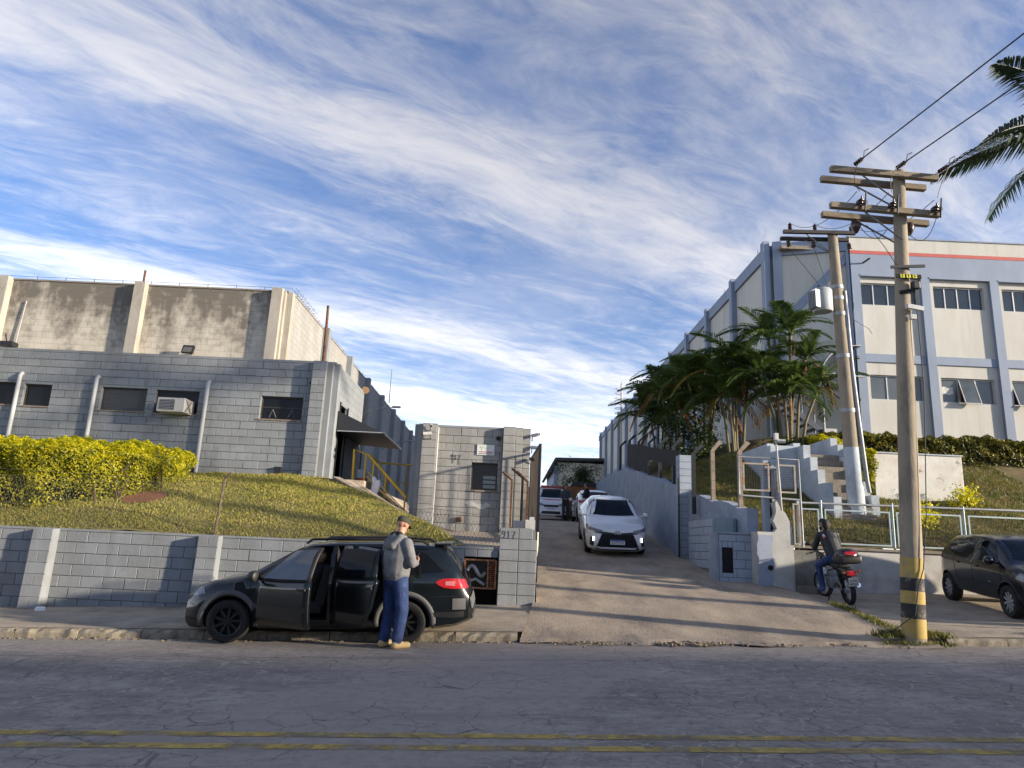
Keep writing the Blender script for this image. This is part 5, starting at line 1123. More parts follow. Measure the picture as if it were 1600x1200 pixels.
# ------------------------------------------------------------ vegetation
def leaf_mat(name, c1, c2, c3=None, trans=.35, rough=.55, scale=3.):
    m = mat(name, c1, rough, .25, 9, col2=c2, c2scale=scale, c2lo=.40, c2hi=.62, dirt=c3, dirt_amt=.7 if c3 else 0, dscale=2.2, trans=trans, spec=.35); return m
def grass(name, pts, hmin, hmax, m, label, w=.012):
    """one blade per point; pts (n,3)"""
    n = len(pts); a = RNG.uniform(0, 2*np.pi, n); h = RNG.uniform(hmin, hmax, n); ln = RNG.uniform(.2, .9, n)*h; b = RNG.uniform(0, 2*np.pi, n)
    ww = w*RNG.uniform(.6, 1.4, n); d = np.stack([np.cos(a)*ww, np.sin(a)*ww, 0*a], 1); t = np.stack([np.cos(b)*ln, np.sin(b)*ln, h], 1)
    V = np.empty((n, 3, 3)); V[:, 0] = pts-d; V[:, 1] = pts+d; V[:, 2] = pts+t
    me = mesh_np(name, V.reshape(-1, 3), np.arange(3*n).reshape(n, 3)); o = link(name, me, None, None, m); tag(o, label, 'grass', kind='stuff'); return o
m_grass = leaf_mat('bank_grass', (.36, .32, .07), (.25, .25, .045), (.42, .33, .11), .3)
m_grass2 = leaf_mat('hill_grass', (.21, .18, .045), (.12, .14, .028), (.28, .18, .07), .3)
def soil_free(x, y): return not (((x+7.7)/.42)**2+((y-15.1)/.4)**2 < .8+.5*random.random() )
n = 95000; X = RNG.uniform(-14, -.6, n); Y = RNG.uniform(13.5, 17.6, n); cx = -.83+(Y-13.6)*(-4.24+.83)/(17.5-13.6); k = X < cx-.05; X, Y = X[k], Y[k]
clump = (np.sin(X*3.1+Y*2.2)+np.sin(X*7.3-Y*5.1)+np.sin(X*1.3+Y*9.)) ; k = RNG.uniform(-3, 3, len(X)) < clump+2.2; X, Y = X[k], Y[k]
k = np.array([soil_free(a, b) for a, b in zip(X, Y)]); X, Y = X[k], Y[k]
Z = 1.40+(np.clip((Y-13.45)/4.15, 0, 1)**.85)*1.53+.03*np.sin(X*1.7+Y)+.02*np.sin(X*3.3)-.005
grass('bank_grass', np.stack([X, Y, Z], 1), .02, .055, m_grass, 'dry mown grass covering the left bank')
n = 90000; X = RNG.uniform(5.4, 16, n); Y = RNG.uniform(16.4, 25, n); k = ~((X > 8.3) & (X < 9.65) & (Y > 17.8)) & ~((X > 10.2) & (X < 12.8) & (Y > 19.45) & (Y < 20.75)); X, Y = X[k], Y[k]
k = np.array([a > hill_x0(b)+.03 for a, b in zip(X, Y)]); X, Y = X[k], Y[k]
Z = np.array([z_hill(a, b) for a, b in zip(X, Y)])+.04*np.sin(X*2.1+Y*1.3)-.005
grass('hill_grass', np.stack([X, Y, Z], 1), .04, .11, m_grass2, 'grass growing on the hillside behind the street fence')
# weeds in the joint between driveway and pavement and round the pole
pts = []
for _ in range(2600):
    t = random.random(); x = 6.17+t*.05+random.gauss(0, .06); y = 13.6-t*2.7+random.gauss(0, .05)
    if random.random() < .75*(.4+.6*abs(math.sin(t*9))): pts.append((x, y, max(z_drive(x, y), z_walk_r(x, y) if x > drv_r(y) else -9)-.02))
for _ in range(1500):
    a = random.uniform(0, 2*PI); r = random.gauss(.27, .07); x, y = 6.1+r*1.5*math.cos(a), 10.86+r*.7*math.sin(a); pts.append((x, y, max(z_road(x, y), z_walk_r(x, y) if y > KERB_Y else -9)))
for _ in range(400): x, y = random.gauss(8.3, .12), random.gauss(11.08, .05); pts.append((x, y, z_walk_r(x, y)))
for _ in range(300): x, y = random.gauss(9.6, .4), random.gauss(11.06, .03); pts.append((x, y, z_walk_r(x, y)))
grass('weeds', np.array(pts), .03, .10, leaf_mat('weeds', (.12, .14, .025), (.20, .17, .05), None, .3), 'weeds in the pavement joint around the kerbside pole')
# bare red soil below the hedge
q = MB(); q.grid(lambda u, v: (lambda x, y: (x, y, z_left(x, y)+.022+.03*math.sin(x*1.7+y)+.02*math.sin(x*3.3)))(-7.7+.42*(2*u-1)*math.sqrt(1-(2*v-1)**2*.9), 15.1+.42*(2*v-1)), 12, 12)
structure('bare_soil', q, m_soil, 'all')

def leaves(name, C, Nn, size, parent, m, tilt=.6):
    """oval leaf quads at centres C facing roughly Nn"""
    n = len(C); r = RNG.normal(0, tilt, (n, 3)); Nv = Nn+r; Nv /= np.linalg.norm(Nv, axis=1)[:, None]+1e-9
    a = np.cross(Nv, RNG.normal(0, 1, (n, 3))); a /= np.linalg.norm(a, axis=1)[:, None]+1e-9; b = np.cross(Nv, a)
    s = size*RNG.uniform(.6, 1.35, n)[:, None]; V = np.empty((n, 4, 3)); V[:, 0] = C-a*s; V[:, 1] = C-b*s*.48+Nv*s*.12; V[:, 2] = C+a*s; V[:, 3] = C+b*s*.48+Nv*s*.12
    org = np.array(ORG.get(parent, Vector())) if parent else 0
    me = mesh_np(name, V.reshape(-1, 3)-org, np.arange(4*n).reshape(n, 4)); return link(name, me, parent, None, m)
def hedge(root, poly, z_top, z_bot, n, size, mtop, mlow, seed=1, open_low=.5):
    """clipped hedge over a plan polygon: leaf shell on the top and flanks, sparser and darker below"""
    rg = np.random.default_rng(seed); P_ = np.array(poly); lo, hi = P_.min(0), P_.max(0)
    def inside(x, y):
        c = np.zeros(len(x), bool); j = len(P_)-1
        for i in range(len(P_)):
            a, b = P_[i], P_[j]; c ^= ((a[1] > y) != (b[1] > y)) & (x < (b[0]-a[0])*(y-a[1])/((b[1]-a[1]) or 1e-9)+a[0]); j = i
        return c
    def edist(x, y):
        d = np.full(len(x), 9.)
        for i in range(len(P_)):
            a, b = P_[i], P_[(i+1) % len(P_)]; ab = b-a; t = np.clip(((x-a[0])*ab[0]+(y-a[1])*ab[1])/(ab@ab), 0, 1); d = np.minimum(d, np.hypot(x-a[0]-t*ab[0], y-a[1]-t*ab[1]))
        return d
    x = rg.uniform(lo[0], hi[0], n*2); y = rg.uniform(lo[1], hi[1], n*2); k = inside(x, y); x, y = x[k], y[k]; e = edist(x, y)
    lump = .05*np.sin(x*4.3+y*2)+.045*np.sin(x*9.1-y*6.)+.03*np.sin(x*17+y*13)+.03*np.sin(y*21.)
    top = np.array([z_top(a, b) for a, b in zip(x, y)])+lump-.30*np.clip(.35-e, 0, 1)**1.5*2.2
    C = np.stack([x, y, top-np.abs(rg.normal(0, .05, len(x)))], 1); Nn = np.tile([0, -.15, 1.], (len(x), 1)); o1 = leaves('foliage', C, Nn, size, root, mtop, .42)
    # flanks
    per = []
    for i in range(len(P_)):
        a, b = P_[i], P_[(i+1) % len(P_)]; L_ = np.linalg.norm(b-a); per.append((a, b, L_))
    tot = sum(p[2] for p in per); CC = []; NN = []; CL_ = []; NL = []
    for a, b, L_ in per:
        m_ = int(n*1.3*L_/tot); t = rg.uniform(0, 1, m_); d = (b-a)/L_; nr_ = np.array([d[1], -d[0]])
        xx_ = a[0]+d[0]*L_*t; yy_ = a[1]+d[1]*L_*t; zt = np.array([z_top(p, q_) for p, q_ in zip(xx_, yy_)]); zb = np.array([z_bot(p, q_) for p, q_ in zip(xx_, yy_)])
        v = rg.uniform(0, 1, m_)**.8; dep = np.abs(rg.normal(0, .10, m_))+.06*np.sin(xx_*6+v*9)+.10*(1-v)
        pnt = np.stack([xx_-nr_[0]*dep, yy_-nr_[1]*dep, zb+(zt-zb)*(.06+.94*v)-.05], 1)
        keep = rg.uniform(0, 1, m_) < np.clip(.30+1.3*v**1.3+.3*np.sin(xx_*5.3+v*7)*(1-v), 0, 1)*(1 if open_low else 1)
        pnt = pnt[keep]; CC.append(pnt); NN.append(np.tile([nr_[0], nr_[1], .55], (len(pnt), 1)))
    leaves('flank_foliage', np.concatenate(CC), np.concatenate(NN), size, root, mlow, .75)
def sticks(root, poly, z_top, z_bot, n, m):
    for _ in range(n):
        i = random.randrange(len(poly)); a, b = poly[i], poly[(i+1) % len(poly)]; t = random.random(); cx_, cy_ = sum(p[0] for p in poly)/len(poly), sum(p[1] for p in poly)/len(poly)
        x, y = a[0]+(b[0]-a[0])*t, a[1]+(b[1]-a[1])*t; x, y = x+(cx_-x)*.10, y+(cy_-y)*.10; z = z_bot(x, y); q = MB()
        q.tube([(x, y, z-.05), (x+random.gauss(0, .08), y+random.gauss(0, .08), z+.45), (x+random.gauss(0, .2), y+random.gauss(0, .15), z+.95)], [.022, .016, .008], 5); q.build('stem', m, root)
m_twig = mat('twig', (.07, .045, .028), .95, .3, 12)
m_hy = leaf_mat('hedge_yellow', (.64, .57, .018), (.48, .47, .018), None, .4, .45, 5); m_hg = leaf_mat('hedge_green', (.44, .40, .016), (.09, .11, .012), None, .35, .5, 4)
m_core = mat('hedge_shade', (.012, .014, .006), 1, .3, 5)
h1 = thing('golden_hedge', (-10, 15.4, 1.9), 'big clipped golden yellow hedge in front of the office wing', 'hedge')
poly = [(-16, 14.1), (-9.4, 14.05), (-8.6, 14.5), (-7.95, 15.1), (-7.5, 16.0), (-7.55, 17.0), (-8.1, 17.35), (-16, 17.35)]
ztop1 = lambda x, y: 3.02+.15*(y-14.1)-.12*max(0, -12.0-x)+.05*math.sin(x*1.1)-.10*max(0, x+8.4)
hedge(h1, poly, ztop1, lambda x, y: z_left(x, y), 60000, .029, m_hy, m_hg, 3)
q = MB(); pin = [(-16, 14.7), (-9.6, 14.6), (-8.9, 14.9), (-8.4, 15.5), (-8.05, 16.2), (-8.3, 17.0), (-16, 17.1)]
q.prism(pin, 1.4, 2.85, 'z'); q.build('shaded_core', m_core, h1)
sticks(h1, poly[:5], ztop1, z_left, 9, m_twig)
m_hd = leaf_mat('dark_hedge', (.23, .20, .015), (.05, .065, .012), None, .3, .5, 4)
def zh(x, y): return z_hill(x, y)
h2 = thing('hillside_hedge', (15, 22.5, 4.6), 'long dark green and gold hedge at the foot of the factory wall', 'hedge')
poly2 = [(10.2, 22.9), (21.5, 22.7), (21.5, 24.3), (10.2, 24.3)]; hedge(h2, poly2, lambda x, y: 5.62+.05*math.sin(x*1.7)+(y-23)*.06, zh, 13000, .05, m_hd, m_hd, 5)
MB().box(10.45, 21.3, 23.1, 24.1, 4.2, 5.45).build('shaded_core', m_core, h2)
h3 = thing('stair_hedge', (9.6, 20.4, 4), 'short golden hedge beside the garden stairway', 'hedge')
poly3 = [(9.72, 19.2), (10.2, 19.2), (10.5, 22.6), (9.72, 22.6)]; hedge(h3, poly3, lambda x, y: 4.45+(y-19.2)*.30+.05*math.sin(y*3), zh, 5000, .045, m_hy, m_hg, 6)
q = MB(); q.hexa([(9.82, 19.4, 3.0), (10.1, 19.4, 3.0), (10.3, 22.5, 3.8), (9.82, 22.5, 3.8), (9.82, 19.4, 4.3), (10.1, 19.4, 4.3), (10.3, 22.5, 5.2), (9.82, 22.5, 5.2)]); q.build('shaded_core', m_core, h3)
def bush(label, c, r, n, size, m, seed, name='shrub'):
    t = thing(name, c, label, 'shrub'); rg = np.random.default_rng(seed); k = 14; cs = rg.normal(0, .5, (k, 3))*np.array(r)*.9+np.array(c)+np.array([0, 0, r[2]*.9])
    C = np.concatenate([cc+rg.normal(0, .33, (n//k, 3))*np.array(r)*.8 for cc in cs]); C = C[C[:, 2] > c[2]]; leaves('foliage', C, (C-np.array(c))+np.array([0, 0, .3]), size, t, m, .7)
    for _ in range(7):
        e = cs[rg.integers(k)]; q = MB(); q.tube([c, ((c[0]+e[0])/2+.05, (c[1]+e[1])/2, (c[2]+e[2])/2), tuple(e)], [.025, .016, .007], 5); q.build('stem', m_twig, t)
m_shrub = leaf_mat('shrub_green', (.05, .085, .018), (.025, .045, .010), None, .3)
bush('sparse golden shrub behind the mesh fence left of the black car', (10.25, 17.4, 2.25), (.46, .38, .46), 900, .045, m_hy, 11); bush('small golden shrub beside the weathered white box', (12.3, 18.9, 2.9), (.4, .33, .4), 700, .045, m_hy, 12)
bush('round green tree at the far end of the driveway before the shed', (6.1, 52, 4.6), (1.2, 1.0, .9), 7000, .075, m_shrub, 13, 'far_shrub'); bush('dark green bush at the end of the driveway wall', (4.6, 44, 4.8), (1.1, 1, 1.0), 4500, .065, m_shrub, 14, 'far_shrub'); bush('dense green bush under the areca palms', (6.6, 25.6, 4.6), (.9, .8, 1.2), 4200, .06, m_shrub, 15)
bush('leafy undergrowth at the foot of the tallest areca palms', (8.9, 22.6, 4.2), (.9, .4, .6), 2600, .055, m_shrub, 16)
# ---- palms
def frond_mesh(name, L, n, ll, droop, rise, m, w=.028, seed=0, vee=.35, hang=.5):
    rg = np.random.default_rng(seed); V = []; F = []
    def R_(s): return np.array([L*s*(1-.12*s*s*droop), 0, rise*L*s-droop*L*s*s*.75])
    pts = [R_(i/10) for i in range(11)]; mbq = MB(); mbq.tube([tuple(p) for p in pts], [.018*(1-.85*i/10)*L/1.8+.003 for i in range(11)], 5); V = list(mbq.v); F = [f for f in mbq.f if len(f) == 4]
    for side in (1, -1):
        for i in range(n):
            s = .14+.86*(i+rg.uniform(-.3, .3))/n; s = min(.995, max(.1, s)); p = R_(s); t = R_(min(1, s+.02))-R_(s-.02); t /= np.linalg.norm(t)
            le = ll*(math.sin(PI*min(1, (s*.82+.16)))**.6)*rg.uniform(.82, 1.12); out = np.array([0, side, 0.]); f = .55+.75*s+rg.uniform(-.1, .1); d = out+t*f+np.array([0, 0, vee+rg.uniform(-.12, .12)]); d /= np.linalg.norm(d)
            wv = np.cross(d, [0, 0, 1]); wv /= np.linalg.norm(wv)+1e-9; wv *= w*rg.uniform(.8, 1.2); mid = p+d*le*.5; d2 = d+np.array([0, 0, -hang*(1+rg.uniform(-.3, .6))]); d2 /= np.linalg.norm(d2); tip = mid+d2*le*.5
            k = len(V); V += [tuple(p-wv*.5), tuple(p+wv*.5), tuple(mid-wv), tuple(mid+wv), tuple(tip-wv*.12), tuple(tip+wv*.12)]; F += [(k, k+1, k+3, k+2), (k+2, k+3, k+5, k+4)]
    me = bpy.data.meshes.new(name); me.from_pydata(V, [], F); me.materials.append(m); return me
m_fg = leaf_mat('palm_green', (.095, .15, .030), (.050, .088, .020), None, .30, .45, 1.5); m_fy = leaf_mat('palm_yellow', (.26, .16, .025), (.14, .12, .025), None, .3, .6, 2); m_fb = leaf_mat('palm_brown', (.17, .075, .025), (.11, .06, .03), None, .2, .8, 2)
AG = [frond_mesh('frond', 1.8, 36, .55, d, r, m_fg, .023, i, .4, h) for i, (d, r, h) in enumerate(((.75, .25, .6), (1.0, .35, .9), (.6, .15, .5), (1.2, .45, 1.1), (.85, .3, .75), (1.4, .5, .8), (.95, .2, 1.3)))]
AY = [frond_mesh('frond', 1.7, 22, .5, 1.2, .2, m_fy, .024, 21, .2, 1.0), frond_mesh('frond', 1.6, 20, .5, 1.5, .1, m_fb, .024, 22, .0, 1.6)]
m_stem = mat('palm_stem', (.16, .13, .075), .8, .3, 5, .3, 30, col2=(.085, .09, .04), c2scale=2.5)
def areca(label, base, stems, seed, lean=.35):
    rg = random.Random(seed); t = thing('areca_palm', base, label, 'palm', 'areca palms behind the driveway wall'); b = Vector(base)
    for (dx, dy, h) in stems:
        top = b+Vector((dx*1.0, dy*1.0, h)); q = MB(); b0 = b+Vector((dx*.35, dy*.35, -.2)); md_ = (b0+top)/2+Vector((-dx*.10, 0, h*.04)); q.tube([b0, b0*.25+md_*.75, md_, md_*.3+top*.7, top], [.062, .05, .045, .045, .055], 7); q.build('stem', m_stem, t, 60)
        nf = rg.randint(12, 14); a0 = rg.uniform(0, 6.28)
        for k in range(nf):
            el = 1.30-1.20*(k/nf)+rg.uniform(-.12, .12); az = a0+k*2.4+rg.uniform(-.25, .25); me = rg.choice(AG) if k < nf-2 or rg.random() < .4 else rg.choice(AY)
            if k == nf-4 and rg.random() < .15: me = rg.choice(AY)
            o = link('frond', me, t, top-b); o.rotation_euler = Euler((rg.uniform(-.3, .3), -el+.25, az), 'XYZ'); s = rg.uniform(.72, 1.08); o.scale = (s, s*rg.uniform(.8, 1.1), s)
areca('tallest areca palm clump, nearest the transformer pole', (9.45, 23.4, 4.9), [(-.5, .1, 4.0), (.15, -.2, 4.1), (.75, .1, 3.3), (-.9, -.1, 2.7), (.4, .3, 2.4), (1.0, -.2, 2.2), (-.2, -.3, 1.8)], 1)
areca('second areca palm clump from the transformer pole', (8.1, 24.6, 4.9), [(-.2, .0, 3.6), (.5, -.1, 3.1), (-.7, .1, 3.0), (.1, .3, 2.3), (-.4, -.3, 2.0)], 2)
areca('middle areca palm clump with brown hanging fronds', (7.45, 26.4, 4.9), [(0, 0, 3.5), (.6, .1, 3.2), (-.6, -.1, 3.0), (-.1, -.4, 2.2), (.4, .2, 2.4)], 3)
areca('areca palm clump left of the middle one above the dark screen', (6.8, 28.2, 5.0), [(0, 0, 3.3), (.6, 0, 2.9), (-.55, 0, 2.7), (.1, -.3, 1.9)], 4)
areca('leftmost and lowest areca palm clump above the driveway wall', (6.55, 30.2, 5.1), [(-.1, 0, 3.0), (.5, .2, 2.7), (-.45, -.2, 2.1), (.1, -.3, 1.6)], 5)
# street palm standing just outside the frame on the right
sp_ = thing('street_palm', (10.2, 11.6, .6), 'tall feathery street palm reaching in at the upper right edge', 'palm')
q = MB(); ptop = Vector((10.55, 11.1, 9.2)); q.tube([(10.2, 11.6, .3), (10.2, 11.6, 2), (10.2, 11.5, 5), (10.22, 11.25, 7.8), tuple(ptop)], [.22, .19, .17, .15, .13], 14); q.build('trunk', mat('palm_trunk', (.20, .18, .15), .95, .2, 8, .5, 20, stretch=(1, 1, 5)), sp_, 60)
m_sp = leaf_mat('street_palm_green', (.045, .075, .028), (.025, .042, .018), None, .25, .5, 1.5)
SPF = [frond_mesh('frond', 2.8, 70, .72, d, r, m_sp, .015, 40+i, .15, h) for i, (d, r, h) in enumerate(((.62, .10, 1.3), (.55, .05, 1.5), (.8, .3, 1.2)))]
for i, (az, el, k, roll) in enumerate(((184, 2, 0, .25), (176, -22, 1, -.1), (190, 28, 2, .3), (205, 55, 2, .1), (150, 10, 0, 0), (120, 20, 2, .2), (60, 15, 0, 0), (20, 30, 1, .1), (-30, 10, 0, 0), (240, 35, 2, .2), (275, 10, 1, 0), (310, 40, 2, .1))):
    o = link('frond', SPF[k], sp_, ptop-Vector((10.2, 11.6, .6))); o.rotation_euler = Euler((roll, -R(el)-.1, R(az)), 'XYZ')
# ------------------------------------------------------------ vehicles
def pts_interp(x, tab):
    a = sorted(tab); return np.interp(x, [p[0] for p in a], [p[1] for p in a])
def sm1(a, k=2):
    for _ in range(k):
        b = a.copy(); b[1:-1] = (a[:-2]+2*a[1:-1]+a[2:])/4; a = b
    return a
def apply_bool(body_me, cutters):
    o = bpy.data.objects.new('tmp_body', body_me); COL.objects.link(o); tmp = []
    for me in cutters:
        c = bpy.data.objects.new('tmp_cut', me); COL.objects.link(c); tmp.append(c); md = o.modifiers.new('b', 'BOOLEAN'); md.operation = 'DIFFERENCE'; md.object = c; md.solver = 'EXACT'; md.material_mode = 'TRANSFER'
    bpy.context.view_layer.update(); dg = bpy.context.evaluated_depsgraph_get(); me = bpy.data.meshes.new_from_object(o.evaluated_get(dg))
    for c in tmp+[o]: bpy.data.objects.remove(c)
    return me
m_trimp = mat('grey_plastic_trim', (.085, .085, .085), .7, .1, 10); m_blkp = mat('black_plastic', (.012, .012, .013), .55, .1, 8)
m_chrome = mat('chrome', (.6, .6, .6), .15, 0, metal=1.); m_tail = mat('tail_light', (.42, .015, .02), .15, .1, 8, spec=.7, coat=.5); m_lamp = mat('headlight_lens', (.16, .17, .18), .10, .5, 16, spec=.8, metal=.3)
m_carglass = mat('car_glass', (.005, .006, .008), .05, 0, spec=.18); m_rimb = mat('black_rim', (.018, .018, .018), .45, .1, 10, metal=.3); m_rims = mat('silver_rim', (.42, .43, .44), .4, .1, 10, metal=.6)
m_intr = mat('dark_interior', (.012, .011, .011), .9, .2, 6)
def place_frame(root, x, y, hd, zf, wb=2.5, tw=1.45, extra=0):
    h = Vector((math.cos(hd), math.sin(hd), 0)); l = Vector((-h.y, h.x, 0)); c = Vector((x, y, 0))
    g = lambda p: zf(p.x, p.y); zs = [g(c+h*(s*wb/2)+l*(t*tw/2)) for s in (1, -1) for t in (1, -1)]; z = sum(zs)/4
    fx = (h*wb+Vector((0, 0, (zs[0]+zs[1]-zs[2]-zs[3])/2))).normalized(); ly = (l*tw+Vector((0, 0, (zs[0]-zs[1]+zs[2]-zs[3])/2))); ly = (ly-fx*ly.dot(fx)).normalized(); uz = fx.cross(ly)
    M_ = Matrix((fx, ly, uz)).transposed().to_4x4(); M_.translation = Vector((x, y, z+extra)); root.matrix_world = M_; root.location = M_.translation; root.rotation_euler = M_.to_euler(); ORG[root] = Vector((0, 0, 0)); return root
class Car:
    def __init__(s, root, S, paint):
        s.root = root; s.S = S; ORG[root] = Vector((0, 0, 0)); L = S['L']/2
        xs = np.unique(np.concatenate([np.linspace(-L, L, 76), [-L+.02, -L+.05, L-.05, L-.02]])); s.xs = xs
        top = sm1(pts_interp(xs, S['top']), 1); w = sm1(pts_interp(xs, S['w']), 2); wr = sm1(pts_interp(xs, S['wr']), 2); zb = pts_interp(xs, S['zb']); belt = np.minimum(sm1(pts_interp(xs, S['belt']), 3), top-.055)
        rings = []
        for i, x in enumerate(xs):
            b, t, z0, ww, r = belt[i], top[i], zb[i], w[i], min(wr[i], w[i]*.985); hb = b-z0; ht = t-b
            rings.append([(0, z0), (ww*.80, z0), (ww*.955, z0+.05), (ww*.992, z0+hb*.30), (ww, z0+hb*.58), (ww*.992, z0+hb*.80), (ww*.972, b), (ww*.972+(r-ww*.972)*.30, b+ht*.32), (ww*.972+(r-ww*.972)*.62, b+ht*.64), (r*.985, b+ht*.86), (r*.93, b+ht*.945), (r*.80, t-ht*.012), (r*.45, t+.008), (0, t+.014)])
        n = len(rings[0]); V = []; F = []
        for i, x in enumerate(xs):
            V += [(x, y, z) for y, z in rings[i]]+[(x, -y, z) for y, z in rings[i][1:-1]]
        m = 2*n-2
        def idx(i, j): return i*m+(j if j < n else n+(2*n-2-j)-1)   # loop order: 0..n-1 then mirrored n-2..1
        for i in range(len(xs)-1):
            for j in range(m): F.append((idx(i, j), idx(i+1, j), idx(i+1, (j+1) % m), idx(i, (j+1) % m)))
        F.append(tuple(idx(0, j) for j in range(m))); F.append(tuple(idx(len(xs)-1, j) for j in range(m-1, -1, -1)))
        s.V, s.F = V, F; s.bvh = BVHTree.FromPolygons([Vector(v) for v in V], F); s.paint = paint; s.cut = []
    def hit(s, o, d, off=.004):
        h = s.bvh.ray_cast(Vector(o), Vector(d)); 
        if h[0] is None: h = s.bvh.find_nearest(Vector(o))
        nn = h[1] if h[1].dot(Vector(d)) < 0 else -h[1]; return h[0]+nn*off
    def finish(s):
        me = bpy.data.meshes.new('body'); me.from_pydata(s.V, [], s.F); me.materials.append(s.paint); me.materials.append(m_intr)
        bm = bmesh.new(); bm.from_mesh(me); bmesh.ops.recalc_face_normals(bm, faces=bm.faces); bm.to_mesh(me); bm.free()
        cs = []
        for q in s.cut:
            c = q.mesh('cut', [m_intr]); cs.append(c)
        S = s.S
        for ax in S['axles']:
            for sd in (1, -1):
                q = MB(); q.cyl((ax, sd*(S['track']/2-.19), S['wr_']), (ax, sd*1.3, S['wr_']), S['wr_']+.055, None, 28); cs.append(q.mesh('cut', [m_intr]))
        r = apply_bool(me, cs); r.name = 'body'; smooth(r); r.set_sharp_from_angle(angle=R(38)); o = link('body', r, s.root); s.body = o; return o
    def side(s, name, bot, top, m, sd=1, nu=10, nv=4, off=.005, parent=None, solid=0):
        """patch on the flank between two polylines of (x,z)"""
        def ev(pl, u):
            k = u*(len(pl)-1); i = min(int(k), len(pl)-2); t = k-i; return pl[i][0]*(1-t)+pl[i+1][0]*t, pl[i][1]*(1-t)+pl[i+1][1]*t
        def f(u, v):
            a, b = ev(bot, u), ev(top, u); x, z = a[0]*(1-v)+b[0]*v, a[1]*(1-v)+b[1]*v; return s.hit((x, sd*1.6, z), (0, -sd, 0), off)
        q = MB(); q.grid(f, nu, nv); o = q.build(name, m, parent or s.root, 'all', local=True)
        if solid: md = o.modifiers.new('t', 'SOLIDIFY'); md.thickness = solid; md.offset = -1
        return o
    def end(s, name, bot, top, m, front=1, nu=10, nv=4, off=.006, parent=None):
        """patch on the nose (front=1) or tail, polylines of (y,z)"""
        def ev(pl, u):
            k = u*(len(pl)-1); i = min(int(k), len(pl)-2); t = k-i; return pl[i][0]*(1-t)+pl[i+1][0]*t, pl[i][1]*(1-t)+pl[i+1][1]*t
        def f(u, v):
            a, b = ev(bot, u), ev(top, u); y, z = a[0]*(1-v)+b[0]*v, a[1]*(1-v)+b[1]*v; return s.hit((front*3.2, y, z), (-front, 0, 0), off)
        q = MB(); q.grid(f, nu, nv); return q.build(name, m, parent or s.root, 'all', local=True)
    def over(s, name, x0, x1, y0, y1, m, nu=8, nv=8, off=.005, ky=.0):
        """patch seen from above between x0 (half width y0) and x1 (half width y1)"""
        def f(u, v):
            x = x0+(x1-x0)*u; yy = (y0+(y1-y0)*u)*(2*v-1); return s.hit((x-ky*(abs(2*v-1)**2), yy, 3), (0, 0, -1), off)
        q = MB(); q.grid(f, nu, nv); return q.build(name, m, s.root, 'all', local=True)
    def arch(s, ax, r0, r1, m, sd, a0=-8, a1=188, off=.014, name='wheel_arch_trim'):
        zc = s.S['wr_']
        def f(u, v):
            a = R(a0+(a1-a0)*u); r = r0+(r1-r0)*v; x, z = ax+r*math.cos(a), zc+r*math.sin(a); p = s.hit((x, sd*1.6, max(z, .16)), (0, -sd, 0), off*(1 if 0 < v < 1 else .15)); return p
        q = MB(); q.grid(f, 26, 3); o = q.build(name, m, s.root, 'all', local=True); md = o.modifiers.new('t', 'SOLIDIFY'); md.thickness = .02; return o
    def wheel(s, ax, sd, rim_m, spokes=5, sw=.035, turn=0.):
        S = s.S; r = S['wr_']; tw = .19; yc = sd*(S['track']/2); rr = r*S.get('rimf', .66); w = bpy.data.objects.new('wheel', None); COL.objects.link(w); w.parent = s.root; w.location = (ax, yc, r); w.rotation_euler = (0, 0, turn); ORG[w] = Vector((0, 0, 0)); w.empty_display_size = .1
        q = MB(); q.lathe((0, 0, 0), (0, sd, 0), [(-tw/2, rr), (-tw/2, r*.93), (-tw*.36, r*.985), (0, r), (tw*.36, r*.985), (tw/2, r*.93), (tw/2+.004, r*.80), (tw/2-.01, rr)], 32, True); q.build('tyre', m_rubber, w, 50, local=True)
        q = MB(); q.lathe((0, 0, 0), (0, sd, 0), [(-tw/2+.01, rr), (tw/2-.012, rr), (tw/2-.004, rr*.985), (tw/2-.015, rr*.9), (-.02, rr*.86), (-.03, .02)], 28); q.build('rim', rim_m if rim_m is m_rimb else m_rimb, w, 50, local=True)
        q = MB()
        for k in range(spokes):
            a = 2*PI*k/spokes+.3; da = Vector((math.cos(a), 0, math.sin(a))); pb_ = Vector((-math.sin(a), 0, math.cos(a))); y1 = sd*(tw/2-.025); y0 = sd*(tw/2-.06)
            p = [da*.03-pb_*sw*.8, da*rr*.95-pb_*sw, da*rr*.95+pb_*sw, da*.03+pb_*sw*.8]; q.hexa([v+Vector((0, y0, 0)) for v in p]+[v+Vector((0, y1, 0)) for v in p])
        q.cyl((0, sd*(tw/2-.06), 0), (0, sd*(tw/2-.012), 0), rr*.22, rr*.18, 14); q.build('spokes', rim_m, w, 30, local=True); return w
    def mirror(s, x, z, sd, m, wdt=.82):
        q = MB(); c = s.hit((x, sd*1.6, z), (0, -sd, 0), 0); b = Vector((x, c.y, z)); q.lathe(b+Vector((-.05, sd*.14, .045)), (1, sd*.12, 0), [(-.015, .07), (0, .085), (.07, .08), (.12, .045), (.135, .01)], 12); q.tube([b, b+Vector((.0, sd*.09, .03))], .028, 6); return q.build('door_mirror', m, s.root, 50, local=True)
    def handle(s, x, z, sd, m=None, parent=None):
        p = s.hit((x, sd*1.6, z), (0, -sd, 0), .012); q = MB(); q.bev(p.x-.085, p.x+.085, p.y-.014, p.y+.014, p.z-.016, p.z+.016, .008); return q.build('door_handle', m or m_blkp, parent or s.root, 50, local=True)
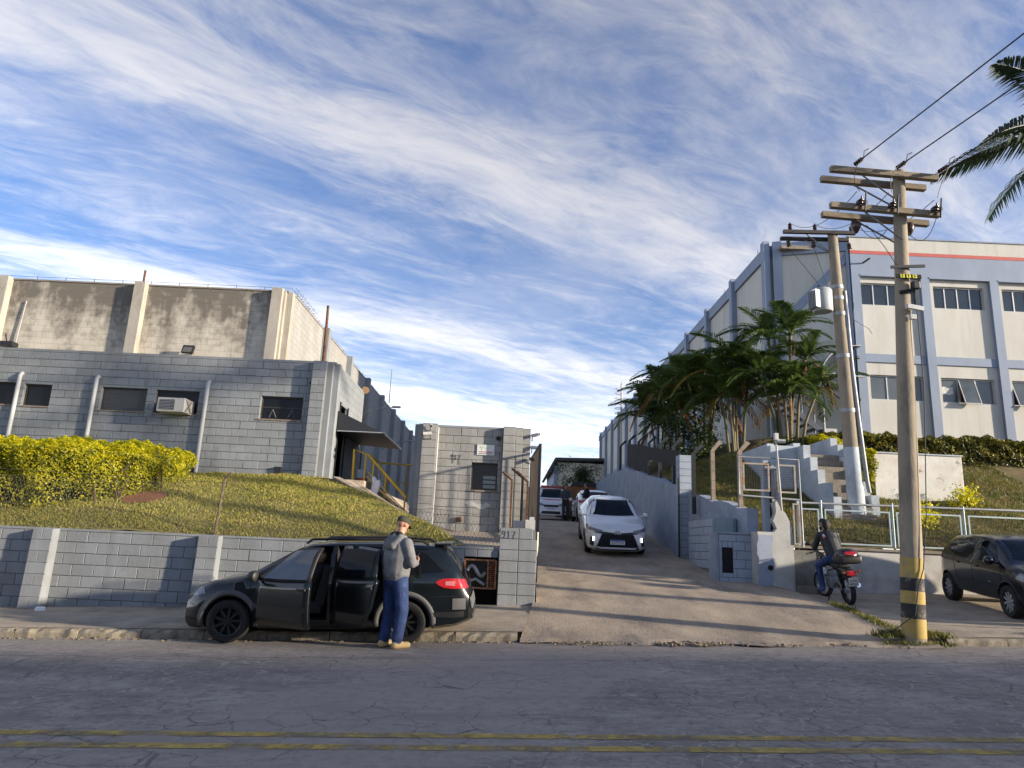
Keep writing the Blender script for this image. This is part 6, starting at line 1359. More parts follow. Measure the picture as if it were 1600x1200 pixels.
    def seam(s, pts, sd, m=None):
        q = MB(); V_ = []
        for a, b in zip(pts, pts[1:]):
            for k in range(4):
                p = [s.hit((a[0]+(b[0]-a[0])*t/4, sd*1.6, a[1]+(b[1]-a[1])*t/4), (0, -sd, 0), .0015) for t in (k, k+1)]; q.tube(p, .0045, 4, False)
        return q.build('panel_gap', m or m_black, s.root, local=True)
    def plate(s, txt, z, front, m_bg, w=.40, h=.13, blue=True):
        p = s.hit((front*3.2, 0, z), (-front, 0, 0), .02); q = MB(); q.box(p.x-.008, p.x+.008, -w/2, w/2, z-h/2, z+h/2); o = q.build('number_plate', m_bg, s.root, local=True)
        if blue: q = MB(); q.box(p.x+front*.0085-.001, p.x+front*.0085+.001, -w/2, w/2, z+h/2-.034, z+h/2); q.build('blue_band', mat('plate_blue', (.02, .06, .35), .5, 0) if 'plate_blue' not in MATS else MATS['plate_blue'], o, local=True)
        if txt: put_text('lettering', txt, h*.72, o, (p.x+front*.010, 0, z-(.016 if blue else 0)), m_black, (PI/2, 0, front*PI/2), .92)
        return o
m_platew = mat('plate_white', (.70, .71, .72), .45, 0)
# ---- dark wagon with two open doors
m_wag = mat('dark_green_black_paint', (.0035, .0062, .0070), .35, .1, 3, spec=.2, coat=.9)
wgn = thing('parked_wagon', (0, 0, 0), 'dark green station wagon with both left doors open at the kerb', 'car')
S = dict(L=4.24, top=[(-2.12, .52), (-2.10, .64), (-2.05, .74), (-1.99, .97), (-1.70, 1.385), (-1.55, 1.425), (-.8, 1.46), (0, 1.455), (.35, 1.42), (.55, 1.345), (1.17, .985), (1.28, .955), (1.70, .885), (1.95, .80), (2.06, .69), (2.12, .53)],
         belt=[(-2.12, .5), (-1.9, .98), (-1, .985), (0, .95), (.9, .925), (1.3, .88), (2.12, .5)], w=[(-2.12, .64), (-2.06, .72), (-1.9, .78), (-1.5, .815), (0, .825), (1.5, .82), (1.85, .77), (2.02, .69), (2.09, .60), (2.12, .52)],
         wr=[(-2.12, .60), (-2.0, .70), (-1.7, .60), (-1.5, .585), (0, .60), (.5, .60), (1.15, .70), (1.7, .70), (2.0, .60), (2.12, .46)], zb=[(-2.12, .34), (-1.9, .25), (-1.5, .20), (1.7, .20), (2.0, .18), (2.12, .26)], axles=(1.40, -1.14), track=1.45, wr_=.31, rimf=.68)
c = Car(wgn, S, m_wag)
FD_b = [(1.06, .30), (.5, .275), (-.03, .275)]; FD_t = [(.98, .90), (.5, .905), (-.03, .93)]
RD_b = [(-.07, .275), (-.55, .275), (-.72, .33), (-.86, .58)]; RD_t = [(-.07, .93), (-.5, .94), (-.75, .95), (-.95, .96)]
def opening(x0, x1, z0, z1, zs): return MB().prism([(x0, z0), (x1, z0), (x1-.0, zs), (x1 if x1 < .5 else .42, z1), (x0, z1)], .28, 1.5, 'y')
c.cut = [MB().prism([(-.02, .33), (1.0, .33), (1.0, .93), (.50, 1.36), (.2, 1.395), (-.02, 1.40)], .25, 1.5, 'y'), MB().prism([(-.08, .33), (-.70, .33), (-.86, .62), (-.90, .97), (-.80, 1.37), (-.45, 1.405), (-.08, 1.405)], .25, 1.5, 'y')]
# doors: built on the closed flank, then swung about their front edges
def swing(objs, hx, hy, ang):
    e = bpy.data.objects.new('door', None); COL.objects.link(e); e.parent = wgn; e.location = (hx, hy, 0); e.rotation_euler = (0, 0, ang); ORG[e] = Vector((0, 0, 0))
    for o in objs: o.parent = e; o.location = (-hx, -hy, 0)
    return e
fd = [c.side('door_skin', FD_b, FD_t, m_wag, 1, 10, 6, .002, solid=.06), c.side('window_frame', [(.98, .895), (.5, .90), (-.03, .925)], [(.50, 1.375), (.25, 1.395), (-.03, 1.405)], m_blkp, 1, 8, 5, 0.0, solid=.03), c.side('door_window', [(.88, .935), (.5, .94), (.02, .955)], [(.47, 1.335), (.25, 1.355), (.02, 1.365)], m_wglass_car if 'wglass_car' in MATS else mat('door_glass', (.05, .06, .075), .05, .2, 2, spec=.8), 1, 8, 4, .012)]
fd.append(c.handle(.10, .815, 1)); fd.append(c.side('rub_strip', [(1.0, .52), (-.02, .52)], [(1.0, .58), (-.02, .58)], m_wag, 1, 8, 1, .016)); fd.append(c.mirror(.93, .93, 1, m_blkp))
swing(fd, 1.06, .80, -R(30))
rd = [c.side('door_skin', RD_b, RD_t, m_wag, 1, 10, 6, .002, solid=.06), c.side('window_frame', [(-.07, .925), (-.5, .935), (-.93, .955)], [(-.07, 1.41), (-.45, 1.41), (-.82, 1.38)], m_wag, 1, 8, 5, 0.0, solid=.03), c.side('door_window', [(-.13, .965), (-.5, .97), (-.84, .985)], [(-.13, 1.365), (-.45, 1.37), (-.77, 1.345)], m_carglass, 1, 8, 4, .010)]
rd.append(c.handle(-.80, .835, 1)); swing(rd, -.07, .80, -R(34))
for sd in (1, -1):
    c.side('quarter_window', [(-.99, 1.0), (-1.3, 1.01), (-1.70, 1.04)], [(-.93, 1.365), (-1.2, 1.36), (-1.42, 1.30)], m_carglass, sd, 8, 4, .005)
    for ax in S['axles']: c.arch(ax, .375, .455, m_trimp, sd)
    c.side('sill_trim', [(1.0, .20), (-.75, .20)], [(1.0, .30), (-.75, .30)], m_blkp, sd, 10, 2, .012)
    c.side('tail_light', [(-1.585, .885), (-1.62, .85), (-1.70, .815), (-1.82, .80), (-2.02, .805)], [(-1.585, .895), (-1.62, .925), (-1.70, .945), (-1.82, .95), (-1.985, .925)], m_tail, sd, 14, 4, .012)
    c.side('tail_light_highlight', [(-1.72, .85), (-1.86, .84)], [(-1.72, .905), (-1.86, .91)], mat('pale_red_highlight', (.5, .16, .17), .2, .1) if sd == 1 else MATS['pale_red_highlight'], sd, 4, 2, .016)  # pinkish patch: painted highlight in the middle of the tail light
    c.side('bumper_corner', [(-1.55, .40), (-1.85, .38), (-2.0, .40)], [(-1.55, .46), (-1.85, .47), (-2.0, .475)], m_blkp, sd, 8, 2, .010)
    c.side('bumper_pad', [(-1.83, .50), (-2.02, .50)], [(-1.83, .66), (-2.02, .66)], m_trimp, sd, 5, 3, .010)
    c.side('headlight', [(2.0, .66), (1.88, .665), (1.76, .70)], [(2.0, .78), (1.90, .80), (1.80, .78)], m_lamp, sd, 6, 3, .008)
    q = MB(); q.tube([(.38, sd*.585, 1.44), (.30, sd*.60, 1.50), (0, sd*.605, 1.505), (-.8, sd*.605, 1.51), (-1.35, sd*.60, 1.485), (-1.45, sd*.59, 1.43)], .022, 6); q.build('roof_rail', m_blkp, wgn, 50, local=True)
c.mirror(.93, .93, -1, m_blkp)
for sd in (-1,):
    c.side('side_window', [(.86, .955), (-.02, .97)], [(.42, 1.35), (-.02, 1.37)], m_carglass, sd, 8, 4); c.side('side_window', [(-.1, .97), (-.88, .985)], [(-.1, 1.37), (-.84, 1.36)], m_carglass, sd, 8, 4)
c.over('windshield', 1.12, .50, .66, .54, m_carglass, ky=.06); c.over('rear_window', -1.72, -1.97, .52, .62, m_carglass); q = MB(); q.bev(-1.78, -1.52, -.54, .54, 1.42, 1.46, .015); q.build('roof_spoiler', m_wag, wgn, 50, local=True)
for sd in (1, -1): c.end('tail_light', [(sd*.50, .80), (sd*.74, .80)], [(sd*.54, .93), (sd*.73, .93)], m_tail, -1, 5, 3, .014)
c.end('tail_pad', [(-.66, .50), (.66, .50)], [(-.66, .66), (.66, .66)], m_trimp, -1, 10, 3, .012); c.end('bumper_bar', [(-.62, .36), (.62, .36)], [(-.64, .48), (.64, .48)], m_blkp, -1, 10, 3, .016)
c.end('grille', [(-.42, .52), (.42, .52)], [(-.45, .66), (.45, .66)], m_blkp, 1, 8, 3, .008); c.end('lower_grille', [(-.5, .28), (.5, .28)], [(-.5, .44), (.5, .44)], m_blkp, 1, 8, 3, .01)
c.side('front_bumper_trim', [(1.80, .22), (2.04, .23)], [(1.80, .33), (2.06, .36)], m_blkp, 1, 6, 2, .01)
c.finish(); c.seam([(1.12, .30), (1.10, .85)], 1); c.seam([(-1.9, .69), (-1.55, .68)], 1); c.seam([(1.80, .50), (2.0, .56)], 1)
for ax in S['axles']:
    for sd in (1, -1): c.wheel(ax, sd, m_rimb, 9, .020, 0)
for y, x0 in ((.42, .38), (-.38, .38), (.40, -.52), (-.38, -.52)):
    q = MB(); q.bev(x0-.28, x0+.22, y-.24, y+.24, .40, .58, .05); q.obox((x0-.30, y, .82), (.14, .46, .58), 0, 0, -.22); q.bev(x0-.45, x0-.34, y-.13, y+.13, 1.13, 1.30, .04); q.build('seat', mat('seat_cloth', (.025, .025, .027), .9, .2, 20) if 'seat_cloth' not in MATS else MATS['seat_cloth'], wgn, 50, local=True)
q = MB(); q.lathe((.72, .40, .86), (-.8, 0, .5), [(0, .165), (.02, .18), (.04, .165)], 18, True); q.build('steering_wheel', m_blkp, wgn, 50, local=True)
place_frame(wgn, -2.50, 11.22, PI+R(1.0), lambda x, y: z_road(x, y)+(.0 if y < 10.9 else .03)); wgn.scale = (.98, 1, .955)

# ---- white sedan coming down the driveway
m_wht = mat('white_car_paint', (.62, .63, .65), .22, .02, 2, spec=.5, coat=.8)
def sedan(root, front_detail=True, h=1.0, plate='BOP7F74'):
    S = dict(L=4.42, top=[(-2.21, .50), (-2.19, .62), (-2.13, .90), (-2.05, 1.0), (-1.75, 1.05), (-1.60, 1.08), (-1.0, 1.39), (-.6, 1.46), (0, 1.48), (.35, 1.455), (.6, 1.36), (1.30, .99), (1.42, .965), (1.85, .885), (2.05, .80), (2.15, .70), (2.19, .58), (2.21, .45)],
             belt=[(-2.21, .5), (-1.9, 1.0), (-1, 1.0), (0, .96), (1.0, .93), (1.4, .89), (2.0, .74), (2.21, .44)], w=[(-2.21, .62), (-2.12, .76), (-1.8, .84), (0, .865), (1.5, .86), (1.85, .83), (2.05, .76), (2.16, .66), (2.21, .55)],
             wr=[(-2.21, .6), (-2.0, .72), (-1.7, .74), (-1.0, .58), (0, .60), (.5, .61), (1.3, .74), (1.8, .74), (2.05, .68), (2.21, .5)], zb=[(-2.21, .34), (-1.9, .24), (-1.5, .19), (1.7, .19), (2.0, .17), (2.21, .24)], axles=(1.33, -1.22), track=1.50, wr_=.305)
    c = Car(root, S, m_wht)
    for sd in (1, -1):
        c.side('side_window', [(1.0, .975), (.5, .985), (-.02, 1.0)], [(.46, 1.375), (.25, 1.405), (-.02, 1.415)], m_carglass, sd, 8, 4); c.side('side_window', [(-.10, 1.0), (-.6, 1.015), (-1.25, 1.06)], [(-.10, 1.415), (-.5, 1.40), (-.95, 1.30)], m_carglass, sd, 8, 4)
        c.side('headlight', [(2.03, .70), (1.80, .74), (1.62, .80)], [(2.02, .765), (1.80, .83), (1.64, .85)], m_lamp, sd, 8, 3, .008); c.mirror(.98, 1.0, sd, m_wht); c.handle(.12, .86, sd, m_wht); c.handle(-.9, .89, sd, m_wht)
        c.side('tail_light', [(-1.78, .86), (-2.08, .84)], [(-1.82, .98), (-2.06, .97)], m_tail, sd, 6, 3, .008)
        for q_ in ([(1.10, .25), (1.12, .9)], [(-.06, .25), (-.06, .98)], [(-.95, .45), (-1.05, 1.0)]): c.seam(q_, sd)
    c.over('windshield', 1.24, .48, .70, .55, m_carglass, ky=.10); c.over('rear_window', -1.05, -1.62, .55, .66, m_carglass)
    if front_detail:
        c.end('grille', [(-.60, .23), (-.2, .215), (.2, .215), (.60, .23)], [(-.44, .63), (-.2, .625), (.2, .625), (.44, .63)], m_black, 1, 14, 5, .012)
        c.end('upper_grille', [(-.62, .66), (-.30, .62), (0, .62), (.30, .62), (.62, .66)], [(-.64, .715), (-.30, .69), (0, .655), (.30, .69), (.64, .715)], m_blkp, 1, 12, 2, .008)
        c.end('chin', [(-.50, .185), (.50, .185)], [(-.52, .225), (.52, .225)], m_wht, 1, 10, 1, .03)
        for sd in (1, -1):
            c.end('headlight', [(sd*.42, .68), (sd*.60, .68), (sd*.74, .73)], [(sd*.42, .725), (sd*.60, .76), (sd*.74, .80)], m_lamp, 1, 8, 3, .012)
            c.end('fog_lamp_pocket', [(sd*.66, .30), (sd*.75, .33)], [(sd*.62, .52), (sd*.73, .55)], m_blkp, 1, 5, 3, .010)
            p = c.hit((3, sd*.66, .49), (-1, 0, 0), .02); q = MB(); q.bev(p.x-.01, p.x+.012, p.y-.02, p.y+.02, .44, .55, .010); q.build('running_light', mat('running_light', (.8, .8, .8), .3, 0, emis=(1, 1, 1, 1.2)) if 'running_light' not in MATS else MATS['running_light'], root, local=True)
        p = c.hit((3, 0, .665), (-1, 0, 0), .012); q = MB(); q.tube([(p.x, .085*math.cos(a), .672+.058*math.sin(a)) for a in [2*PI*k/18 for k in range(19)]], .012, 6); q.tube([(p.x+.004, .035*math.cos(a), .684+.046*math.sin(a)) for a in [2*PI*k/14 for k in range(15)]], .009, 6); q.tube([(p.x+.004, .07*math.cos(a), .700+.02*math.sin(a)) for a in [2*PI*k/14 for k in range(15)]], .009, 6); q.build('emblem', m_chrome, root, 50, local=True)
        c.plate(plate, .43, 1, m_platew)
    for sd in (1, -1): c.end('tail_light', [(sd*.48, .85), (sd*.74, .85)], [(sd*.48, .97), (sd*.73, .965)], m_tail, -1, 5, 3, .012)
    if not front_detail:
        c.end('boot_gap', [(-.5, .70), (.5, .70)], [(-.5, .71), (.5, .71)], m_black, -1, 8, 1, .006); c.plate(plate, .58, -1, m_platew); p = c.hit((-3, 0, .88), (1, 0, 0), .01); q = MB(); q.tube([(p.x, .05*math.cos(a), .88+.05*math.sin(a)) for a in [2*PI*k/14 for k in range(15)]], .01, 6); q.build('emblem', m_chrome, root, 50, local=True)
    c.finish()
    for ax in S['axles']:
        for sd in (1, -1): c.wheel(ax, sd, m_rims, 10, .018)
    return c
ys_car = thing('white_sedan', (0, 0, 0), 'white sedan with running lights on coming down the driveway', 'car'); sedan(ys_car, True); place_frame(ys_car, 3.18, 21.85, -PI/2+R(-2.2), z_drive)
s2 = thing('white_sedan', (0, 0, 0), 'white car parked with its tail to the street behind the dark dressed person', 'car'); sedan(s2, False, plate=''); place_frame(s2, 4.02, 33.2, PI/2, z_drive)
# ---- white patrol van
vn = thing('patrol_van', (0, 0, 0), 'white people carrier with light bar beside the officer, half behind the gate', 'van')
S = dict(L=4.36, top=[(-2.18, .55), (-2.15, 1.0), (-2.0, 1.55), (-1.8, 1.62), (-.5, 1.66), (.2, 1.64), (.5, 1.56), (1.25, 1.10), (1.38, 1.07), (1.85, .98), (2.05, .88), (2.14, .72), (2.18, .45)], belt=[(-2.18, .5), (-1.9, 1.05), (0, 1.02), (1.3, .98), (2.0, .78), (2.18, .44)],
         w=[(-2.18, .70), (-2.0, .82), (0, .87), (1.5, .865), (1.85, .84), (2.05, .77), (2.18, .62)], wr=[(-2.18, .66), (-1.8, .64), (0, .66), (.5, .66), (1.25, .76), (1.8, .76), (2.18, .55)], zb=[(-2.18, .36), (-1.8, .24), (1.8, .24), (2.18, .26)], axles=(1.35, -1.27), track=1.5, wr_=.32)
c = Car(vn, S, m_wht)
for sd in (1, -1):
    c.side('side_window', [(1.05, 1.04), (-.02, 1.06)], [(.5, 1.50), (-.02, 1.54)], m_carglass, sd, 8, 4); c.side('side_window', [(-.1, 1.06), (-1.0, 1.08)], [(-.1, 1.54), (-1.0, 1.53)], m_carglass, sd, 8, 4); c.side('side_window', [(-1.1, 1.08), (-1.9, 1.12)], [(-1.1, 1.53), (-1.8, 1.48)], m_carglass, sd, 8, 4)
    c.mirror(1.0, 1.06, sd, m_wht); c.end('headlight', [(sd*.36, .72), (sd*.76, .76)], [(sd*.38, .80), (sd*.74, .90)], m_lamp, 1, 6, 3, .012); c.side('headlight', [(2.05, .74), (1.68, .84)], [(2.04, .86), (1.70, .93)], m_lamp, sd, 6, 3, .008); c.end('fog_lamp', [(sd*.60, .40), (sd*.74, .40)], [(sd*.60, .50), (sd*.74, .50)], m_blkp, 1, 4, 3, .012)
c.over('windshield', 1.20, .42, .74, .60, m_carglass, ky=.10); c.end('upper_grille', [(-.36, .66), (.36, .66)], [(-.38, .78), (.38, .78)], m_blkp, 1, 10, 3, .01); c.end('lower_grille', [(-.50, .32), (.50, .32)], [(-.46, .46), (.46, .46)], m_blkp, 1, 10, 3, .01)
c.over('bonnet_marking', 1.75, 1.52, .30, .34, mat('red_marking', (.55, .07, .04), .5, 0), 4, 8, .006); c.plate('', .54, 1, m_platew); c.finish()
q = MB(); q.bev(.05, .35, -.60, .60, 1.68, 1.80, .03); q.build('light_bar', mat('light_bar_red', (.35, .03, .03), .3, .05), vn, 50, local=True)
q = MB(); q.cyl((-.2, 0, 1.66), (-.3, 0, 1.95), .008, None, 5); q.build('antenna', m_black, vn, local=True)
for ax in S['axles']:
    for sd in (1, -1): c.wheel(ax, sd, m_rims, 5, .03)
place_frame(vn, 2.42, 38.2, -PI/2+R(-4), z_drive)
# ---- black hatchback on the right pavement
m_bkc = mat('black_car_paint', (.004, .005, .008), .3, 0, spec=.2, coat=.7)
hb = thing('black_hatchback', (0, 0, 0), 'black hatchback with silver wheel covers parked on the right pavement', 'car')
S = dict(L=3.82, top=[(-1.91, .55), (-1.88, .72), (-1.80, 1.02), (-1.57, 1.34), (-1.35, 1.425), (-.6, 1.475), (0, 1.465), (.3, 1.415), (.5, 1.33), (1.14, .98), (1.24, .955), (1.6, .88), (1.78, .78), (1.87, .64), (1.91, .48)], belt=[(-1.91, .5), (-1.7, 1.02), (-1, 1.0), (0, .95), (1.0, .92), (1.3, .88), (1.91, .46)],
         w=[(-1.91, .62), (-1.8, .74), (-1.5, .81), (0, .83), (1.3, .82), (1.6, .78), (1.8, .69), (1.91, .52)], wr=[(-1.91, .58), (-1.6, .60), (-1.3, .60), (0, .62), (.5, .62), (1.1, .70), (1.6, .68), (1.91, .46)], zb=[(-1.91, .34), (-1.6, .26), (1.5, .24), (1.91, .26)], axles=(1.13, -1.33), track=1.46, wr_=.30, rimf=.70)
c = Car(hb, S, m_bkc)
for sd in (1, -1):
    c.side('side_window', [(.86, .97), (.3, .98), (-.10, .99)], [(.44, 1.31), (.2, 1.37), (-.10, 1.395)], m_carglass, sd, 8, 4); c.side('side_window', [(-.18, .99), (-.6, 1.0), (-.98, 1.04)], [(-.18, 1.395), (-.55, 1.39), (-.88, 1.355)], m_carglass, sd, 8, 4); c.side('quarter_window', [(-1.05, 1.06), (-1.42, 1.15)], [(-.97, 1.345), (-1.28, 1.29)], m_carglass, sd, 6, 3)
    c.mirror(.80, .98, sd, m_bkc); c.handle(.02, .86, sd, m_bkc); c.handle(-.80, .88, sd, m_bkc); c.side('tail_light', [(-1.60, .92), (-1.82, .90)], [(-1.52, 1.14), (-1.74, 1.14)], m_tail, sd, 4, 4, .01); c.side('rub_strip', [(.9, .50), (-.95, .50)], [(.9, .545), (-.95, .545)], m_bkc, sd, 10, 1, .016); c.side('headlight', [(1.78, .66), (1.42, .74)], [(1.76, .80), (1.46, .85)], m_lamp, sd, 6, 3, .008)
    for q_ in ([(.92, .30), (.95, .90)], [(-.14, .28), (-.14, .98)], [(-.86, .55), (-1.0, 1.02)]): c.seam(q_, sd)
    for ax in S['axles']: c.arch(ax, .35, .375, m_bkc, sd, -5, 185, .008, 'wheel_arch_lip')
c.side('side_badge', [(.62, .60), (.50, .60)], [(.62, .615), (.50, .615)], m_chrome, -1, 2, 1, .008)
c.over('windshield', 1.06, .40, .66, .56, m_carglass, ky=.09); c.over('rear_window', -1.55, -1.80, .52, .60, m_carglass); c.end('grille', [(-.4, .50), (.4, .50)], [(-.42, .64), (.42, .64)], m_blkp, 1, 8, 3, .008); c.plate('', .40, 1, m_platew); c.finish()
for ax in S['axles']:
    for sd in (1, -1): c.wheel(ax, sd, m_rims, 10, .026)
place_frame(hb, 10.08, 13.96, math.atan2(-.984, -.177), z_walk_r, 2.46); hb.scale = (1, 1, .955)
# ------------------------------------------------------------ people
def prim_mesh(V, F, p):
    """rounded elliptical cone between two joints; p = (a, b, (rx0, ry0), (rx1, ry1), xdir)"""
    a, b, r0, r1, xd = p; a, b = Vector(a), Vector(b); d = (b-a); L = d.length
    ax = d.normalized() if L > 1e-5 else Vector((0, 0, 1)); x = Vector(xd); x = (x-ax*x.dot(ax))
    if x.length < .05: x = Vector((0, 1, 0)).cross(ax)
    x.normalize(); y = ax.cross(x); n = 14; base = len(V); rings = []
    for k in range(4): q = -PI/2+PI/2*k/4; rings.append((0, math.sin(q), math.cos(q), r0))
    for k in range(4): rings.append((k/3, 0, 1, (r0[0]+(r1[0]-r0[0])*k/3, r0[1]+(r1[1]-r0[1])*k/3)))
    for k in range(1, 5): q = PI/2*k/4; rings.append((1, math.sin(q), math.cos(q), r1))
    for t, cap, sc, rr in rings:
        c = a+d*t+ax*cap*(min(rr)*1.0)
        for j in range(n): q = 2*PI*j/n; V.append(tuple(c+x*(math.cos(q)*rr[0]*max(sc, .02))+y*(math.sin(q)*rr[1]*max(sc, .02))))
    m = len(rings)
    for i in range(m-1):
        for j in range(n): F.append((base+i*n+j, base+i*n+(j+1) % n, base+(i+1)*n+(j+1) % n, base+(i+1)*n+j))
    F.append(tuple(base+j for j in range(n-1, -1, -1))); F.append(tuple(base+(m-1)*n+j for j in range(n)))
def fused(name, prims, mats, parent, voxel=.011, smooth_it=5, local=True):
    """one continuous surface grown over all the primitives; each face takes the cloth of the nearest primitive"""
    V, F = [], []; P_ = []
    for p in prims:
        a, b, r0, r1, mi = p[:5]; xd = p[5] if len(p) > 5 else (1, 0, 0); r0 = r0 if hasattr(r0, '__len__') else (r0, r0); r1 = r1 if hasattr(r1, '__len__') else (r1, r1)
        prim_mesh(V, F, (a, b, r0, r1, xd)); P_.append((np.array(a, float), np.array(b, float), sum(r0)/2, sum(r1)/2, mi))
    me = bpy.data.meshes.new('tmp'); me.from_pydata(V, [], F); o = bpy.data.objects.new('tmp', me); COL.objects.link(o)
    md = o.modifiers.new('r', 'REMESH'); md.mode = 'VOXEL'; md.voxel_size = voxel; md2 = o.modifiers.new('s', 'SMOOTH'); md2.factor = .5; md2.iterations = smooth_it
    bpy.context.view_layer.update(); r = bpy.data.meshes.new_from_object(o.evaluated_get(bpy.context.evaluated_depsgraph_get())); bpy.data.objects.remove(o); r.name = name
    nP = len(r.polygons); C = np.empty(nP*3, np.float32); r.polygons.foreach_get('center', C); C = C.reshape(-1, 3); best = np.full(nP, 9.); mi = np.zeros(nP, np.int32)
    for a, b, r0, r1, k in P_:
        d = b-a; L2 = d@d+1e-9; t = np.clip(((C-a)@d)/L2, 0, 1); dist = np.linalg.norm(C-a-t[:, None]*d, axis=1)-(r0+(r1-r0)*t); u = dist < best; best[u] = dist[u]; mi[u] = k
    r.materials.clear()
    for m in mats: r.materials.append(m)
    r.polygons.foreach_set('material_index', mi); smooth(r); return link(name, r, parent)
m_skin = mat('skin', (.42, .21, .14), .55, .08, 20); m_skin2 = mat('skin_tan', (.30, .155, .095), .55, .08, 20)
m_jacket = mat('grey_jacket', (.15, .15, .153), .9, .2, 11, .6, 7, dirt=(.08, .08, .082), dirt_amt=.6, dscale=9); m_hood = mat('black_lining', (.012, .012, .013), .9, .1)
m_jeans = mat('blue_jeans', (.018, .038, .115), .9, .3, 9, .8, 8, col2=(.045, .075, .18), c2scale=7, c2lo=.5, c2hi=.7); m_boot = mat('tan_boot', (.46, .33, .16), .8, .12, 14, .3, 40); m_capm = mat('olive_cap', (.040, .042, .026), .9, .1, 14)
m_hair = mat('dark_hair', (.012, .010, .009), .7, .2, 40, .6, 80)
def hand(prims, w, d, curl, side, mi):
    """palm, four curled fingers of unequal length and a thumb leaving the side of the palm; w = wrist, d = pointing direction, curl = direction the fingers bend to"""
    w = Vector(w); d = Vector(d).normalized(); c = Vector(curl); c = (c-d*c.dot(d)).normalized(); s = d.cross(c)*side; p = w+d*.045
    prims.append((w, w+d*.075, (.040, .017), (.042, .018), mi, tuple(s)))
    for k, (o, l) in enumerate(((-.030, .062), (-.010, .074), (.011, .070), (.031, .054))):
        b = w+d*.085+s*o; k1 = b+d*l*.5+c*.008; k2 = k1+(d*.45+c*.9).normalized()*l*.42; k3 = k2+(c-d*.3).normalized()*l*.32
        prims.append((b-d*.02, k1, .0105, .0098, mi)); prims.append((k1, k2, .0098, .009, mi)); prims.append((k2, k3, .009, .008, mi))
    t0 = w+d*.025-s*.038; t1 = t0+(d*.6-s*.7+c*.4).normalized()*.036; t2 = t1+(d+c*.6).normalized()*.032; prims.append((t0, t1, .013, .011, mi)); prims.append((t1, t2, .011, .009, mi))
def head(prims, c, f, up_, mi, hair=None, s=1.):
    """skull, jaw, nose, brow, mouth, ears looking along f"""
    c = Vector(c); f = Vector(f).normalized(); u = Vector(up_); u = (u-f*u.dot(f)).normalized(); r = f.cross(u); e = lambda a, b, d: c+f*a*s+r*b*s+u*d*s
    prims.append((e(-.02, 0, .03), e(.02, 0, .03), (.074*s, .090*s), (.074*s, .088*s), mi, tuple(r))); prims.append((e(.03, 0, -.03), e(.045, 0, -.075), (.058*s, .050*s), (.040*s, .036*s), mi, tuple(r)))
    prims.append((e(.095, 0, .010), e(.112, 0, -.022), .010*s, .015*s, mi)); prims.append((e(.085, -.03, .03), e(.085, .03, .03), .012*s, .012*s, mi)); prims.append((e(.083, -.018, -.058), e(.083, .018, -.058), .011*s, .011*s, mi))
    for k in (1, -1): prims.append((e(-.005, k*.078, .012), e(-.005, k*.080, -.022), (.010*s, .018*s), (.009*s, .012*s), mi, tuple(r)))
    if hair is not None: prims.append((e(-.045, 0, .045), e(-.01, 0, .075), (.080*s, .075*s), (.076*s, .07*s), hair, tuple(r)))
    return e
# ---- man in grey hooded jacket looking at his phone by the wagon
mn = thing('person', (-1.50, 10.12, z_road(-1.5, 10.12)), 'man in grey hooded jacket, jeans and olive cap looking down at his phone', 'person', rz=R(-38)); ORG[mn] = Vector((0, 0, 0))
pr = []
for sd, kx, ky in ((1, .115, .03), (-1, -.105, .0)):
    hp = (sd*.092, 0, .90); kn = (kx, ky+.025, .49); an = (kx*1.03, ky-.025, .15)
    pr += [(hp, kn, (.110, .116), (.088, .092), 1), (kn, an, (.086, .090), (.074, .080), 1), ((an[0], an[1]-.005, .16), (an[0], an[1]-.005, .13), (.076, .082), (.074, .08), 1)]
    pr += [((an[0], an[1]-.045, .052), (an[0]+sd*.025, an[1]+.17, .045), (.055, .052), (.054, .043), 2), ((an[0], an[1]-.01, .13), (an[0], an[1]+.02, .07), .064, .058, 2)]
pr += [((0, -.012, .90), (0, -.01, .98), (.168, .135), (.168, .130), 1), ((0, 0, 1.00), (0, .0, 1.18), (.212, .175), (.228, .185), 0), ((0, 0, 1.18), (0, -.005, 1.38), (.235, .18), (.205, .14), 0), ((-.135, -.01, 1.415), (.135, -.01, 1.415), .072, .072, 0), ((0, .0, 1.43), (0, .02, 1.50), (.085, .078), (.062, .06), 0), ((0, .015, 1.48), (0, .035, 1.58), .058, .056, 3)]
pr += [((.185, -.005, 1.40), (.285, .02, 1.135), (.078, .082), (.064, .068), 0), ((.285, .02, 1.135), (.145, .235, 1.135), (.057, .058), (.043, .044), 0), ((-.185, -.005, 1.40), (-.28, .03, 1.14), (.078, .082), (.064, .068), 0), ((-.28, .03, 1.14), (-.11, .24, 1.16), (.057, .058), (.043, .044), 0)]
hand(pr, (.12, .262, 1.14), (-.55, .75, .35), (-.6, -.1, .8), 1, 3); hand(pr, (-.085, .268, 1.165), (.5, .8, .3), (.7, -.1, .7), -1, 3)
head(pr, (0, .06, 1.655), (.12, .90, -.38), (0, .35, 1), 3)
fused('body', pr, [m_jacket, m_jeans, m_boot, m_skin], mn, .0105, 4)
hd_ = [((-.09, -.06, 1.47), (-.03, -.135, 1.36), .055, .06, 0), ((.09, -.06, 1.47), (.03, -.135, 1.36), .055, .06, 0), ((-.03, -.135, 1.36), (.03, -.135, 1.36), .065, .065, 0), ((-.10, -.02, 1.475), (-.07, .06, 1.485), .04, .03, 0), ((.10, -.02, 1.475), (.07, .06, 1.485), .04, .03, 0), ((-.065, -.045, 1.515), (.065, -.045, 1.515), .048, .048, 1), ((0, -.075, 1.49), (0, -.10, 1.43), .05, .05, 0)]
fused('hood', hd_, [m_jacket, m_hood], mn, .011, 4)
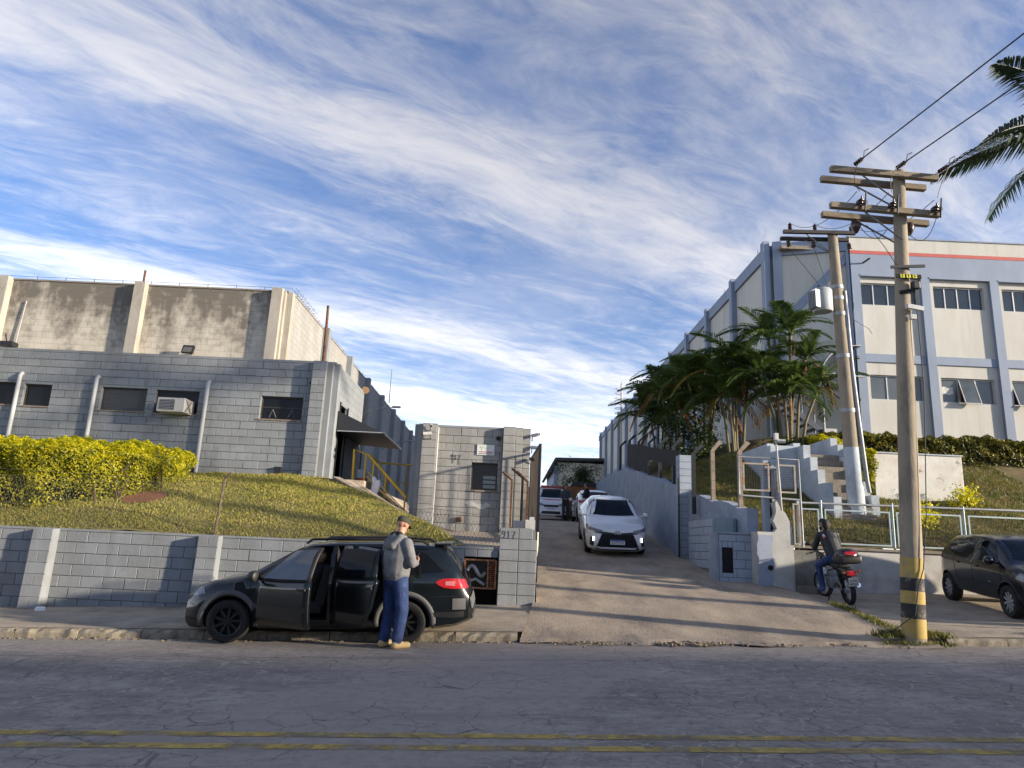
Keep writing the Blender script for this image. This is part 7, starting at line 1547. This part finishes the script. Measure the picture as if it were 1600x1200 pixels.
q = MB(); q.lathe((0, -.003, .955), (0, 0, 1), [(0, .198), (.015, .21), (.045, .212), (.06, .206)], 26); q.v = [(x, y*.78, z) for x, y, z in q.v]; q.build('hem_band', m_jacket, mn, 50, local=True)
hf = Vector((.12, .90, -.38)).normalized(); hu = Vector((0, .35, 1)); hu = (hu-hf*hu.dot(hf)).normalized(); hx = hf.cross(hu); hc = Vector((0, .06, 1.655))
q = MB(); q.lathe((0, 0, 0), (0, 0, 1), [(.03, .094), (.05, .096), (.075, .093), (.105, .078), (.125, .05), (.132, .012)], 20); q.v = [tuple(hc+hx*x*.92+hf*(y*1.08-.008)+hu*(z-.004)) for x, y, z in q.v]; q.build('cap', m_capm, mn, 60, local=True)
q = MB(); q.grid(lambda u, v: hc+hx*((2*u-1)*.075)+hf*(.075+.085*v*(1-(2*u-1)**2*.6))+hu*(.035-.02*v-.014*(2*u-1)**2), 8, 4); o = q.build('cap_visor', m_capm, mn, 'all', local=True); o.modifiers.new('t', 'SOLIDIFY').thickness = .006
q = MB(); q.obox((.005, .345, 1.225), (.078, .010, .15), 0, -.75); o = q.build('phone', m_black, None); o.name = 'mobile_phone'; o.matrix_world = Matrix.Translation(mn.location) @ Matrix.Rotation(R(-38), 4, 'Z'); tag(o, 'black mobile phone held by the man in the grey jacket', 'phone')
# ---- person sitting inside the wagon
dp = thing('person', (0, 0, 0), 'dim figure in dark clothes sitting inside the wagon', 'person')
pr = [((.36, .40, .62), (.30, .40, .72), (.15, .17), (.14, .17), 0, (0, 1, 0)), ((.30, .40, .72), (.20, .40, 1.02), (.17, .12), (.18, .11), 0, (0, 1, 0)), ((.19, .28, 1.04), (.19, .52, 1.04), .06, .06, 0), ((.20, .40, 1.06), (.20, .40, 1.14), .05, .05, 1), ((.19, .57, 1.0), (.30, .62, .80), .05, .042, 0), ((.30, .62, .80), (.42, .50, .88), .042, .032, 0), ((.19, .24, 1.0), (.34, .22, .80), .05, .042, 0), ((.34, .22, .80), (.50, .36, .86), .042, .032, 0)]
for s in (.30, .50): pr += [((.40, s, .60), (.80, s, .62), .08, .06, 2), ((.80, s, .62), (.92, s, .38), .055, .045, 2)]
hand(pr, (.43, .49, .885), (.6, -.4, .4), (-.3, 0, .8), 1, 1); hand(pr, (.51, .37, .865), (.6, .2, .4), (-.3, 0, .8), -1, 1); head(pr, (.20, .40, 1.22), (.8, .45, -.25), (0, 0, 1), 1, 3)
fused('body', pr, [m_hood, m_skin2, m_jeans, m_hair], dp, .013, 3); dp.matrix_world = wgn.matrix_basis.copy(); dp.location = wgn.location; dp.rotation_euler = wgn.rotation_euler; dp.scale = (.98, .98, .955)
# ---- motorcycle with top box, and its rider
bk = thing('motorcycle', (0, 0, 0), 'small motorcycle with a black top box standing on the right pavement', 'motorcycle'); ORG[bk] = Vector((0, 0, 0))
m_bike = mat('bike_black', (.010, .010, .011), .3, .1, 8, coat=.4); m_tank = mat('tank_white', (.55, .56, .58), .25, .05, coat=.6)
def bwheel(x, steer=0):
    w = bpy.data.objects.new('wheel', None); COL.objects.link(w); w.parent = bk; w.location = (x, 0, .29); w.rotation_euler = (0, 0, steer); ORG[w] = Vector((0, 0, 0))
    q = MB(); q.lathe((0, 0, 0), (0, 1, 0), [(-.045, .235), (-.05, .262), (-.03, .285), (0, .292), (.03, .285), (.05, .262), (.045, .235), (0, .228)], 28, True); q.build('tyre', m_rubber, w, 50, local=True)
    q = MB(); q.lathe((0, 0, 0), (0, 1, 0), [(-.028, .238), (.028, .238), (.024, .212), (-.024, .212)], 28, True); q.build('rim', m_steel if x > 0 else m_rimb, w, 50, local=True)
    for k in range(6): q = MB(); a = k*PI/3; q.tube([(.03*math.cos(a), 0, .03*math.sin(a)), (.22*math.cos(a), 0, .22*math.sin(a))], .010, 5); q.build('spoke', m_rims, w, local=True)
    q = MB(); q.cyl((0, -.06, 0), (0, .06, 0), .045, None, 12); q.build('hub', m_rims, w, 50, local=True)
bwheel(-.62); bwheel(.62, .25)
q = MB(); q.tube([(.42, 0, .86), (.20, 0, .62), (.05, 0, .40), (-.20, 0, .30)], .03, 8); q.tube([(.40, 0, .84), (-.10, 0, .66), (-.50, 0, .70), (-.80, 0, .74)], .024, 8)
for s in (.09, -.09): q.tube([(-.20, s, .34), (-.62, s, .29)], .020, 6); q.tube([(-.60, s*1.1, .30), (-.46, s, .66)], .022, 6)
q.build('frame', m_bike, bk, 50, local=True)
q = MB()
for s in (.075, -.075): q.tube([(.64, s, .29), (.44, s, .86)], .020, 8)
q.build('fork', m_rims, bk, 50, local=True)
q = MB(); q.bev(-.08, .20, -.11, .11, .26, .50, .04); q.bev(.0, .16, -.08, .08, .46, .62, .03); q.build('engine', m_steel, bk, 50, local=True)
q = MB(); q.lathe((.02, 0, .74), (1, 0, .12), [(-.10, .03), (-.05, .10), (.10, .135), (.26, .12), (.34, .04)], 16); q.build('tank', m_tank, bk, 60, local=True)
q = MB(); q.bev(-.66, .0, -.12, .12, .72, .80, .035); q.build('seat', m_blkp, bk, 50, local=True)
q = MB(); q.bev(-.90, -.46, -.09, .09, .62, .73, .03); q.build('tail_fairing', m_bike, bk, 50, local=True)
q = MB(); q.grid(lambda u, v: (-.62+.33*math.cos(R(40+115*u)), -.07+.14*v, .29+.33*math.sin(R(40+115*u))), 12, 3); o = q.build('mudguard', m_bike, bk, 'all', local=True); o.modifiers.new('t', 'SOLIDIFY').thickness = .01
q = MB(); q.grid(lambda u, v: (.62+.32*math.cos(R(20+120*u)), -.06+.12*v, .29+.32*math.sin(R(20+120*u))), 12, 3); o = q.build('mudguard', m_tank, bk, 'all', local=True); o.modifiers.new('t', 'SOLIDIFY').thickness = .01
q = MB(); q.tube([(.12, -.11, .34), (-.15, -.15, .28), (-.40, -.16, .32), (-.78, -.16, .40)], [.022, .024, .045, .048], 10); q.build('exhaust', m_chrome, bk, 50, local=True)
q = MB(); q.bev(-.93, -.88, -.09, .09, .60, .70, .015); q.build('tail_light', m_tail, bk, 50, local=True)
for s in (.15, -.15): q = MB(); q.lathe((-.90, s, .68), (-1, 0, 0), [(0, .02), (.02, .035), (.05, .03)], 10); q.build('indicator', mat('amber', (.16, .07, .02), .3, 0) if 'amber' not in MATS else MATS['amber'], bk, 50, local=True)
q = MB(); q.obox((-.955, 0, .49), (.012, .19, .17), 0, 0, -.2); np_ = q.build('number_plate', mat('bike_plate', (.5, .5, .48), .5, 0), bk, local=True)
put_text('lettering', 'FKB', .075, np_, (-.967, 0, .525), m_black, (PI/2-.2, 0, -PI/2)); put_text('lettering', '4H27', .075, np_, (-.956, 0, .455), m_black, (PI/2-.2, 0, -PI/2))
q = MB(); q.tube([(.42, 0, .94), (.36, .14, 1.0), (.30, .33, .97)], .012, 6); q.tube([(.42, 0, .94), (.36, -.14, 1.0), (.30, -.33, .97)], .012, 6); q.tube([(.32, .26, .98), (.27, .40, .965)], .018, 8); q.tube([(.32, -.26, .98), (.27, -.40, .965)], .018, 8); q.build('handlebar', m_bike, bk, 50, local=True)
for s in (1, -1): q = MB(); q.tube([(.34, s*.2, 1.0), (.30, s*.28, 1.16)], .006, 5); q.bev(.28, .31, s*.31-.06, s*.31+.06, 1.13, 1.22, .015); q.build('mirror', m_blkp, bk, 50, local=True)
q = MB(); q.lathe((.50, 0, .86), (1, 0, 0), [(-.06, .05), (0, .09), (.06, .095), (.075, .08)], 14); q.build('headlight', m_bike, bk, 50, local=True)
bxb = thing('top_box', (0, 0, 0), 'black motorcycle top box with red reflector', 'box') if False else None
q = MB(); q.bev(-1.02, -.58, -.22, .22, .83, 1.0, .06); bx_ = q.build('top_box', m_blkp, bk, 60, local=True)
q = MB(); q.lathe((-.80, 0, .99), (0, 0, 1), [(0, .225), (.05, .22), (.10, .18), (.13, .09), (.135, .01)], 20); q.v = [(x, y*.98, z) for x, y, z in q.v]; q.build('box_lid', m_bike, bx_, 60, local=True)
q = MB(); q.lathe((-.995, 0, 1.045), (-.75, 0, .62), [(-.02, .05), (.010, .048), (.018, .02)], 16); q.v = [(x, y*2.4, z) for x, y, z in q.v]; q.build('reflector', m_tail, bx_, 60, local=True)
q = MB(); q.tube([(-.1, .10, .28), (-.14, .26, .0)], .012, 6); q.build('side_stand', m_dark, bk, local=True)
HB = R(87); bcx, bcy = 6.98, 15.12
bz = z_walk_r(bcx, bcy); slope = math.atan2(z_walk_r(6.85, 15.74)-z_walk_r(6.95, 14.5), 1.24)
bk.location = (bcx, bcy, bz); bk.rotation_euler = Euler((-.12, -slope, HB), 'XYZ')
rdr = thing('person', (0, 0, 0), 'bearded rider in black jacket and jeans sitting on the motorcycle', 'person'); ORG[rdr] = Vector((0, 0, 0))
pr = [((-.22, 0, .90), (-.20, 0, .98), (.155, .15), (.16, .14), 1, (0, 1, 0)), ((-.20, 0, .98), (-.06, 0, 1.22), (.175, .135), (.185, .135), 0, (0, 1, 0)), ((-.06, 0, 1.22), (.02, 0, 1.34), (.19, .13), (.16, .11), 0, (0, 1, 0)), ((.02, -.13, 1.36), (.02, .13, 1.36), .07, .07, 0), ((.04, 0, 1.38), (.09, 0, 1.46), .06, .055, 2),
      ((.02, .18, 1.34), (.12, .25, 1.10), .066, .056, 0), ((.12, .25, 1.10), (.33, .20, 1.08), .054, .040, 0), ((.02, -.18, 1.34), (.14, -.25, 1.10), .066, .056, 0), ((.14, -.25, 1.10), (.35, -.30, 1.03), .054, .040, 0)]
pr += [((-.18, .10, .88), (.20, .20, .72), (.085, .09), (.072, .075), 1), ((.20, .20, .72), (.04, .24, .30), (.068, .07), (.055, .058), 1), ((-.18, -.10, .88), (.22, -.18, .74), (.085, .09), (.072, .075), 1), ((.22, -.18, .74), (.08, -.18, .36), (.068, .07), (.055, .058), 1)]
pr += [((.0, .25, .10+.16), (.17, .26, .22), (.045, .045), (.042, .036), 3), ((.05, -.18, .30), (.22, -.18, .27), (.045, .045), (.042, .036), 3), ((.04, .24, .32), (.03, .245, .26), .055, .05, 1)]
hand(pr, (.35, .195, 1.085), (.9, -.25, .1), (0, 0, 1), 1, 2); hand(pr, (.37, -.305, 1.025), (.85, -.3, 0), (0, 0, -1), -1, 2)
head(pr, (.13, 0, 1.55), (.80, .42, -.40), (0, 0, 1), 2, 4, 1.0); pr += [((.19, .03, 1.475), (.16, .05, 1.49), .045, .045, 4), ((.06, -.02, 1.60), (.04, -.02, 1.52), (.085, .075), (.07, .06), 4, (0, 1, 0))]
fused('body', pr, [mat('black_jacket', (.012, .012, .014), .55, .2, 12, .5, 20), m_jeans, m_skin2, mat('blue_shoe', (.05, .07, .16), .7, .1), m_hair], rdr, .012, 4)
q = MB(); q.grid(lambda u, v: (-.02-.10*v, .09+.10*(u-.5)-.0, 1.42-.04*(2*u-1)**2-.10*v), 6, 4); q.build('shoulder_patch', mat('patch_red', (.45, .08, .04), .8, .2, 30, col2=(.6, .6, .58), c2scale=14), rdr, 'all', local=True)
q = MB(); q.obox((.455, .14, 1.13), (.012, .075, .14), .2, 0, .7); q.build('phone', m_black, rdr, local=True)
rdr.location = bk.location; rdr.rotation_euler = bk.rotation_euler
# ---- two people by the parked cars up the driveway
def stander(label, x, y, rz, cm, tm, sk, arms, hairm, extra=None):
    t = thing('person', (x, y, z_drive(x, y)), label, 'person', rz=rz); ORG[t] = Vector((0, 0, 0)); pr = []
    for sd in (1, -1):
        pr += [((sd*.09, 0, .90), (sd*.105, .02, .48), (.092, .098), (.070, .074), 1), ((sd*.105, .02, .48), (sd*.11, -.02, .10), (.066, .07), (.055, .058), 1), ((sd*.11, -.05, .045), (sd*.125, .14, .038), (.046, .045), (.044, .036), 3)]
    pr += [((0, 0, .90), (0, 0, 1.0), (.16, .125), (.165, .125), 1), ((0, 0, 1.0), (0, 0, 1.22), (.175, .13), (.19, .135), 0), ((0, 0, 1.22), (0, 0, 1.38), (.195, .135), (.17, .11), 0), ((-.13, 0, 1.41), (.13, 0, 1.41), .068, .068, 0), ((0, .01, 1.45), (0, .025, 1.55), .055, .053, 2)]
    for sd in (1, -1):
        el, wr = arms[0 if sd > 0 else 1]; pr += [((sd*.17, 0, 1.39), el, .062, .052, 0), (el, wr, .050, .040, 0)]; hand(pr, Vector(wr), Vector(wr)-Vector(el), (-sd*.6, .3, .2), sd, 2)
    head(pr, (0, .045, 1.635), (.1, 1, -.1), (0, 0, 1), 2, 4); fused('body', pr, [cm, tm, sk, m_blkp, hairm], t, .015, 3); return t
m_unif = mat('grey_uniform', (.050, .055, .068), .85, .15, 12); m_dkcl = mat('black_clothes', (.012, .012, .014), .85, .15, 12)
of = stander('officer in grey uniform standing in front of the white patrol van', 2.86, 34.4, R(195), m_unif, mat('dark_trousers', (.020, .022, .028), .85, .1), m_skin2, (((.25, .03, 1.13), (.12, .2, 1.05)), ((-.25, .03, 1.13), (-.13, .2, 1.08))), m_hair)
q = MB(); q.lathe((0, .03, 1.70), (0, 0, 1), [(0, .085), (.03, .098), (.05, .09), (.06, .01)], 14); q.build('cap', m_unif, of, 50, local=True)
q = MB(); q.obox((.235, .02, 1.28), (.02, .06, .08)); q.build('arm_patch', mat('patch', (.55, .12, .08), .8, 0), of, local=True)
q = MB(); q.lathe((0, 0, .97), (0, 0, 1), [(0, .172), (.05, .172)], 18); q.v = [(x, y*.8, z) for x, y, z in q.v]; q.build('belt', m_black, of, 50, local=True)
stander('person in black clothes standing behind the white sedan, back turned', 3.58, 31.6, R(60), m_dkcl, m_dkcl, m_skin2, (((.27, .02, 1.16), (.12, .18, 1.22)), ((-.27, .02, 1.16), (-.12, .18, 1.24))), m_hair)
